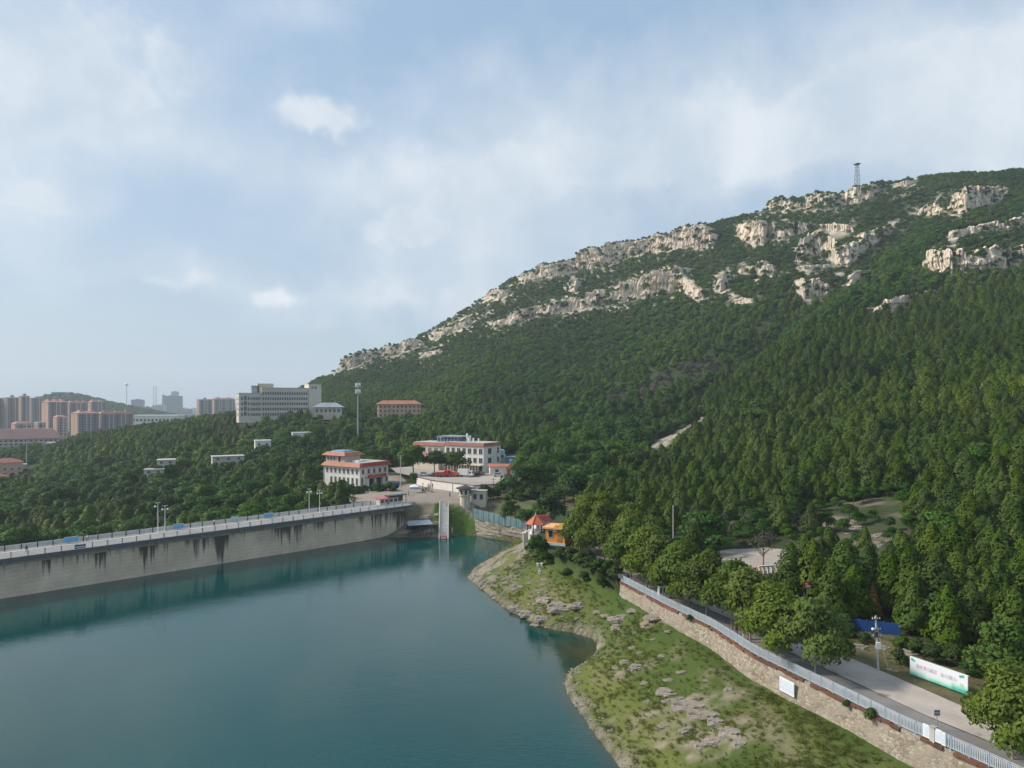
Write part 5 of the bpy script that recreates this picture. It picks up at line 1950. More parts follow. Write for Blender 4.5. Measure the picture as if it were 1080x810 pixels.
stairway()
x, y = W(468, 568, 0)
o = empty('water_gauge', (x, y - .6, 0), .1, 'small red and white gauge box at the water end of the stairs', 'gauge')
MB().box(-1.0, 1.0, -.5, .5, -.6, .8).obj('base', mat('faded_red', (0.42, 0.08, 0.07), 0.7, 0.15), o)
MB().box(-.7, .7, -.52, -.5, .15, .6).obj('panel', LWHITE, o)
MB().cyl((.8, 0, .8), (.8, 0, 1.6), .05, .05, 6).obj('post', RED, o)
x, y = W(507, 564, 0)
o = empty('float', (x, y, .05), .3, 'white floating pontoon moored at the stone bank', 'pontoon')
MB().box(-2.0, 2.0, -.5, .5, -.15, .25).obj('deck', LWHITE, o)
for sx in (-1.4, 0, 1.4):
    MB().cyl((sx, -.6, -.05), (sx, .6, -.05), .2, .2, 8).obj('drum', STEEL, o)
x, y = W(477, 561, 1)
o = empty('marker_post', (x, y, h1(x, y)), 0, 'short white marker post in the grass beside the stairs', 'post')
MB().box(-.12, .12, -.12, .12, -.2, 1.3).obj('shaft', LWHITE, o)
MB().box(-.15, .15, -.15, .15, 1.3, 1.4).obj('cap', RED, o)


def shelter():
    x, y = (442 - 540) / F * 204.5, 204.5
    z = 1.2
    o = empty('shelter', (x, y, z), DAM_ANG * .5, 'open shelter with a grey sheet roof at the foot of the dam', 'shelter')
    MB().add([(-3.8, -2.2, 2.6), (3.8, -2.2, 2.6), (3.8, 2.2, 2.7), (-3.8, 2.2, 2.7), (-3.4, 0, 3.7), (3.2, 0, 3.7)],
             [(0, 1, 5, 4), (2, 3, 4, 5), (0, 4, 3), (1, 2, 5), (3, 2, 1, 0)]).obj('roof', GREYROOF, o)
    for sx in (-3.3, 0, 3.3):
        for sy in (-1.8, 1.8):
            MB().cyl((sx, sy, -1.5), (sx, sy, 2.68), .08, .08, 6).obj('post', DSTEEL, o)
    MB().box(-3.2, 3.2, 1.65, 1.78, -1.5, 2.3).obj('back_panel', DARK, o)
    MB().box(-3.2, 3.2, -1.2, 1.5, -1.5, .1).obj('plinth', mat('dark_plinth', (.12, .11, .09), .9), o)


shelter()


def watch_tower():
    x, y = (490.5 - 540) / F * 212.5, 212.5
    o = empty('gate_tower', (x, y, 5.0), 0, 'round cream stone tower with a dark conical roof beside the stairs', 'tower')
    top = 13.4 - 5
    MB().cyl((0, 0, -3), (0, 0, top - 2.2), 1.75, 1.6, 20).cyl((0, 0, top - 2.2), (0, 0, top), 1.95, 1.95, 20).obj('wall', CREAM, o)
    MB().cyl((0, 0, top), (0, 0, top + .22), 2.9, 2.9, 20).cyl((0, 0, top + .22), (0, 0, top + 1.0), 2.75, .25, 20).obj('roof', mat('dark_slate_roof', (0.045, 0.045, 0.055), 0.6, 0.1), o)
    for k in range(8):
        a = 2 * math.pi * k / 8 + .2
        MB().box(-.32, .32, -.06, .06, 0, 1.3).obj('window', DARK, o, (1.93 * math.cos(a), 1.93 * math.sin(a), top - 1.7), a + math.pi / 2)
    # link wall to the right of the tower
    w = empty('tower_wing', (x + 1.9, y + 1.2, 5.0), -.15, 'low cream wing with pale openings built against the round tower', 'building')
    MB().box(0, 4.6, -.2, 2.6, -2, 7.4).obj('wall', CREAM, w)
    MB().box(-.1, 4.8, -.4, 2.8, 7.4, 7.65).obj('roof', CONC, w)
    for k in range(2):
        MB().box(.7 + k * 2.0, 1.7 + k * 2.0, -.24, -.2, 4.9, 6.5).obj('window', GLASS, w)


watch_tower()


def sheet_fence():
    pts = resample([(e[0], e[1]) for e in EDGE[4:8]], 1.15)
    o = empty('sheet_fence', (pts[0][0], pts[0][1], 4.5), 0, 'grey-blue corrugated sheet fence along the stone bank', 'fence')
    ox, oy = pts[0]
    mb = MB()
    for i in range(len(pts) - 1):
        p, q = Vector(pts[i]) - Vector((ox, oy)), Vector(pts[i + 1]) - Vector((ox, oy))
        t = i / (len(pts) - 2)
        z0 = 5.2 - 1.2 * min(1, t * 1.3)
        d = q - p; n = Vector((-d.y, d.x)).normalized()
        for k in range(4):
            a, b = p + d * (k / 4), p + d * ((k + 1) / 4)
            off = .06 if k % 2 else -.06
            mb.obox(a, b, .03, z0 - 5.0, z0 - 4.5 + 2.55, off)
        if i % 2 == 0:
            MB().cyl((p.x + n.x * -.14, p.y + n.y * -.14, z0 - 5.2), (p.x + n.x * -.14, p.y + n.y * -.14, z0 - 4.5 + 2.65), .07, .07, 6).obj('post', STEEL, o)
    mb.obj('sheet_panel', TEAL, o)


sheet_fence()


def stone_bank():
    """stepped masonry between fence and water"""
    up = resample([(-11.5, 207.6), (-4.5, 200), (3.6, 192), (8.0, 186.5)], .9)
    lowp = resample([W(503, 565, 0), W(520, 567.5, 0), W(545, 571.5, 0), W(552, 574.5, 0)], .9)
    n = min(len(up), len(lowp)) * 1
    ta = np.linspace(0, 1, 26)
    def rs(p): 
        s = np.linspace(0, 1, len(p)); return np.stack([np.interp(ta, s, p[:, 0]), np.interp(ta, s, p[:, 1])], 1)
    U, L = rs(up), rs(lowp)
    o = empty('stone_bank', (float(U[0][0]), float(U[0][1]), 0), 0, 'stepped tan stone embankment below the sheet fence', 'embankment')
    prof = [(0, 4.5), (.1, 4.4), (.22, 3.55), (.24, 2.9), (.42, 2.6), (.44, 1.75), (.66, 1.5), (.68, .85), (.92, .55), (.94, -.1), (1.1, -.9)]
    V = []
    for i in range(26):
        for k, (t, z) in enumerate(prof):
            j = (vn2(i * .8, k * 1.7, 9) - .5) * .5
            V.append((U[i][0] * (1 - t) + L[i][0] * t - o.location.x + j * .4, U[i][1] * (1 - t) + L[i][1] * t - o.location.y + j, z + j * .35))
    link_mesh('steps', np_mesh('steps', V, grid_faces(26, len(prof)), False), STONEWALL, o)
    MB().box(-.2, .2, -.2, .2, 0, .1).obj('kerb_stone', CONCP, o, (0, 0, 4.45))


stone_bank()


def pavilion():
    x, y = (565 - 540) / F * 165, 165
    z = h1(x, y)
    ze = 40 - (552 - HZ) / F * 165
    o = empty('pavilion', (x, y, z), .2, 'small hexagonal pavilion with an orange-red tiled roof by the lake', 'pavilion')
    he = ze - z
    n = 6
    r = 2.5
    vs = []
    for rr, zz in ((r * 1.12, he), (r * .62, he + .95), (r * .2, he + 1.75)):
        for i in range(n):
            a = 2 * math.pi * i / n
            vs.append((rr * math.cos(a), rr * math.sin(a), zz))
    vs.append((0, 0, he + 2.2))
    fs = [(j * n + i, j * n + (i + 1) % n, (j + 1) * n + (i + 1) % n, (j + 1) * n + i) for j in range(2) for i in range(n)]
    fs += [(2 * n + i, 2 * n + (i + 1) % n, 3 * n) for i in range(n)] + [tuple(range(n - 1, -1, -1))]
    MB().add(vs, fs).obj('roof', mat('pavilion_tiles', (0.50, 0.15, 0.06), 0.7, 0.14, 2.0, bump=0.4), o)
    MB().cyl((0, 0, he + 1.9), (0, 0, he + 2.7), .16, .05, 8).obj('finial', CONCP, o)
    for i in range(n):
        a = 2 * math.pi * i / n
        MB().cyl((2.05 * math.cos(a), 2.05 * math.sin(a), 0), (2.05 * math.cos(a), 2.05 * math.sin(a), he + .05), .15, .14, 8).obj('column', DARKRED, o)
        rid = MB().cyl((r * 1.12 * math.cos(a), r * 1.12 * math.sin(a), he + .06), (r * .2 * math.cos(a), r * .2 * math.sin(a), he + 1.85), .08, .06, 5)
        rid.obj('ridge', REDROOF, o)
    MB().cyl((0, 0, -1.5), (0, 0, .25), 2.5, 2.5, 6).obj('base', CONCP, o)
    MB().cyl((0, 0, .25), (0, 0, 1.0), 1.9, 1.9, 6).obj('bench_wall', LWHITE, o)
    return o


pavilion()
# dark red roof ridge of a shed behind the pavilion
x, y, z = at(571, 176)
o = empty('shed', (x, y, z), .3, 'little shed with a dark red roof behind the pavilion', 'shed')
MB().box(-2, 2, -1.5, 1.5, -.5, 3.0).obj('wall', LWHITE, o)
MB().hip(-2.5, 2.5, -2, 2, 3.0, 4.2, 1.3).obj('roof', DARKRED, o)


def gatehouse():
    x, y = 9.0, 149.0
    z = h1(x, y)
    o = empty('gatehouse', (x, y, z), -.45, 'bright orange flat-roofed gatehouse with a stepped parapet under the trees', 'building')
    zt = 40 - (556 - HZ) / F * 149 - z
    MB().box(-1.8, 2.7, 0, 4.6, -1.5, zt - .35).obj('wall', ORANGEW, o)
    MB().box(-2.4, 2.9, -.6, 4.9, zt - .35, zt).obj('roof', mat('apricot_cornice', (0.78, 0.40, 0.16), 0.7, 0.06), o)
    MB().box(.6, 1.6, -.5, -.1, zt, zt + .55).obj('parapet', ORANGEW, o)
    MB().box(1.6, 2.8, -.5, -.1, zt, zt + 1.0).obj('parapet_corner', mat('yellow_paint', (0.75, 0.46, 0.10), 0.7), o)
    f = MB().box(-1.2, .0, -.07, .0, 1.6, 3.2).obj('window', FRAME, o)
    MB().box(-1.1, -.1, -.09, -.071, 1.7, 3.1).obj('pane', GLASS, f)
    dd = MB().box(1.0, 2.0, -.06, .0, -.2, 2.3).obj('door', mat('ochre_door', (0.45, 0.24, 0.06), 0.6), o)
    MB().box(1.85, 1.92, -.1, -.061, 1.0, 1.15).obj('handle', STEEL, dd)
    MB().box(-2.0, 2.9, -.25, .0, -1.5, .5).obj('plinth', mat('white_blue_plinth', (0.55, 0.60, 0.66), 0.8), o)
    MB().box(.2, .95, -.45, .0, 3.0, 4.0).obj('air_conditioner', STEEL, o)
    for k in range(3):
        MB().box(-1.84, -1.8, .6 + k * 1.35, 1.3 + k * 1.35, .6, zt - .9).obj('wall_panel', mat('amber_panel', (0.83, 0.36, 0.07), 0.7), o)


gatehouse()
x, y = W(553, 592, 3.5)
for k, (dx, dy, h) in enumerate(((0, 0, 3.2), (.6, 3.0, 2.6))):
    z = h1(x + dx, y + dy)
    o = empty('stone_pillar', (x + dx, y + dy, z), .2, ('taller' if k == 0 else 'shorter') + ' of two whitish stone pillars beside the dark bush on the bank', 'pillar', 'pillars on the bank')
    MB().box(-.3, .3, -.3, .3, -.5, h).obj('shaft', CONCP, o)
    MB().box(-.4, .4, -.4, .4, h, h + .2).obj('cap', LWHITE, o)
# ---------------------------------------------------------------- buildings
WIN_CACHE = {}


def window(parent, x, y, z, w, h, face='front', glass=None, frame=None, name='window', mull=1):
    """centre-bottom (x, z) on the facade plane y; face turns it"""
    glass = glass or GLASS
    frame = frame or FRAME
    key = (round(w, 2), round(h, 2), glass.name, frame.name, mull)
    if key not in WIN_CACHE:
        fw = min(.12, w * .08)
        mb = MB().box(-w / 2, -w / 2 + fw, -.09, .0, 0, h).box(w / 2 - fw, w / 2, -.09, .0, 0, h)
        mb.box(-w / 2 + fw, w / 2 - fw, -.09, .0, h - fw, h).box(-w / 2 - .08, w / 2 + .08, -.16, .0, -.1, 0)
        for k in range(mull):
            c = -w / 2 + w * (k + 1) / (mull + 1)
            mb.box(c - fw * .35, c + fw * .35, -.085, -.0, 0, h - fw)
        pm = MB().box(-w / 2 + fw * .9, w / 2 - fw * .9, -.05, -.01, 0.01, h - fw * .9)
        WIN_CACHE[key] = (mb.mesh('window', frame), pm.mesh('pane', glass))
    a, b = WIN_CACHE[key]
    if face == 'front': loc, rz = (x, y, z), 0
    elif face == 'right': loc, rz = (y, x, z), math.pi / 2
    elif face == 'left': loc, rz = (y, x, z), -math.pi / 2
    f = link_mesh(name, a, None, parent, loc, rz)
    link_mesh('pane', b, None, f)
    return f


def red_eaved_building():
    C = Vector((-56.0, 251.0)); dl = Vector((-.835, .55)).normalized()
    L, D = 19.0, 15.0
    O = C + dl * L
    o = empty('office_building', (O.x, O.y, 9.0), math.atan2(-dl.y, -dl.x), 'white office building with two red-eaved roofs and a red banner over its entrance', 'building')
    MB().box(0, L, 0, D, -3, 7.3).obj('wall', WHITE, o)
    MB().box(.15, L - .15, .15, D - .15, 7.3, 8.35).obj('parapet', WHITE, o)

    def eave(x0, x1, y0, y1, z0, hgt, out, m, nm):
        vs = [(x0 - out, y0 - out, z0), (x1 + out, y0 - out, z0), (x1 + out, y1 + out, z0), (x0 - out, y1 + out, z0),
              (x0 + .1, y0 + .1, z0 + hgt), (x1 - .1, y0 + .1, z0 + hgt), (x1 - .1, y1 - .1, z0 + hgt), (x0 + .1, y1 - .1, z0 + hgt)]
        MB().add(vs, [(3, 2, 1, 0), (0, 1, 5, 4), (1, 2, 6, 5), (2, 3, 7, 6), (3, 0, 4, 7), (4, 5, 6, 7)]).obj(nm, m, o)
    eave(0, L, 0, D, 7.25, 1.45, 1.0, ORANGEROOF, 'lower_roof')
    MB().box(.4, L - .4, .4, D - .4, 8.71, 8.78).obj('terrace', GREYW, o)
    MB().box(.3, 10.5, .6, 8.5, 8.72, 11.2).obj('upper_wall', CREAM, o)
    eave(.3, 10.5, .6, 8.5, 11.15, 1.2, 1.2, ORANGEROOF, 'upper_roof')
    MB().box(2.2, 8.8, 1.6, 6.5, 12.36, 12.9).obj('solar_panel', mat('solar_blue', (0.22, 0.36, 0.55), 0.3, 0.15, 2.0), o)
    MB().box(2.0, 9.0, 1.4, 6.7, 12.355, 12.42).obj('panel_frame', LWHITE, o)
    for k in range(8):
        window(o, 1.6 + k * 2.28, 0, 4.7, 1.15, 1.75)
        if k not in (0,):
            window(o, 1.6 + k * 2.28, 0, .6, 1.15, 2.7, mull=1)
    for k in range(3):
        window(o, 1.5 + k * 1.7, .6, 9.3, 1.0, 1.4)
    MB().box(7.2, 8.2, .55, .6, 8.8, 10.9).obj('door', DARK, o)
    for k in range(5):
        window(o, 1.6 + k * 2.9, L, 4.7, 1.25, 1.75, 'right')
    window(o, 1.2, L, .6, 1.1, 2.8, 'right'); window(o, D - 1.0, L, .9, 1.0, 2.2, 'right')
    # entrance
    MB().box(L - .02, L + .05, 3.6, 11.2, -.5, 3.0).obj('entrance_glass', GLASS, o)
    for y in (3.4, 7.2, 11.3):
        MB().box(L + .05, L + 1.1, y - .3, y + .3, -.5, 3.0).obj('pillar', WHITE, o)
    MB().box(L + .0, L + 1.6, 2.8, 12.0, 3.0, 3.35).obj('canopy', mat('pale_red_canopy', (0.55, 0.28, 0.22), 0.6), o)
    bn = MB().box(L + 1.62, L + 1.72, 2.6, 12.2, 3.36, 4.35).obj('banner', RED, o)
    gold = mat('gold_lettering', (0.62, 0.36, 0.22), 0.5)
    lettering('水库管理服务中心', .8, gold, bn, (L + 1.76, 7.4, 3.85), math.pi / 2, 7.4)
    fb = MB().box(L + .98, L + 1.08, .2, D - .2, 7.5, 8.7).obj('fascia_board', mat('faded_red_board', (0.40, 0.07, 0.06), 0.6, 0.12), o)
    lettering('安全 生产', 1.1, RED, fb, (L + 1.12, D * .5, 8.3), math.pi / 2, 9.5)
    MB().cyl((-.2, -.12, 0), (-.2, -.12, 7), .08, .08, 6).obj('downpipe', LWHITE, o)
    MB().box(12.5, 15.5, 2.5, 5.0, 8.78, 9.4).obj('roof_hatch', LWHITE, o)


def long_white_building():
    O = Vector((-42.4, 291.0)); C = Vector((-11.3, 271.0))
    d = (C - O); L = d.length; ang = math.atan2(d.y, d.x)
    o = empty('office_block', (O.x, O.y, 12.3), ang, 'long three-storey white block with a brownish red eave band above the walled yard', 'building')
    D = 12.3
    X = 17.5
    MB().box(X, L, 0, D, -2, 10.4).obj('wall', WHITE, o)
    MB().box(0, X, .6, D - .6, -2, 9.9).obj('wing_wall', CREAM, o)
    for (a, b, y0, z0, nm) in ((X - .3, L + .5, -.5, 10.4, 'eave'), (-.4, X - .35, .1, 9.9, 'wing_eave')):
        vs = [(a, y0, z0), (b, y0, z0), (b, D - y0, z0), (a, D - y0, z0), (a + .5, y0 + .5, z0 + 1.25), (b - .5, y0 + .5, z0 + 1.25), (b - .5, D - y0 - .5, z0 + 1.25), (a + .5, D - y0 - .5, z0 + 1.25)]
        MB().add(vs, [(3, 2, 1, 0), (4, 5, 6, 7), (0, 1, 5, 4), (1, 2, 6, 5), (2, 3, 7, 6), (3, 0, 4, 7)]).obj(nm, REDROOF, o)
        MB().box(a + .6, b - .6, y0 + .6, D - y0 - .6, z0 + 1.26, z0 + 1.34).obj('flat_roof', GREYW, o)
    GREENG = mat('curtained_glass', (0.16, 0.19, 0.15), 0.3, 0.25, 1.0)
    n = 7
    for k in range(n):
        x = X + 1.6 + k * (L - X - 3.0) / (n - 1)
        window(o, x, 0, 7.3, 1.75, 2.2)
        window(o, x, 0, 3.7, 1.75, 2.1)
        dd = MB().box(x - .8, x + .8, -.05, .0, -.2, 2.6).obj('door', DARK, o)
        MB().box(x + .55, x + .62, -.1, -.051, .9, 1.1).obj('handle', STEEL, dd)
        if k < n - 1:
            MB().box(x + 1.05, x + 1.35, -1.7, -1.3, -.5, 2.75).obj('column', CREAM, o)
    MB().box(X, L, -2.0, 0, 2.75, 3.05).obj('balcony_slab', CREAM, o)
    for k in range(5):
        window(o, 2.4 + k * 3.3, .6, 6.9, 2.1, 2.2, glass=GREENG)
    MB().add([(2, -2.6, 5.6), (X - 1, -2.6, 5.6), (X - 1, .6, 6.5), (2, .6, 6.5), (2, -2.6, 5.4), (X - 1, -2.6, 5.4), (X - 1, .6, 5.4), (2, .6, 5.4)],
             [(0, 1, 2, 3), (7, 6, 5, 4), (0, 4, 5, 1), (1, 5, 6, 2), (3, 7, 4, 0), (2, 6, 7, 3)]).obj('porch_roof', ORANGEROOF, o)
    MB().box(3, X - 2, -1.8, .6, -1, 5.4).obj('porch_wall', CREAM, o)
    window(o, 4.2, L, 7.2, 2.5, 2.4, 'right'); window(o, 4.2, L, 3.6, 2.5, 2.2, 'right')
    window(o, 10.2, L, 7.2, 1.4, 2.4, 'right'); window(o, 10.2, L, 3.6, 1.4, 2.2, 'right')
    # steel and glass cabin on the roof
    p = MB().box(10, 21, 4.2, 9.5, 11.2, 13.6).obj('roof_cabin', mat('blue_grey_panel', (0.22, 0.29, 0.35), 0.5, 0.1), o)
    for k in range(6):
        MB().box(10.4 + k * 1.8, 11.6 + k * 1.8, 4.12, 4.2, 11.7, 13.2).obj('cabin_pane', BLUEGLASS, p)
    MB().box(12.5, 23.5, 3.4, 10.2, 13.6, 14.0).obj('cabin_roof', GREYROOF, o)
    for (x, y, h, r) in ((24.5, 6, 3.4, .4), (26, 5, 1.8, .35), (28.4, 5, 1.6, .35), (31, 5, 1.6, .3), (25.2, 7, 2.4, .5)):
        MB().cyl((x, y, 11.7), (x, y, 11.7 + h), r, r, 10).obj('vent_pipe', LWHITE, o)
    MB().cyl((34.5, 6, 11.7), (34.5, 6, 14.3), .05, .05, 5).obj('aerial', STEEL, o)


red_eaved_building()
long_white_building()


def yard():
    # white retaining wall of the yard and the yard surface
    pts = [W(440, 512, 9.2), W(455, 516.5, 9.1), W(478, 520, 9.0), W(500, 523, 9.0), W(522, 520, 9.4), W(547, 517, 9.8), W(560, 514, 10.5)]
    tops = [W(440, 502.5, 11.9)]
    o = empty('compound_wall', (pts[3][0], pts[3][1], 9.0), 0, 'white plastered retaining wall with a dark red coping round the parking yard', 'wall')
    ox, oy = pts[3]
    mb, cp = MB(), MB()
    for i in range(len(pts) - 1):
        p, q = (pts[i][0] - ox, pts[i][1] - oy), (pts[i + 1][0] - ox, pts[i + 1][1] - oy)
        mb.obox(p, q, .5, -1.5, 3.35)
        cp.obox(p, q, .7, 3.36, 3.55)
    mb.obj('wall_face', WHITE, o)
    cp.obj('coping', mat('dark_red_coping', (0.20, 0.075, 0.055), 0.8, 0.12), o)
    for i in range(1, len(pts) - 1):
        MB().box(-.3, .3, -.36, .3, -1.5, 3.34).obj('pier', CREAM, o, (pts[i][0] - ox, pts[i][1] - oy, 0))
    fp = Vector(pts[1]) + Vector((1.2, -.1))
    fr = MB().box(-1.1, 1.1, -.06, .06, .9, 2.6).obj('notice_frame', WOOD, o, (fp.x - ox, fp.y - oy - .45, 0), -.2)
    MB().box(-.9, .9, -.08, -.061, 1.1, 2.4).obj('notice_sheet', CREAM, fr)
    # sheet of the yard
    poly = [(p[0], p[1] + .4) for p in pts] + [(14, 300), (-12, 300), (-40, 300), (-52, 292), (-46, 272)]
    tri = geometry.tessellate_polygon([[Vector((p[0], p[1], 0)) for p in poly]])
    me = bpy.data.meshes.new('yard')
    me.from_pydata([(p[0], p[1], 12.3) for p in poly], [], [tuple(t) for t in tri])
    tag(link_mesh('yard', me, mat('yard_concrete', (0.36, 0.32, 0.27), 0.9, 0.12, 0.3)), 'pale concrete parking yard', kind='structure')


yard()


def annex():
    x, y = (517 - 540) / F * 262, 262
    o = empty('annex', (x, y, 12.3), .12, 'low white annex with a red tiled roof edge and an orange door', 'building')
    MB().box(0, 12.6, 0, 5, -1, 3.3).obj('wall', WHITE, o)
    MB().add([(-.5, -.7, 3.3), (13, -.7, 3.3), (13, 5.4, 3.9), (-.5, 5.4, 3.9), (-.5, -.7, 3.15), (13, -.7, 3.15), (13, 5.4, 3.15), (-.5, 5.4, 3.15), ],
             [(0, 1, 2, 3), (7, 6, 5, 4), (0, 4, 5, 1), (1, 5, 6, 2), (3, 7, 4, 0), (2, 6, 7, 3)]).obj('roof', ORANGEROOF, o)
    dd = MB().box(6.4, 7.9, -.06, .0, -.2, 2.6).obj('door', mat('orange_door', (0.42, 0.11, 0.05), 0.6), o)
    MB().box(7.6, 7.7, -.12, -.061, .9, 1.1).obj('handle', STEEL, dd)
    MB().add([(5.9, -1.4, 2.75), (8.4, -1.4, 2.75), (8.4, 0, 3.1), (5.9, 0, 3.1), (5.9, 0, 2.75), (8.4, 0, 2.75)], [(0, 1, 2, 3), (0, 4, 5, 1), (0, 3, 4), (1, 5, 2)]).obj('door_canopy', ORANGEROOF, o)
    window(o, 2.6, 0, 1.0, 1.5, 1.3); window(o, 10.3, 0, 1.0, 1.5, 1.3)
    x, y = (529 - 540) / F * 284, 284
    o = empty('water_tank', (x, y, 12.0), .1, 'pale blue water tank on a white frame behind the annex', 'tank')
    for sx in (-1.3, 1.3):
        for sy in (-1, 1):
            MB().box(sx - .2, sx + .2, sy - .2, sy + .2, 0, 6.4).obj('leg', WHITE, o)
    MB().cyl((0, 0, 6.7), (0, 0, 8.4), 1.35, 1.35, 14).cyl((0, 0, 8.4), (0, 0, 8.8), 1.35, .3, 14).obj('drum', mat('pale_blue_tank', (0.34, 0.52, 0.62), 0.5), o)
    MB().box(-1.6, 1.6, -1.3, 1.3, 6.4, 6.69).obj('platform', CONCP, o)
    x, y = (541 - 540) / F * 281, 281
    o = empty('blue_shed', (x, y, 12.0), .12, 'shed clad in blue corrugated sheets beside the water tank', 'shed')
    MB().box(-3.2, 4.4, 0, 4, 0, 5.6).obj('wall', mat('steel_blue_cladding', (0.09, 0.24, 0.42), 0.5, 0.12, 1.5), o)
    MB().box(-3.5, 4.7, -.3, 4.3, 5.6, 5.85).obj('roof', GREYROOF, o)
    MB().box(-1.5, .0, -.05, 0, 1, 5).obj('door', LWHITE, o)


annex()


def institute():
    ang = math.radians(28)
    d0 = 480.0
    o = empty('institute_building', ((252 - 540) / F * d0, d0, 30), ang, 'big pale five-storey institute block with ribbon windows standing on the wooded rise', 'building')
    LB = mat('institute_plaster', (0.60, 0.54, 0.46), 0.85, 0.06, 0.3)
    D = 16
    MB().box(0, 15, 0, D, -4, 16.6).obj('left_wall', LB, o)
    MB().box(15, 48, 1.0, D, -4, 20.6).obj('main_wall', LB, o)
    MB().box(48, 57, -.6, D, -4, 23.6).obj('stair_tower', LB, o)
    MB().box(13, 24, 5, D - 2, 16.6, 24).obj('roof_block', CREAM, o)
    MB().box(9, 14, 5, 11, 16.7, 22.5).obj('water_tank', mat('blue_grey_tank', (0.30, 0.36, 0.43), 0.5), o)
    for nm, x0, x1, y0, z in (('left_coping', -.3, 14.9, -.3, 16.6), ('main_coping', 15.05, 47.9, .7, 20.6), ('tower_coping', 47.8, 57.3, -.9, 23.6)):
        MB().box(x0, x1, y0, D + .2, z + .002, z + .5).obj(nm, CREAM, o)
    for fl in range(5):
        z = .9 + fl * 3.75
        if fl < 4:
            for k in range(3):
                window(o, 2.0 + k * 2.2, 0, z, 1.4 if k != 1 else 2.0, 2.2 if k != 1 else 3.0, glass=BLUEGLASS)
            for k in range(6):
                window(o, 8.2 + k * 1.15, 0, z, .95, 2.0, glass=BLUEGLASS, mull=0)
            for k in range(3):
                window(o, 3.0 + k * 4.5, 0, z, 1.5, 2.0, 'left', glass=BLUEGLASS)
        for k in range(19):
            window(o, 16.4 + k * 1.68, 1.0, z, 1.35, 2.0, glass=BLUEGLASS, mull=0)
        MB().box(15.2, 47.8, .86, 1.0, z + 2.35, z + 3.3).obj('spandrel', LB, o)
    for k in range(2):
        window(o, 50.5 + k * 2.4, -.6, 20.6, 1.6, 1.5, glass=BLUEGLASS)
    o = empty('hall', ((333 - 540) / F * 490, 486, 31), math.radians(12), 'low hall with a broad grey hipped roof beside the pale institute block', 'building')
    MB().box(0, 19, 0, 12, -3, 6.0).obj('wall', CREAM, o)
    MB().hip(-1.5, 21, -1.5, 13.5, 6.0, 9.2, 6.0).obj('roof', GREYROOF, o)
    for k in range(6):
        window(o, 2 + k * 3.0, 0, 2.5, 1.8, 2.2)


institute()


def pink_hostel():
    d0 = 500.0
    ang = math.radians(14)
    o = empty('pink_building', ((399 - 540) / F * d0, d0, 29.5), ang, 'three-storey pink building with an orange hipped roof in the trees on the slope', 'building')
    L, D = 31, 12
    MB().box(0, L, 0, D, -4, 9.6).obj('wall', PINKW, o)
    MB().box(9, 13, -.8, 0, -4, 9.6).obj('bay', PINKW, o)
    MB().hip(-1.2, L + 1.2, -1.4, D + 1.2, 9.6, 12.4, 5).obj('roof', ORANGEROOF, o)
    for fl in range(3):
        for k in range(10):
            if k == 3: continue
            window(o, 1.8 + k * 3.05, 0, .7 + fl * 3.1, 1.5, 1.8, frame=CREAM)
        window(o, 11, -.8, .7 + fl * 3.1, 1.6, 1.8, frame=CREAM)
        for k in range(3):
            window(o, 2.2 + k * 3.8, 0, .7 + fl * 3.1, 1.4, 1.8, 'left', frame=CREAM)


pink_hostel()


def small_house(px, py, d, w, dep, h, rz, wallm, roofm, flat, label, nwin=2, sink=1.0):
    x = (px - 540) / F * d
    z = 40 - (py - HZ) / F * d
    o = empty('house', (x, d, z), rz, label, 'house')
    MB().box(-w / 2, w / 2, 0, dep, -4, h).obj('wall', wallm, o)
    if flat:
        MB().box(-w / 2 - .3, w / 2 + .3, -.3, dep + .3, h, h + .3).obj('roof', roofm, o)
    else:
        MB().hip(-w / 2 - .6, w / 2 + .6, -.6, dep + .6, h, h + min(2.4, dep * .25), min(w, dep) * .45).obj('roof', roofm, o)
    nf = max(1, int(h / 3.0))
    for fl in range(nf):
        for k in range(nwin):
            window(o, -w / 2 + (k + .5) * w / nwin, 0, min(.9, h - 1.6) + fl * 3.0, min(1.5, w / nwin * .55), 1.2)
    rq = random.Random(int(px * 7))
    n = max(3, int(w / 3.2))
    for k in range(n):
        q = Vector((((k + .5) / n - .5) * w * 1.15, 0))
        tx, ty = x + q.x * math.cos(rz) + 4.0 * math.sin(rz), d + q.x * math.sin(rz) - 4.0 * math.cos(rz) - rq.uniform(0, 1.5)
        g = h1(tx, ty)
        hh = max(3.0, z + rq.uniform(.1, .9) - g)
        plant('broadleaf_tree', BRO[rq.randrange(4)], BRO_T[0], (tx, ty, g - .1), hh, max(.6, min(1.1, 4.6 / hh)), rq.uniform(0, 6), 'bushy tree crowding the front wall of a small valley house', 'tree', 'trees in front of the small houses')
    return o


small_house(277.5, 471.5, 372, 8.0, 6, 3.4, .45, WHITE, LWHITE, True, 'small white flat-roofed cube house left of its twin on the wooded slope')
small_house(318, 465.5, 400, 10, 6, 5.0, .40, WHITE, LWHITE, True, 'small white house deeper in the trees up the slope from the flat-roofed cube')
small_house(241, 485.5, 350, 15, 8, 1.9, .5, GREYW, GREYW, True, 'long low house with a pale flat roof among the valley trees', 3)
small_house(175, 489, 345, 8, 7, 1.7, .4, GREYW, CREAM, True, 'low house with a cream roof sunk in the valley woods', 2)
small_house(162, 499, 335, 8.5, 6, 1.6, .35, GREYW, GREYW, True, 'long low shed roof at the lower edge of the valley houses', 2)
small_house(9, 502, 440, 15, 12, 8.6, .7, PINKW, REDROOF, False, 'pink villa with arched windows at the left picture edge', 4)
small_house(1, 517, 420, 8, 8, 7.6, .6, PINKW, REDROOF, False, 'smaller pink house below the villa at the left picture edge', 2)
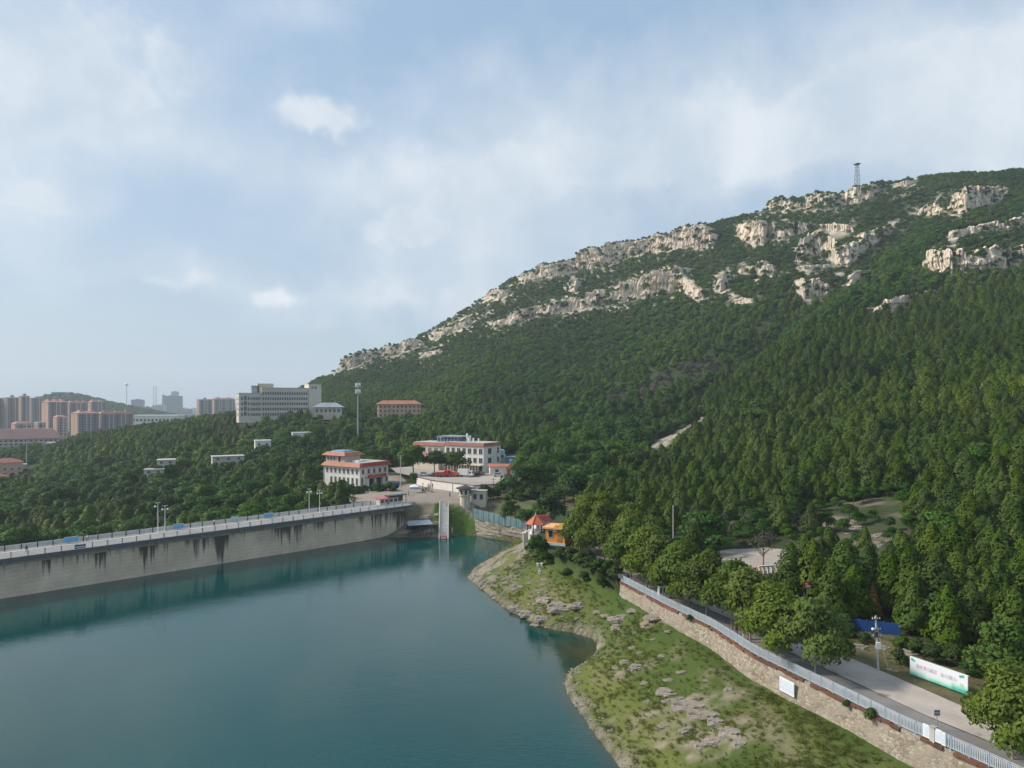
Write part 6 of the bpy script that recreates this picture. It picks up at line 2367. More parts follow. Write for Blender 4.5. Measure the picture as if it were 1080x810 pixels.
small_house(22, 503, 455, 7, 9, 8.0, .7, GREYW, GREYROOF, True, 'dark grey house with awnings behind the pink villa', 2)
# domed shed
x, y, z = (15 - 540) / F * 425, 425, 40 - (518 - HZ) / F * 425
o = empty('domed_shed', (x, y, z), .5, 'grey barrel-roofed shed beside the pink houses', 'shed')
vs, fs = [], []
for k in range(9):
    a = math.pi * k / 8
    for yy in (0, 7):
        vs.append((-3.4 * math.cos(a), yy, 2.0 + 2.2 * math.sin(a)))
for k in range(8):
    fs.append((2 * k, 2 * k + 1, 2 * k + 3, 2 * k + 2))
fs.append(tuple(range(16, -1, -2))); fs.append(tuple(range(1, 18, 2)))
MB().add(vs, fs).obj('roof', GREYROOF, o)
MB().box(-3.3, 3.3, .1, 6.9, -4, 2.0).obj('wall', GREYW, o)


def school():
    d = 700
    o = empty('school_building', ((-14 - 540) / F * d, d, -12), math.radians(30), 'broad pale building with a pinkish hipped roof below the apartment towers', 'building')
    L, D = 62, 22
    MB().box(0, L, 0, D, -3, 14.5).obj('wall', mat('pale_pink_wall', (0.50, 0.40, 0.36), 0.85, 0.06, .3), o)
    MB().hip(-2, L + 2, -2, D + 2, 14.5, 24.5, 9).obj('roof', mat('faded_pink_roof', (0.36, 0.20, 0.18), 0.8, 0.08, .5), o)
    for fl in range(4):
        for k in range(14):
            window(o, 3 + k * 4.3, 0, 1.2 + fl * 3.4, 2.6, 1.9)
    MB().box(-.3, L + .3, -.4, 0, 10.2, 10.8).obj('string_course', WHITE, o)
    x, y, z = (66 - 540) / F * 640, 640, -4
    o = empty('warehouse', (x, y, z), .3, 'low white flat-roofed building between the pale school and the wooded rise', 'building')
    MB().box(-14, 14, 0, 14, -6, 6.2).obj('wall', WHITE, o)
    MB().box(-14.4, 14.4, -.4, 14.4, 6.2, 6.8).obj('roof', GREYW, o)
    MB().box(-6, -3, 3, 6, 6.8, 8.4).obj('stair_head', WHITE, o)
    for k in range(7):
        window(o, -11.5 + k * 3.8, 0, 2.0, 2.4, 2.4)
    x = (47 - 540) / F * 600
    o = empty('white_hut', (x, 600, -8), .4, 'tiny white hut in front of the low white flat-roofed building', 'hut')
    MB().box(-3.2, 3.2, 0, 5, -3, 6).obj('wall', LWHITE, o)
    MB().hip(-3.6, 3.6, -.4, 5.4, 6, 7.4, 2.2).obj('roof', GREYROOF, o)
    window(o, 0, 0, 2, 1.6, 1.6)


school()
TOWERW = mat('tower_tan_brick', (0.38, 0.29, 0.25), 0.85, 0.06, .2)
TOWERB = mat('tower_shaded_brown', (0.32, 0.22, 0.20), 0.85, 0.06, .2)  # front walls: their shade is put into this duller colour
TOWERO = mat('tower_sunlit_orange', (0.50, 0.31, 0.23), 0.85, 0.05, .2)  # sunlit tone of end walls put into the colour; also clads reddish blocks
BANDG = mat('tower_window_band', (0.10, 0.12, 0.16), 0.3, 0.15, .3)
PIERW = mat('tower_white_pier', (0.58, 0.54, 0.52), 0.8, 0.05, .3)


def tower(l, c, r, top, d, label, wallm, sidem, roofm=None, rz=55, floors=None, base=-12.0, crown=0):
    """block whose near corner is seen at column c, side face to column l, front to column r"""
    a = math.radians(rz)
    uc, ul, ur = (c - 540) / F, (l - 540) / F, (r - 540) / F
    Xc = uc * d
    Lf = (ur * d - Xc) / (math.cos(a) - ur * math.sin(a))
    Ls = (Xc - ul * d) / (math.sin(a) + ul * math.cos(a))
    Ls = max(9.0, min(Ls, 40))
    ht = 40 - (top - HZ) / F * d - base
    o = empty('apartment_tower' if ht > 42 else 'apartment_block', (Xc, d, base), a, label, 'apartment building')
    MB().box(0, Lf, 0, Ls, -5, ht).obj('wall', wallm, o)
    MB().box(-.25, 0, .25, Ls - .25, -5, ht - 1).obj('end_wall', sidem, o)
    n = floors or int(ht / 3.0)
    fh = (ht - 2.0) / n
    bm = MB().box(.8, Lf - .8, -.12, 0, 0, fh * .52).mesh('window_band', BANDG)
    for k in range(n):
        link_mesh('window_band', bm, None, o, (0, 0, .9 + k * fh))
    np_ = max(3, int(Lf / 5.5))
    pm = MB().box(-.45, .45, -.3, -.13, 0, ht - .5).mesh('pier', PIERW)
    pd = MB().box(-.8, .8, -.2, -.13, 0, ht - .5).mesh('recess_shade_strip', mat('tower_recess_shade', (0.09, 0.085, 0.10), 0.7, 0.1))  # flat dark strip on the wall; shade of a recess put into its colour
    for k in range(np_ + 1):
        link_mesh('pier' if k % 3 != 1 else 'recess_shade_strip', pm if k % 3 != 1 else pd, None, o, (.8 + k * (Lf - 1.6) / np_, 0, 0))
    sb = MB().box(-.36, -.26, -.8, .8, 0, fh * .5).mesh('window', BANDG)
    for k in range(n):
        link_mesh('window', sb, None, o, (0, Ls * .5, .9 + k * fh))
    if roofm is not None:
        MB().hip(-.8, Lf + .8, -.8, Ls + .8, ht, ht + 3.0, min(Lf, Ls) * .35).obj('roof', roofm, o)
    else:
        MB().box(-.4, Lf + .4, -.4, Ls + .4, ht, ht + 1.0).obj('parapet', PIERW, o)
    for k in range(crown):
        x = Lf * (k + .5) / crown
        MB().box(x - 2.2, x + 2.2, Ls * .3, Ls * .7, ht + .9, ht + 4.6).obj('stair_head', sidem if roofm is not None else wallm, o)
    return o


PINKROOF = mat('coral_roof', (0.44, 0.21, 0.17), 0.8, 0.08, .5)
tower(-22, -16, 5, 420, 1150, 'tan apartment tower cut by the left picture edge', TOWERW, TOWERO, None, crown=1)
tower(4, 7, 21, 419.5, 1160, 'grey-brown apartment tower second from the left picture edge', TOWERB, TOWERW, None, crown=1)
tower(20, 22, 31.5, 418, 1150, 'slim tan apartment tower, the tallest of the left group', TOWERW, TOWERO, None, crown=1)
tower(30, 33, 46, 420, 1330, 'dim purplish apartment tower behind the slim tan one', TOWERB, TOWERB, None)
tower(44, 51, 72, 424, 1080, 'apartment slab with a sunlit orange end wall and coral roof below the hill', TOWERB, TOWERO, PINKROOF, crown=3)
tower(70, 73, 93, 425, 1200, 'apartment slab with a coral roof right behind the orange-ended one', TOWERB, TOWERO, PINKROOF, crown=3)
tower(93, 96, 111, 424, 1300, 'farthest apartment slab with a red roof on the flank of the hill', TOWERB, TOWERO, PINKROOF, crown=2)
tower(75, 82, 105, 436, 920, 'lower apartment block with a sunlit orange end wall and coral roof', TOWERB, TOWERO, PINKROOF, crown=2)
tower(104, 106, 141, 436.5, 960, 'long lower apartment block half hidden by the wooded rise', TOWERB, TOWERO, PINKROOF, crown=3)
tower(56, 60, 71, 440, 1010, 'squat reddish block in front of the orange-ended slab', TOWERO, TOWERO, PINKROOF, floors=7)
tower(12, 16, 34, 447, 960, 'low reddish apartment block right above the wide pinkish roof', TOWERO, TOWERO, PINKROOF, floors=5)
tower(36, 40, 48.5, 446, 980, 'small tan block in front of the apartment towers', TOWERW, TOWERW, None, floors=5)
tower(207.5, 210, 224, 421.5, 1400, 'orange-ended apartment block behind the wooded ridge', TOWERW, TOWERO, None, crown=1)
tower(222, 226, 248, 421, 1500, 'brownish apartment block nearest the pale institute block', TOWERW, TOWERO, PINKROOF, crown=2)

o = empty('hilltop_hall', ((62 - 540) / F * 1750, 1750, h1((62 - 540) / F * 1750, 1750) - 3), .2, 'pale teal hall on top of the far wooded hill', 'building')
MB().box(-17, 17, 0, 14, -6, 11).obj('wall', mat('teal_wall', (0.25, 0.47, 0.50), 0.7, 0.05, .2), o)
MB().box(-18, 18, -1, 15, 11, 12.5).obj('roof', mat('teal_roof', (0.18, 0.40, 0.45), 0.7, 0.05, .2), o)
for k in range(8):
    window(o, -14 + k * 4, 0, 4, 2.6, 4)
o = empty('factory_hall', ((163 - 540) / F * 1120, 1120, -12), .1, 'long white flat factory roof behind the wooded rise', 'building')
MB().box(-36, 36, 0, 30, -3, 30.5).obj('wall', WHITE, o)
MB().box(-37, 37, -.6, 31, 30.5, 32).obj('roof', LWHITE, o)
for k in range(12):
    window(o, -33 + k * 6, 0, 22, 4, 4)


def far_block(px0, px1, top, d, m, label, name='city_block', group=None, floors=6, base=-12.0):
    w = (px1 - px0) / F * d
    ht = 40 - (top - HZ) / F * d - base
    o = empty(name, (((px0 + px1) / 2 - 540) / F * d, d, base), .35, label, 'city building', group)
    MB().box(-w / 2, w / 2, 0, w * .5, -5, ht).obj('wall', m, o)
    bm = MB().box(-w / 2 + 1, w / 2 - 1, -.3, 0, 0, ht / floors * .45).mesh('window_band', BANDG)
    for k in range(floors):
        link_mesh('window_band', bm, None, o, (0, 0, ht / floors * (k + .3)))
    MB().box(-w * .2, w * .2, w * .1, w * .35, ht, ht + 3).obj('stair_head', m, o)


far_block(173, 191, 417.5, 2900, mat('slate_cladding', (0.17, 0.205, 0.25), .6, .05, .1), 'large dark grey block standing above the hazy city', 'grey_block', floors=14)
far_block(171, 174, 416.5, 2920, LWHITE, 'white end tower against the large dark grey block', 'white_tower', floors=14)
far_block(181, 188, 413, 3600, mat('far_grey', (0.3, 0.32, 0.35), .6, .05, .1), 'square grey tower peeping over the large dark grey block', 'grey_tower', floors=14)
far_block(139, 151, 421.5, 2600, mat('blue_grey_cladding', (0.24, 0.33, 0.42), .6, .05, .1), 'blue-grey office block in the hazy city', 'blue_block', floors=10)
rng = random.Random(21)
for k in range(38):
    px = rng.uniform(112, 250)
    d = rng.uniform(1900, 3900)
    ht = rng.choice([16, 18, 20, 24, 30, 34, 40, 44])
    w = rng.uniform(18, 42) / d * F
    top = HZ - (ht - 52) / d * F
    far_block(px - w / 2, px + w / 2, top, d, rng.choice([WHITE, LWHITE, GREYW, CREAM, TOWERW]), 'pale block of the hazy city behind the wooded rise', 'city_block', 'far hazy city blocks', max(4, int(ht / 3.5)))
for (px, top, d, ball, lab) in ((133.5, 405, 2800, True, 'tall thin water tower with a white ball top over the hazy city'),
                              (162, 408, 3000, False, 'left of the two thin white chimneys over the hazy city'), (164.5, 407.5, 3000, False, 'right of the two thin white chimneys over the hazy city')):
    x = (px - 540) / F * d
    zt = 40 - (top - HZ) / F * d
    o = empty('water_tower' if ball else 'chimney', (x, d, -12), 0, lab, 'tower' if ball else 'chimney')
    MB().cyl((0, 0, -3), (0, 0, zt + 12), 2.6 if ball else 2.8, 1.7, 12).obj('shaft', LWHITE, o)
    if ball:
        MB().sphere((0, 0, zt + 10), 6.5, 12, 8).obj('ball', LWHITE, o, smooth=True)
    else:
        MB().cyl((0, 0, zt + 12), (0, 0, zt + 14), 2.0, 2.0, 12).obj('rim', STEEL, o)

# telecom mast
x, d = (377.5 - 540) / F * 405, 405
z = h1(x, d)
zt = 40 - (402 - HZ) / F * d
o = empty('telecom_mast', (x, d, z), 0, 'tall slim grey telecom mast with antenna panels near its top', 'mast')
hh = zt - z
MB().cyl((0, 0, -1), (0, 0, hh * .97), .55, .28, 10).obj('pole', STEEL, o)
for k, zz in enumerate((hh * .93, hh * .83)):
    MB().cyl((0, 0, zz), (0, 0, zz + .25), 1.5, 1.5, 12).obj('platform', STEEL, o)
    for q in range(6):
        a = q * math.pi / 3
        MB().box(-.22, .22, -.1, .1, -.9, 1.6).obj('antenna', LWHITE, o, (1.6 * math.cos(a), 1.6 * math.sin(a), zz), a + math.pi / 2)
MB().cyl((0, 0, hh * .97), (0, 0, hh + .6), .06, .03, 6).obj('lightning_rod', STEEL, o)

# lattice tower on the summit
x, d = (904 - 540) / F * 752, 752
z = h1(x, d)
zt = 40 - (173.5 - HZ) / F * d
o = empty('lattice_tower', (x, d, z), .3, 'small steel lattice tower with a platform on the mountain crest', 'tower')
hh = zt - z
fm = MB()
def cr(t): return 2.3 * (1 - t) + 1.2 * t
for k in range(4):
    a, b = math.pi / 4 + k * math.pi / 2, math.pi / 4 + (k + 1) * math.pi / 2
    MB().cyl((cr(0) * math.cos(a) * 1.41, cr(0) * math.sin(a) * 1.41, -1), (cr(1) * math.cos(a) * 1.41, cr(1) * math.sin(a) * 1.41, hh), .2, .18, 6).obj('leg', DSTEEL, o)
    for q in range(6):
        t0, t1 = q / 6, (q + 1) / 6
        fm.cyl((cr(t0) * math.cos(a) * 1.41, cr(t0) * math.sin(a) * 1.41, hh * t0), (cr(t1) * math.cos(b) * 1.41, cr(t1) * math.sin(b) * 1.41, hh * t1), .1, .1, 5, False)
        fm.cyl((cr(t0) * math.cos(b) * 1.41, cr(t0) * math.sin(b) * 1.41, hh * t0), (cr(t1) * math.cos(a) * 1.41, cr(t1) * math.sin(a) * 1.41, hh * t1), .1, .1, 5, False)
fm.obj('bracing', DSTEEL, o)
MB().box(-2.6, 2.6, -2.6, 2.6, hh, hh + .9).obj('platform', DSTEEL, o)
# ---------------------------------------------------------------- vehicles
def xz_prism(mb, pts, y0, y1):
    n = len(pts)
    vs = [(x, y0, z) for x, z in pts] + [(x, y1, z) for x, z in pts]
    fs = [tuple(range(n)), tuple(range(2 * n - 1, n - 1, -1))] + [(i, n + i, n + (i + 1) % n, (i + 1) % n) for i in range(n)]
    return mb.add(vs, fs)


def wheels(o, xs, half, r):
    for x in xs:
        for sy in (-1, 1):
            w = MB().cyl((x, sy * half, r), (x, sy * (half - .22), r), r, r, 14).obj('wheel', RUBBER, o)
            MB().cyl((x, sy * (half + .01), r), (x, sy * (half - .02), r), r * .55, r * .55, 10).obj('rim', STEEL, w)


def car(x, y, z, rz, m, label, group=None):
    o = empty('parked_car', (x, y, z), rz, label, 'car', group)
    b = MB()
    xz_prism(b, [(-2.2, .32), (2.2, .32), (2.25, .62), (2.12, .84), (1.0, .98), (-1.75, 1.0), (-2.2, .92), (-2.28, .6)], -.88, .88)
    bevel(b.obj('body', m, o), .07)
    g = MB()
    g.add([(-1.75, -.8, .98), (1.05, -.8, .98), (1.05, .8, .98), (-1.75, .8, .98), (-1.25, -.66, 1.42), (.25, -.66, 1.42), (.25, .66, 1.42), (-1.25, .66, 1.42)],
          [(0, 1, 5, 4), (1, 2, 6, 5), (2, 3, 7, 6), (3, 0, 4, 7)])
    g.obj('window', GLASS, o)
    bevel(MB().box(-1.27, .27, -.68, .68, 1.415, 1.49).obj('roof', m, o), .03)
    wheels(o, (-1.35, 1.38), .9, .33)
    for sy in (-.62, .62):
        MB().box(2.16, 2.27, sy - .18, sy + .18, .64, .78).obj('headlight', LWHITE, o)
        MB().box(-2.3, -2.2, sy - .16, sy + .16, .7, .85).obj('tail_light', RED, o)
    return o


def truck(x, y, z, rz, cab, cargo, label, box=True):
    o = empty('truck', (x, y, z), rz, label, 'truck')
    b = MB()
    xz_prism(b, [(1.2, .5), (2.9, .5), (2.95, 1.3), (2.6, 2.3), (1.2, 2.35)], -1.0, 1.0)
    bevel(b.obj('cab', cab, o), .06)
    MB().add([(2.93, -.85, 1.4), (2.93, .85, 1.4), (2.66, .85, 2.15), (2.66, -.85, 2.15)], [(0, 1, 2, 3)]).box(1.5, 2.4, -1.015, 1.015, 1.4, 2.1).obj('window', GLASS, o)
    MB().box(-3.0, 1.2, -.8, .8, .5, .72).obj('chassis', DSTEEL, o)
    if box:
        MB().box(-3.0, 1.05, -1.1, 1.1, .74, 2.9).obj('cargo_box', cargo, o)
    else:
        mb = MB().box(-3.0, 1.05, -1.1, 1.1, .74, .85)
        mb.box(-3.0, 1.05, -1.1, -1.04, .86, 1.7).box(-3.0, 1.05, 1.04, 1.1, .86, 1.7).box(-3.0, -2.94, -1.03, 1.03, .86, 1.7)
        mb.obj('cargo_bed', cargo, o)
    wheels(o, (-2.0, 2.0), 1.05, .42)
    for sy in (-.7, .7):
        MB().box(2.9, 2.98, sy - .18, sy + .18, .75, .95).obj('headlight', LWHITE, o)


SILVER = mat('silver_paint', (0.45, 0.46, 0.47), .3, .04)
BLACKP = mat('black_paint', (0.018, 0.019, 0.022), .25, .05)
WHITEP = mat('white_paint', (0.72, 0.72, 0.71), .3, .03)
YZ = 12.32
def yd(px, d): return ((px - 540) / F * d, d, YZ)
truck(*yd(468, 256), .25, RED, mat('red_truck_bed', (0.48, 0.05, 0.035), .5, .1), 'bright red truck with an open bed parked behind the compound wall', False)
truck(*yd(476.5, 257), 2.8, mat('orange_red_paint', (0.55, 0.09, 0.04), .4, .08), mat('orange_red_paint', (0.55, 0.09, 0.04)), 'orange-red truck parked nose to tail beside the bright red one', False)
truck(*yd(491.5, 256), -.3, WHITEP, WHITEP, 'white box truck parked behind the compound wall')
car(*yd(501, 258), .9, BLACKP, 'black car beside the white box truck')
car(*yd(507, 263), 1.2, mat('graphite_paint', (0.05, 0.052, 0.058), .3, .05), 'dark graphite car close to the columns of the white block')
car(*yd(526, 257), .1, SILVER, 'silver car in front of the low annex')
car(*yd(459.5, 257), .3, mat('grey_paint', (0.12, 0.125, 0.13), .3, .05), 'dark grey car left of the red trucks')
car(*yd(448, 259), .2, WHITEP, 'white car under the yard trees')
x, y = W(427, 493, 10); car(x, y, h1(x, y) + .05, 1.2, BLACKP, 'black car on the lane behind the tall plaza pole')
x, y = W(413, 497, 9.6); car(x, y, h1(x, y) + .05, 1.3, mat('slate_paint', (0.07, 0.08, 0.10), .3), 'dark car beside the corner of the red-eaved building')
p, dr = wall_at(668); c = p + Vector((-dr.y, dr.x)) * 6.5
car(c.x - .6, c.y + 3.0, 9.1, math.atan2(dr.y, dr.x) + math.pi, mat('charcoal_paint', (0.045, 0.047, 0.05), .25), 'charcoal car parked under the roadside trees')
car(c.x + 3.2, c.y - 2.5, 9.1, math.atan2(dr.y, dr.x) + math.pi, WHITEP, 'white car parked under the roadside trees behind the railing')

# kiosk, canopy and motorbikes at the dam end
s = on_dam(409, 6.6)
kx, ky = dam_pt(s, 6.8)
o = empty('kiosk', (kx, ky, deck_z(s) + .02), DAM_ANG, 'long kiosk with a pink and red sloping roof at the end of the dam', 'kiosk')
MB().add([(-3.6, -1.3, 2.0), (3.4, -1.3, 2.0), (3.4, 1.3, 2.4), (-3.6, 1.3, 2.4), (-3.6, -1.3, 1.8), (3.4, -1.3, 1.8), (3.4, 1.3, 1.8), (-3.6, 1.3, 1.8)],
         [(0, 1, 2, 3), (7, 6, 5, 4), (0, 4, 5, 1), (1, 5, 6, 2), (3, 7, 4, 0), (2, 6, 7, 3)]).obj('roof', mat('pink_red_roof', (0.55, 0.17, 0.20), .6, .1), o)
MB().box(-3.4, 3.2, -1.1, 1.1, 0, 1.8).obj('wall', mat('pale_kiosk_wall', (0.5, 0.47, 0.45), .7), o)
for k in range(4):
    MB().box(-3.1 + k * 1.6, -2.0 + k * 1.6, -1.14, -1.1, .7, 1.6).obj('window', GLASS, o)
s = on_dam(424, 6.6)
kx, ky = dam_pt(s, 6.8)
o = empty('bus_shelter', (kx, ky, deck_z(s) + .02), DAM_ANG, 'dark green glazed shelter next to the pink-roofed kiosk', 'shelter')
MB().box(-3.4, 3.4, -1.2, 1.2, 2.35, 2.6).obj('roof', mat('dark_green_steel', (0.04, 0.09, 0.08), .5), o)
for k in range(4):
    MB().box(-3.3 + k * 2.1, -3.15 + k * 2.1, -1.1, -.95, 0, 2.35).obj('post', mat('dark_green_steel', (0.04, 0.09, 0.08)), o)
MB().box(-3.3, 3.3, 1.0, 1.06, .3, 2.2).obj('pane', BLUEGLASS, o)
MB().box(-2.8, 2.8, .5, .9, .35, .5).obj('bench', WOOD, o)
x, y = W(437, 520, 9.05)
o = empty('canopy_tent', (x, y, 9.05), .2, 'small white and blue canopy tent on the plaza', 'tent')
for sx in (-1.4, 1.4):
    for sy in (-1.2, 1.2):
        MB().cyl((sx, sy, 0), (sx, sy, 2.2), .05, .05, 6).obj('leg', LWHITE, o)
MB().hip(-1.6, 1.6, -1.4, 1.4, 2.2, 3.0, 1.2).obj('canopy', LWHITE, o)
MB().box(-1.6, 1.6, -1.42, -1.38, 1.7, 2.2).obj('valance', SKYBLUE, o)
x, y = W(418, 513, 9.1)
o = empty('market_crate', (x, y, 9.1), .4, 'blue covered trolley in front of the red-eaved building entrance', 'trolley')
MB().box(-1.0, 1.0, -.6, .6, .5, 1.4).obj('body', BLUE, o)
for sx in (-.7, .7):
    for sy in (-.5, .5):
        MB().cyl((sx, sy - .05, .25), (sx, sy + .05, .25), .25, .25, 10).obj('wheel', RUBBER, o)


def motorbike(x, y, z, rz, m, label):
    o = empty('motorbike', (x, y, z), rz, label, 'motorbike', 'motorbikes on the plaza')
    for wx in (-.62, .62):
        MB().cyl((wx, -.06, .3), (wx, .06, .3), .3, .3, 14).obj('wheel', RUBBER, o)
    b = MB()
    xz_prism(b, [(-.75, .55), (-.3, .35), (.3, .35), (.5, .75), (.35, .9), (.1, .62), (-.7, .75)], -.14, .14)
    b.obj('body', m, o)
    MB().box(-.7, .1, -.15, .15, .76, .86).obj('seat', RUBBER, o)
    MB().cyl((.62, 0, .3), (.42, 0, 1.02), .04, .04, 6).cyl((.42, -.33, 1.04), (.42, .33, 1.04), .03, .03, 6).obj('handlebar', STEEL, o)
    MB().sphere((.56, 0, .88), .1, 8, 6).obj('headlight', LWHITE, o)


for k, (px, py, m, lab) in enumerate(((446.5, 519.5, BLACKP, 'black motorbike parked nearest the canopy tent'), (449.5, 518.5, mat('bike_red', (0.3, .03, .03), .4), 'red motorbike parked in the middle of the plaza row'),
                                      (452.5, 519.2, BLACKP, 'black motorbike third in the plaza row'), (455.5, 520, SILVER, 'silver motorbike at the compound wall end of the plaza row'))):
    x, y = W(px, py, 9.05)
    motorbike(x, y, h1(x, y) + .05, 1.2 + .2 * k, m, lab)


# ---------------------------------------------------------------- people
SKIN = mat('skin', (0.42, 0.25, 0.17), .6, .04)
HAIR = mat('black_hair', (0.012, 0.010, 0.009), .6, .05)


def person(x, y, z, rz, shirt, pants, label, stride=.18, arm=.25, h=1.68):
    """one continuous skinned body; hair is its child"""
    k = h / 1.7
    V = [(0, 0, .93), (0, 0, 1.15), (0, 0, 1.38), (0, .01, 1.50), (0, .03, 1.60),                       # pelvis chest neck head
         (-.17, 0, 1.37), (-.23, -.03 + .05 * arm, 1.10), (-.24, .12 * arm + .03, .86), (-.24, .16 * arm + .06, .77),     # left arm, hand
         (.17, 0, 1.37), (.23, .03 - .05 * arm, 1.10), (.24, .05 - .3 * arm, .87), (.24, .07 - .34 * arm, .78),
         (-.09, 0, .88), (-.10, stride * .6, .50), (-.10, stride * .5, .09), (-.11, stride * .5 + .14, .04),
         (.09, 0, .88), (.10, -stride * .35, .50), (.10, -stride * 1.0, .10), (.11, -stride * 1.0 + .13, .04),
         (0, .05, 1.70)]
    R = [.15, .155, .13, .06, .095, .07, .05, .04, .035, .07, .05, .04, .035, .10, .07, .05, .045, .10, .07, .05, .045, .075]
    E = [(0, 1), (1, 2), (2, 3), (3, 4), (4, 21), (2, 5), (5, 6), (6, 7), (7, 8), (2, 9), (9, 10), (10, 11), (11, 12),
         (0, 13), (13, 14), (14, 15), (15, 16), (0, 17), (17, 18), (18, 19), (19, 20)]
    me = bpy.data.meshes.new('body')
    me.from_pydata([(a * k, b * k, c * k) for a, b, c in V], E, [])
    tmp = bpy.data.objects.new('person', me)
    COL.objects.link(tmp)
    sk = tmp.modifiers.new('skin', 'SKIN')
    for i, r in enumerate(R):
        me.skin_vertices[0].data[i].radius = (r * k, r * k * .82)
    me.skin_vertices[0].data[0].use_root = True
    ss = tmp.modifiers.new('sub', 'SUBSURF'); ss.levels = 1; ss.render_levels = 1
    dg = bpy.context.evaluated_depsgraph_get()
    out = bpy.data.meshes.new_from_object(tmp.evaluated_get(dg))
    bpy.data.objects.remove(tmp)
    out.name = 'person'
    out.materials.clear()
    for m in (SKIN, shirt, pants, RUBBER):
        out.materials.append(m)
    for p in out.polygons:
        c = p.center / k
        if c.z > 1.45: p.material_index = 0
        elif abs(c.x) > .19 and c.z < 1.12: p.material_index = 0
        elif c.z > .95: p.material_index = 1
        elif c.z > .1: p.material_index = 2
        else: p.material_index = 3
        p.use_smooth = True
    o = link_mesh('person', out, None, None, (x, y, z), rz)
    tag(o, label, 'person')
    MB().sphere((0, .02 * k, 1.69 * k), .108 * k, 10, 8, 1.0).obj('hair', HAIR, o, smooth=True)
    return o


def deck_person(px, off, rz, shirt, pants, label):
    s = on_dam(px, off)
    x, y = dam_pt(s, off)
    person(x, y, deck_z(s) + .01, rz, shirt, pants, label)


CL = {n: mat('cloth_' + n, c, .85, .08) for n, c in dict(navy=(.03, .04, .09), white=(.6, .6, .58), maroon=(.16, .02, .03), grey=(.15, .15, .16), black=(.02, .02, .022), red=(.4, .04, .04), blue=(.08, .16, .36), khaki=(.3, .24, .16)).items()}
deck_person(28, 3.2, .8, CL['black'], CL['navy'], 'person in black walking on the dam nearest the left picture edge')
deck_person(92, 7.4, .8, CL['white'], CL['grey'], 'person in a white top at the valley side dam railing')
deck_person(226, 7.6, 3.9, CL['white'], CL['black'], 'person in a white top and black trousers on the dam right of the lamp pair')
deck_person(409, 1.0, .5, CL['navy'], CL['black'], 'person in dark clothes leaning by the lake side dam railing near the kiosk')
for px, py, sh, pa, lab in ((446, 515.5, 'black', 'navy', 'person in black standing behind the plaza motorbikes'), (451, 515, 'navy', 'grey', 'person in a navy top among the plaza motorbikes'),
                            (456, 517, 'grey', 'black', 'person in grey beside the plaza motorbikes'), (431, 523, 'maroon', 'black', 'person in maroon in front of the white canopy tent'),
                            (474.5, 525, 'black', 'black', 'person in black beside the thin dark pole'), (417, 501, 'blue', 'grey', 'person in blue walking towards the red-eaved building')):
    x, y = W(px, py, 9.05)
    person(x, y, max(h1(x, y), 9) + .03, random.uniform(0, 6), CL[sh], CL[pa], lab)
p, dr = wall_at(766); c = p + Vector((-dr.y, dr.x)) * 1.6
person(c.x, c.y, 9.08, 2.5, CL['maroon'], CL['black'], 'person in maroon standing behind the blue railing under the trees', .05)
p, dr = wall_at(774); c = p + Vector((-dr.y, dr.x)) * 1.4
person(c.x, c.y, 9.08, 2.2, CL['red'], CL['white'], 'person in a red top and white trousers behind the blue railing', .05)
person(c.x + .8, c.y + .1, 9.08, 2.6, CL['white'], CL['khaki'], 'person in a white top next to the one in red behind the railing', .05)


# ---------------------------------------------------------------- street trees and shrubs
def street_trees():
    line = resample(offset_line([tuple(q) for q in WALL_PTS], 1.7), 0.5)
    ys = [77.8, 83.0, 88.4, 93.2, 98.4, 103.8, 108.6, 113.8, 119]
    rr = random.Random(8)
    for k, yy in enumerate(ys):
        i = int(np.argmin(np.abs(line[:, 1] - yy)))
        x, y = line[i]
        hgt = 9.6 + .22 * k + rr.uniform(-.5, .5)
        lab = 'nearest tree of the leafy green row behind the blue railing' if k == 0 else 'leafy green tree in the row behind the blue railing'
        o = plant('street_tree', STREET[k % 3], STREET_T[k % 2], (x + rr.uniform(-.2, .3), y, 8.95), hgt, .92 + rr.uniform(-.07, .08), rr.uniform(0, 6.28), lab, 'tree', 'trees behind the railing' if k else None)
    for (px, d, hgt, wd) in ((664, 128, 11.4, .8), (651, 134, 11.4, .8), (638, 132, 12.2, .82), (620, 140, 12.6, .8), (617, 152, 11.0, .8), (640, 145, 12.6, .85), (664, 140, 11.5, .85), (690, 118, 10.5, .8), (684, 126, 10.8, .85), (726, 104, 9.2, .85)):
        x = (px - 540) / F * d
        plant('street_tree', STREET[rr.randrange(3)], STREET_T[rr.randrange(2)], (x, d, h1(x, d) - .1), hgt * rr.uniform(.94, 1.04), wd, rr.uniform(0, 6.28),
              'tall leafy tree of the dense clump between the railing and the gatehouse' if px < 700 else 'leafy tree of the second row on the far side of the road', 'tree',
              'clump by the gatehouse' if px < 700 else 'second row of road trees')
    plant('street_tree', STREET[1], STREET_T[0], (43.4, 59.2, 8.9), 8.5, .86, 1.0, 'single leafy tree beside the road in the bottom right picture corner', 'tree')
    for (px, d, hgt, wd, lab) in ((436, 262, 12.4, 1.05, 'largest round tree in front of the long white block'), (458, 264, 10.0, 1.15, 'middle round tree in front of the long white block'), (481, 263, 9.6, 1.2, 'round tree above the red trucks'), (470, 269, 8.8, 1.0, 'round tree set back between the yard trees')):
        x = (px - 540) / F * d
        plant('yard_tree', BRO[int(px) % 4], BRO_T[0], (x, d, 12.2), hgt, wd, px, lab, 'tree')
    x, y = W(436, 516, 9.1)
    plant('yard_tree', BRO[1], BRO_T[0], (x, y, 9.0), 6.2, .72, 0, 'small round tree standing alone on the plaza', 'tree')


street_trees()

rr = random.Random(31)
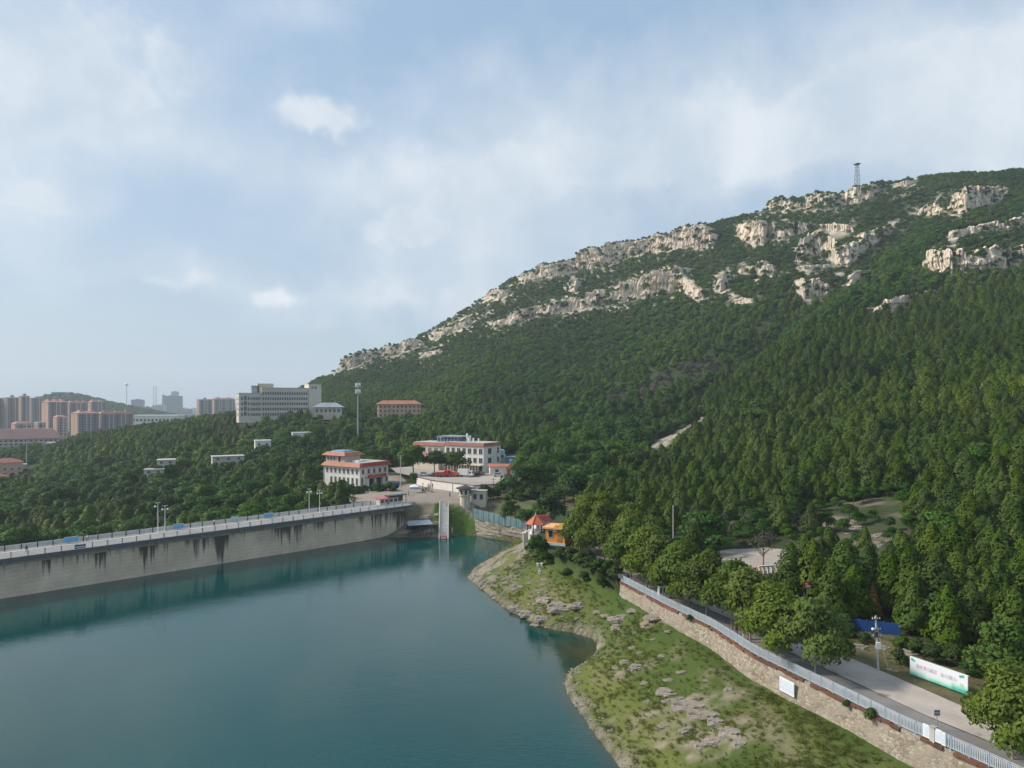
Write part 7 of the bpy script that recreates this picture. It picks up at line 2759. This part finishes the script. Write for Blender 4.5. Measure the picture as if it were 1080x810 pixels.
# dark round bush beside the gatehouse and hedge down the bank
for (px, py, hh, wd, lab) in ((566, 589, 5.6, 1.05, 'big dark round bush in front of the pavilion'), (575, 596, 3.2, 1.3, 'dark shrub at the foot of the orange gatehouse')):
    x, y, z = hit(px, py)
    plant('bush', SHRUB[int(px) % 3], None, (x, y, z - .3), hh, wd, rr.uniform(0, 6), lab, 'bush')
for px, py, hh in ((592, 596, 2.6), (602, 600, 3.0), (612, 603, 3.2), (622, 606, 3.2), (632, 609, 3.0), (642, 611, 3.2), (650, 615, 2.6), (598, 607, 1.9), (616, 612, 2.0), (634, 617, 1.8)):
    x, y, z = hit(px, py)
    plant('shrub', SHRUB[rr.randrange(3)], None, (x, y, z - .3), hh * rr.uniform(.9, 1.1), 1.35, rr.uniform(0, 6), 'dense green shrub of the hedge on top of the bank', 'shrub', 'hedge on the bank')
p, dr = wall_at(925); c = p + Vector((dr.y, -dr.x)) * .5
plant('shrub', SHRUB[0], None, (c.x, c.y, 8.4), 1.35, 1.0, 0, 'green shrub growing out of the top of the stone wall', 'shrub')
p, dr = wall_at(898); c = p + Vector((dr.y, -dr.x)) * .5
plant('shrub', SHRUB[1], None, (c.x, c.y, 8.5), .8, 1.1, 0, 'tiny green tuft on the stone wall left of the larger shrub', 'shrub')
p, dr = wall_at(732); c = p + Vector((dr.y, -dr.x)) * .5
plant('shrub', SHRUB[2], None, (c.x, c.y, 8.3), 1.3, .9, 0, 'green tuft hanging on the stone wall before the people', 'shrub')
for px, py, hh, wd in ((511, 541, 5.6, 1.05), (505, 545, 3.6, 1.1), (527, 535, 6.0, 1.0), (518, 539, 4.2, 1.1), (541, 541, 4.0, 1.2), (551, 537, 5.0, 1.1), (534, 548, 2.6, 1.2), (548, 545, 3.0, 1.3), (558, 540, 4.0, 1.2), (562, 531, 5.0, 1.2), (570, 538, 4.6, 1.2), (545, 530, 4.2, 1.2), (556, 527, 5.0, 1.2), (572, 527, 5.5, 1.2), (580, 540, 4.5, 1.2)):
    d = 222 - (py - 535) * .6
    x = (px - 540) / F * d
    plant('shrub', SHRUB[rr.randrange(3)], None, (x, d, h1(x, d) - .3), hh, wd, rr.uniform(0, 6), 'dark green shrub on the earth slope above the sheet fence', 'shrub', 'shrubs above the sheet fence')
for k in range(12):
    px = 346 + k * 6.4
    d = 240 + rr.uniform(-2, 4)
    x = (px - 540) / F * d
    plant('shrub', SHRUB[rr.randrange(3)], None, (x, d, max(8, h1(x, d)) - .4), rr.uniform(2.4, 3.6), 1.4, rr.uniform(0, 6), 'green shrub of the strip in front of the red-eaved building', 'shrub', 'shrub strip by the red-eaved building')
for px, py, hh, wd in ((948, 704, 2.6, .8), (884, 668, 2.4, 1.3), (897, 672, 2.0, 1.3), (912, 678, 1.6, 1.3), (890, 664, 2.6, 1.2), (952, 686, 2.0, 1.2), (966, 692, 2.4, 1.2), (985, 700, 2.6, 1.1), (1005, 704, 2.8, 1.1), (878, 678, 1.8, 1.2), (1025, 712, 2.4, 1.1)):
    x, y, z = hit(px, py)
    plant('shrub', SHRUB[rr.randrange(3)], None, (x, y, z - .2), hh, wd, rr.uniform(0, 6), 'leafy shrub at the forest edge behind the road verge', 'shrub', 'shrubs at the forest edge')

x, y = (742 - 540) / F * 141, 141
plant('broadleaf_tree', BRO[3], BRO_T[0], (x, y, h1(x, y) - .1), 8.6, 1.45, 2.0, 'large dark spreading tree beside the paved clearing', 'tree')
for px, d, hh in ((776, 152, 4.0), (762, 158, 4.4), (835, 150, 4.6), (790, 160, 3.6)):
    x = (px - 540) / F * d
    plant('withered_shrub', lobed_crown('crown', 900, .045, 400 + px, FOL['bare'], 9, .8, .15, .4), BRO_T[1], (x, d, h1(x, d) - .1), hh, 1.2, px, 'greyish brown withered bush on the scrubby ground behind the paved clearing', 'shrub', 'withered bushes behind the clearing')
# withered tree on the plaza, dead cypress
x, y = W(805, 598, 10.2)
plant('withered_tree', lobed_crown('crown', 420, .03, 300, FOL['bare'], 8, .9, .45, .36), trunk_mesh('trunk', 9, .5, .02, 9, .33, BARK), (x, y, h1(x, y)), 7.2, .95, 0, 'half withered thin tree standing on the paved clearing', 'tree')
x, y, z = hit(926, 656)
plant('dead_conifer', conifer_crown('crown', 1100, .034, 310, FOL['dead'], .27, .9), CON_T, (x, y + 1.2, h1(x, y + 1.2) - .1), 5.0, 1.0, 0, 'small rusty brown dead cypress above the blue hoarding', 'conifer')
# cypresses standing out along the road edge
for px, d, hh in ((900, 97, 7.6), (915, 104, 8.0), (880, 103, 7.6), (940, 99, 8.2), (969, 93, 8.2), (993, 91, 8.6), (1012, 95, 8.8), (872, 112, 7.6), (1040, 88, 8.4), (1062, 84, 8.0), (955, 108, 8.4), (1080, 92, 8.6), (1003, 84.5, 4.6), (1100, 80, 8.4)):
    x = (px - 540) / F * d
    plant('conifer_tree', CON[rr.randrange(4)], CON_T, (x, d, h1(x, d) - .1), hh, rr.uniform(.95, 1.15), rr.uniform(0, 6), 'tall cypress in the front rank beside the concrete road', 'conifer', 'front rank of cypresses')


# ---------------------------------------------------------------- rocks
BROCK = rock_material('bank_rock', (0.36, 0.315, 0.26), (0.20, 0.18, 0.155), 1.1)


def rock_mesh(name, seed, flat):
    import bmesh
    if flat < .5:
        # bedded limestone: ragged slabs one on another
        rng = random.Random(seed)
        mb = MB()
        nl = rng.choice((3, 4))
        z = -.5
        for q in range(nl):
            th = rng.uniform(.28, .42) * flat * 1.6 if q else .5 + .3 * flat
            n = 17
            k = 1.0 - .17 * q + rng.uniform(-.06, .06)
            cx, cy = rng.uniform(-.16, .16) * q, rng.uniform(.0, .16) * q
            pts, up = [], []
            for i in range(n):
                a = 2 * math.pi * i / n + rng.uniform(-.13, .13)
                r = k * rng.uniform(.68, 1.08) * (1 + .18 * math.cos(2 * a + seed))
                pts.append((cx + r * math.cos(a), cy + r * math.sin(a), z))
                s = rng.uniform(.90, 1.0)
                up.append((cx + r * s * math.cos(a), cy + r * s * math.sin(a), z + th * rng.uniform(.75, 1.1)))
            mid = [(cx + (p[0] - cx) * .55 + rng.uniform(-.04, .04), cy + (p[1] - cy) * .55, z + th * rng.uniform(.9, 1.2)) for p in pts]
            fs = [(i, (i + 1) % n, n + (i + 1) % n, n + i) for i in range(n)] + [(n + i, n + (i + 1) % n, 2 * n + (i + 1) % n, 2 * n + i) for i in range(n)]
            fs += [tuple(range(2 * n, 3 * n))]
            mb.add(pts + up + mid, fs)
            z += th * .86
        return mb.mesh(name, BROCK)
    bm = bmesh.new()
    bmesh.ops.create_icosphere(bm, subdivisions=4, radius=1)
    rng = random.Random(seed)
    planes = []
    for k in range(11):
        n = Vector((rng.gauss(0, 1), rng.gauss(0, 1), rng.gauss(0, .8))).normalized()
        planes.append((n, rng.uniform(.55, .85)))
    planes.append((Vector((rng.uniform(-.15, .15), rng.uniform(-.15, .15), 1)).normalized(), .55))
    co = np.array([v.co[:] for v in bm.verts])
    for n, d in planes:
        q = co @ np.array(n) - d
        co -= np.maximum(q, 0)[:, None] * np.array(n) * .96
    r = 1 + (vn3(co[:, 0] * 2.2, co[:, 1] * 2.2, co[:, 2] * 6, seed) - .5) * .28 + (vn3(co[:, 0] * 6, co[:, 1] * 6, co[:, 2] * 12, seed + 1) - .5) * .14
    co *= r[:, None]
    co[:, 2] *= flat
    for v, c in zip(bm.verts, co):
        v.co = c
    me = bpy.data.meshes.new(name)
    bm.to_mesh(me); bm.free()
    me.materials.append(BROCK)
    return me


ROCKS = [rock_mesh('rock', 900 + i, f) for i, f in enumerate((.75, .45, .30, .55, .38))]


def rock(px, py, wpx, kind, label, group=None, rz=None, asp=1.0, lift=0.0, zscale=1.0):
    x, y, z = hit(px, py)
    w = wpx / F * y / 2
    o = link_mesh('rock', ROCKS[kind], None, None, (x, y, z + lift), rr.uniform(-.5, .3) if rz is None else rz)
    if kind in (1, 2, 4): lift -= .1
    o.scale = (w, w * .62 * asp, w * (.8 if kind == 0 else .5 if kind == 3 else .40) * zscale)
    tag(o, label, 'rock', group)
    return o


rock(768, 728, 14, 0, 'single angular pale boulder alone on the grass below the stone wall', None, .6, 1.3)
rock(702, 733, 27, 1, 'large whitish slab at the left end of the grassy bank outcrop', None, -.3)
rock(682, 742, 10, 0, 'upright block leaning against the large whitish slab', None, .5, 1.2)
rock(728, 747, 60, 2, 'long pale ledge running across the middle of the grassy bank', None, -.35, .55, -.1)
rock(742, 756, 52, 2, 'second long pale ledge just below the longest one', None, -.3, .5, -.15)
rock(656, 654, 30, 4, 'dark ledged outcrop left of the hollow on the upper bank', None, -.2, .9, .1)
rock(688, 656, 24, 1, 'overhanging slab roofing the dark hollow on the upper bank', None, -.25, .9, .55, .5)
rock(684, 664, 9, 0, 'small block at the mouth of the dark hollow', None, .3)
rock(668, 645, 22, 2, 'flat ledge on top of the dark outcrop', None, -.2, .9, .0, .6)
rock(560, 662, 30, 2, 'broad flat stone slab sloping into the water at the inlet', None, .1, .9, -.05)
G = 'weathered rocks scattered on the grassy bank'
for px, py, w, k in ((672, 706, 20, 1), (660, 699, 16, 1), (650, 705, 10, 3), (657, 716, 9, 1), (680, 722, 14, 2), (704, 741, 14, 4), (716, 738, 16, 4), (755, 764, 28, 2), (770, 776, 34, 2), (756, 783, 26, 4), (740, 789, 24, 2),
                     (725, 772, 20, 4), (780, 786, 24, 2), (700, 768, 14, 4), (735, 734, 10, 3), (705, 720, 12, 4), (690, 700, 10, 4), (698, 693, 12, 2), (719, 712, 12, 4), (745, 718, 8, 3), (800, 745, 5, 0), (793, 741, 4, 0),
                     (640, 650, 14, 4), (652, 663, 20, 1), (705, 668, 10, 3), (690, 676, 9, 4), (715, 660, 8, 0), (590, 641, 40, 2), (575, 634, 26, 2), (556, 648, 26, 2), (610, 640, 24, 4), (545, 641, 18, 4), (630, 646, 14, 2),
                     (572, 652, 24, 2), (668, 684, 12, 4), (675, 690, 10, 1)):
    rock(px, py, w, k, 'weathered grey rock poking out of the grassy bank', G)
for k in range(75):
    t = rr.random()
    px = 505 + 75 * rr.random()
    py = 600 + 52 * rr.random()
    if px < 505 + (py - 615) * .9 or (px > 552 and py < 606):
        continue
    rock(px, py, rr.uniform(4, 11), rr.choice((1, 2, 4)), 'pale rock among the many on the stony tip of the spit', 'rocks on the stony tip')
for px, py, w in ((448, 546, 18), (458, 552, 14), (436, 555, 10), (452, 560, 16), (461, 543, 10), (427, 562, 16), (444, 562, 12)):
    rock(px, py, w, rr.choice((1, 2, 4)), 'tan rock below the end of the dam', 'rocks under the dam end')
for k in range(26):
    px, py = rr.uniform(845, 950), rr.uniform(548, 588)
    rock(px, py, rr.uniform(6, 22), rr.choice((1, 2, 4)), 'brownish rock of the ruined terraces among the trees', 'rocks of the ruined terraces')
for k in range(34):
    t = rr.random()
    px, py = np.interp(t, [0, .25, .55, .8, 1], [q[0] for q in SCREE]), np.interp(t, [0, .25, .55, .8, 1], [q[1] for q in SCREE])
    rock(px + rr.uniform(-3, 3), py + rr.uniform(-2, 2), rr.uniform(3, 7), rr.choice((0, 1, 3)), 'pale boulder of the rock slide on the wooded slope', 'boulders of the rock slide')
for px, py, w in ((955, 690, 26), (930, 684, 18), (906, 684, 20), (938, 707, 9), (945, 709, 7)):
    rock(px, py, w, rr.choice((1, 2, 4)), 'brown ledge of rock behind the road verge', 'rocks behind the verge')

# pebbles along the waterline and grass on the bank
def scatter_ground():
    n = 60000
    x = RNG.uniform(-22, 42, n); y = RNG.uniform(56, 206, n)
    ok = inside(x, y, LOWPOLY)
    x, y = x[ok], y[ok]
    sd = lake_sd(x, y)
    se, _, _ = seg_dist(x, y, EDGE_XY)
    ok = (sd > -.3) & (sd < 1.9) & (RNG.random(len(x)) < .55) | ((np.hypot(x + 3, y - 158) < 14) & (sd > 0) & (RNG.random(len(x)) < .25))
    px_, py_ = x[ok][:2600], y[ok][:2600]
    sz = RNG.uniform(.06, .22, len(px_)) * np.where(RNG.random(len(px_)) < .08, 2.0, 1)
    src = [q for q in bpy.data.objects if q.name.startswith('rock') and q.get('group') == G][:4]
    instancer('shore_stones', np.stack([px_, py_, H(px_, py_) + .02], 1), np.stack([sz * 1.2, sz, sz * .8], 1), RNG.uniform(0, 6.28, len(px_)), RNG.integers(0, 4, len(px_)), src, 'strip of pale stones along the waterline')
    # grass tufts: two real weed clumps are the pattern
    rng = np.random.default_rng(3)
    tuft = []
    for q in range(3):
        m = 46
        th = rng.uniform(0, 6.28, m); r = np.sqrt(rng.uniform(0, 1, m)) * .5
        c = np.stack([r * np.cos(th), r * np.sin(th), np.zeros(m)], 1)
        lean = rng.normal(0, .55, (m, 2))
        hh = rng.uniform(.25, .8, m)
        w = .035
        dx, dy = np.cos(th * 3 + 1) * w, np.sin(th * 3 + 1) * w
        b0 = c + np.stack([dx, dy, 0 * dx], 1); b1 = c - np.stack([dx, dy, 0 * dx], 1)
        tp = c + np.stack([lean[:, 0], lean[:, 1], hh], 1)
        md = c + np.stack([lean[:, 0] * .4, lean[:, 1] * .4, hh * .55], 1)
        V = np.stack([b0, b1, md - np.stack([dx, dy, 0 * dx], 1) * .8, tp, md + np.stack([dx, dy, 0 * dx], 1) * .8], 1).reshape(-1, 3)
        me = bpy.data.meshes.new('weed_clump')
        me.from_pydata(V.tolist(), [], [tuple(range(5 * k, 5 * k + 5)) for k in range(m)])
        a = me.attributes.new('tint', 'FLOAT', 'POINT'); a.data.foreach_set('value', np.repeat(np.clip(rng.normal(.5, .2, m), 0, 1), 5).astype(np.float32))
        me.polygons.foreach_set('use_smooth', [True] * m)
        nrm = np.repeat(np.stack([lean[:, 0], lean[:, 1], np.full(m, 1.0)], 1), 5, axis=0)
        me.normals_split_custom_set_from_vertices((nrm / np.linalg.norm(nrm, axis=1)[:, None]).tolist())
        me.materials.append(FOL['grass'])
        tuft.append(me)
    src = []
    for k, (px, py, lab) in enumerate(((842, 772, 'tuft of tall weeds at the foot of the wall below the pale blue board'), (716, 690, 'tuft of tall weeds on the upper bank below the wall'), (640, 770, 'tuft of weeds at the stony waterline'))):
        xx, yy, zz = hit(px, py)
        o = link_mesh('weed_clump', tuft[k], None, None, (xx, yy, zz)); o.scale = (1, 1, .9)
        tag(o, lab, 'weeds'); src.append(o)
    n = 62000
    x = RNG.uniform(-22, 62, n); y = RNG.uniform(44, 212, n)
    sd = lake_sd(x, y)
    se, _, _ = seg_dist(x, y, EDGE_XY)
    low = inside(x, y, LOWPOLY)
    f = fbm2(x / 4.5, y / 4.5, 91, 4)
    bank = low & (sd > 1.0) & (se > 1.0) & (RNG.random(n) < np.clip((f - .2) * 2.2, 0.3, 1) * np.where(se < 4, 1.0, .8)) & (np.hypot(x + 3, y - 158) > 9)
    dr, _, _ = seg_dist(x, y, road_line(5.6))
    verge = (~low) & (dr > 6.6) & (se < 26) & (y < 100) & (RNG.random(n) < .22)
    k = bank | verge
    x, y, se, f, sd = x[k], y[k], se[k], f[k], sd[k]
    s = (RNG.uniform(.10, .26, len(x)) * np.where(se < 3.0, 1.25, 1.0) * (.6 + f)) * np.where(y < 100, 1, 1.15)
    instancer('grass', np.stack([x, y, H(x, y) - .02], 1), np.stack([s * 2.6, s * 2.6, s], 1), RNG.uniform(0, 6.28, len(x)), RNG.integers(0, 3, len(x)), src, 'short tufted grass over the lake bank')
    print('grass', len(x), 'stones', len(px_))


scatter_ground()
print('objects', len(bpy.data.objects))
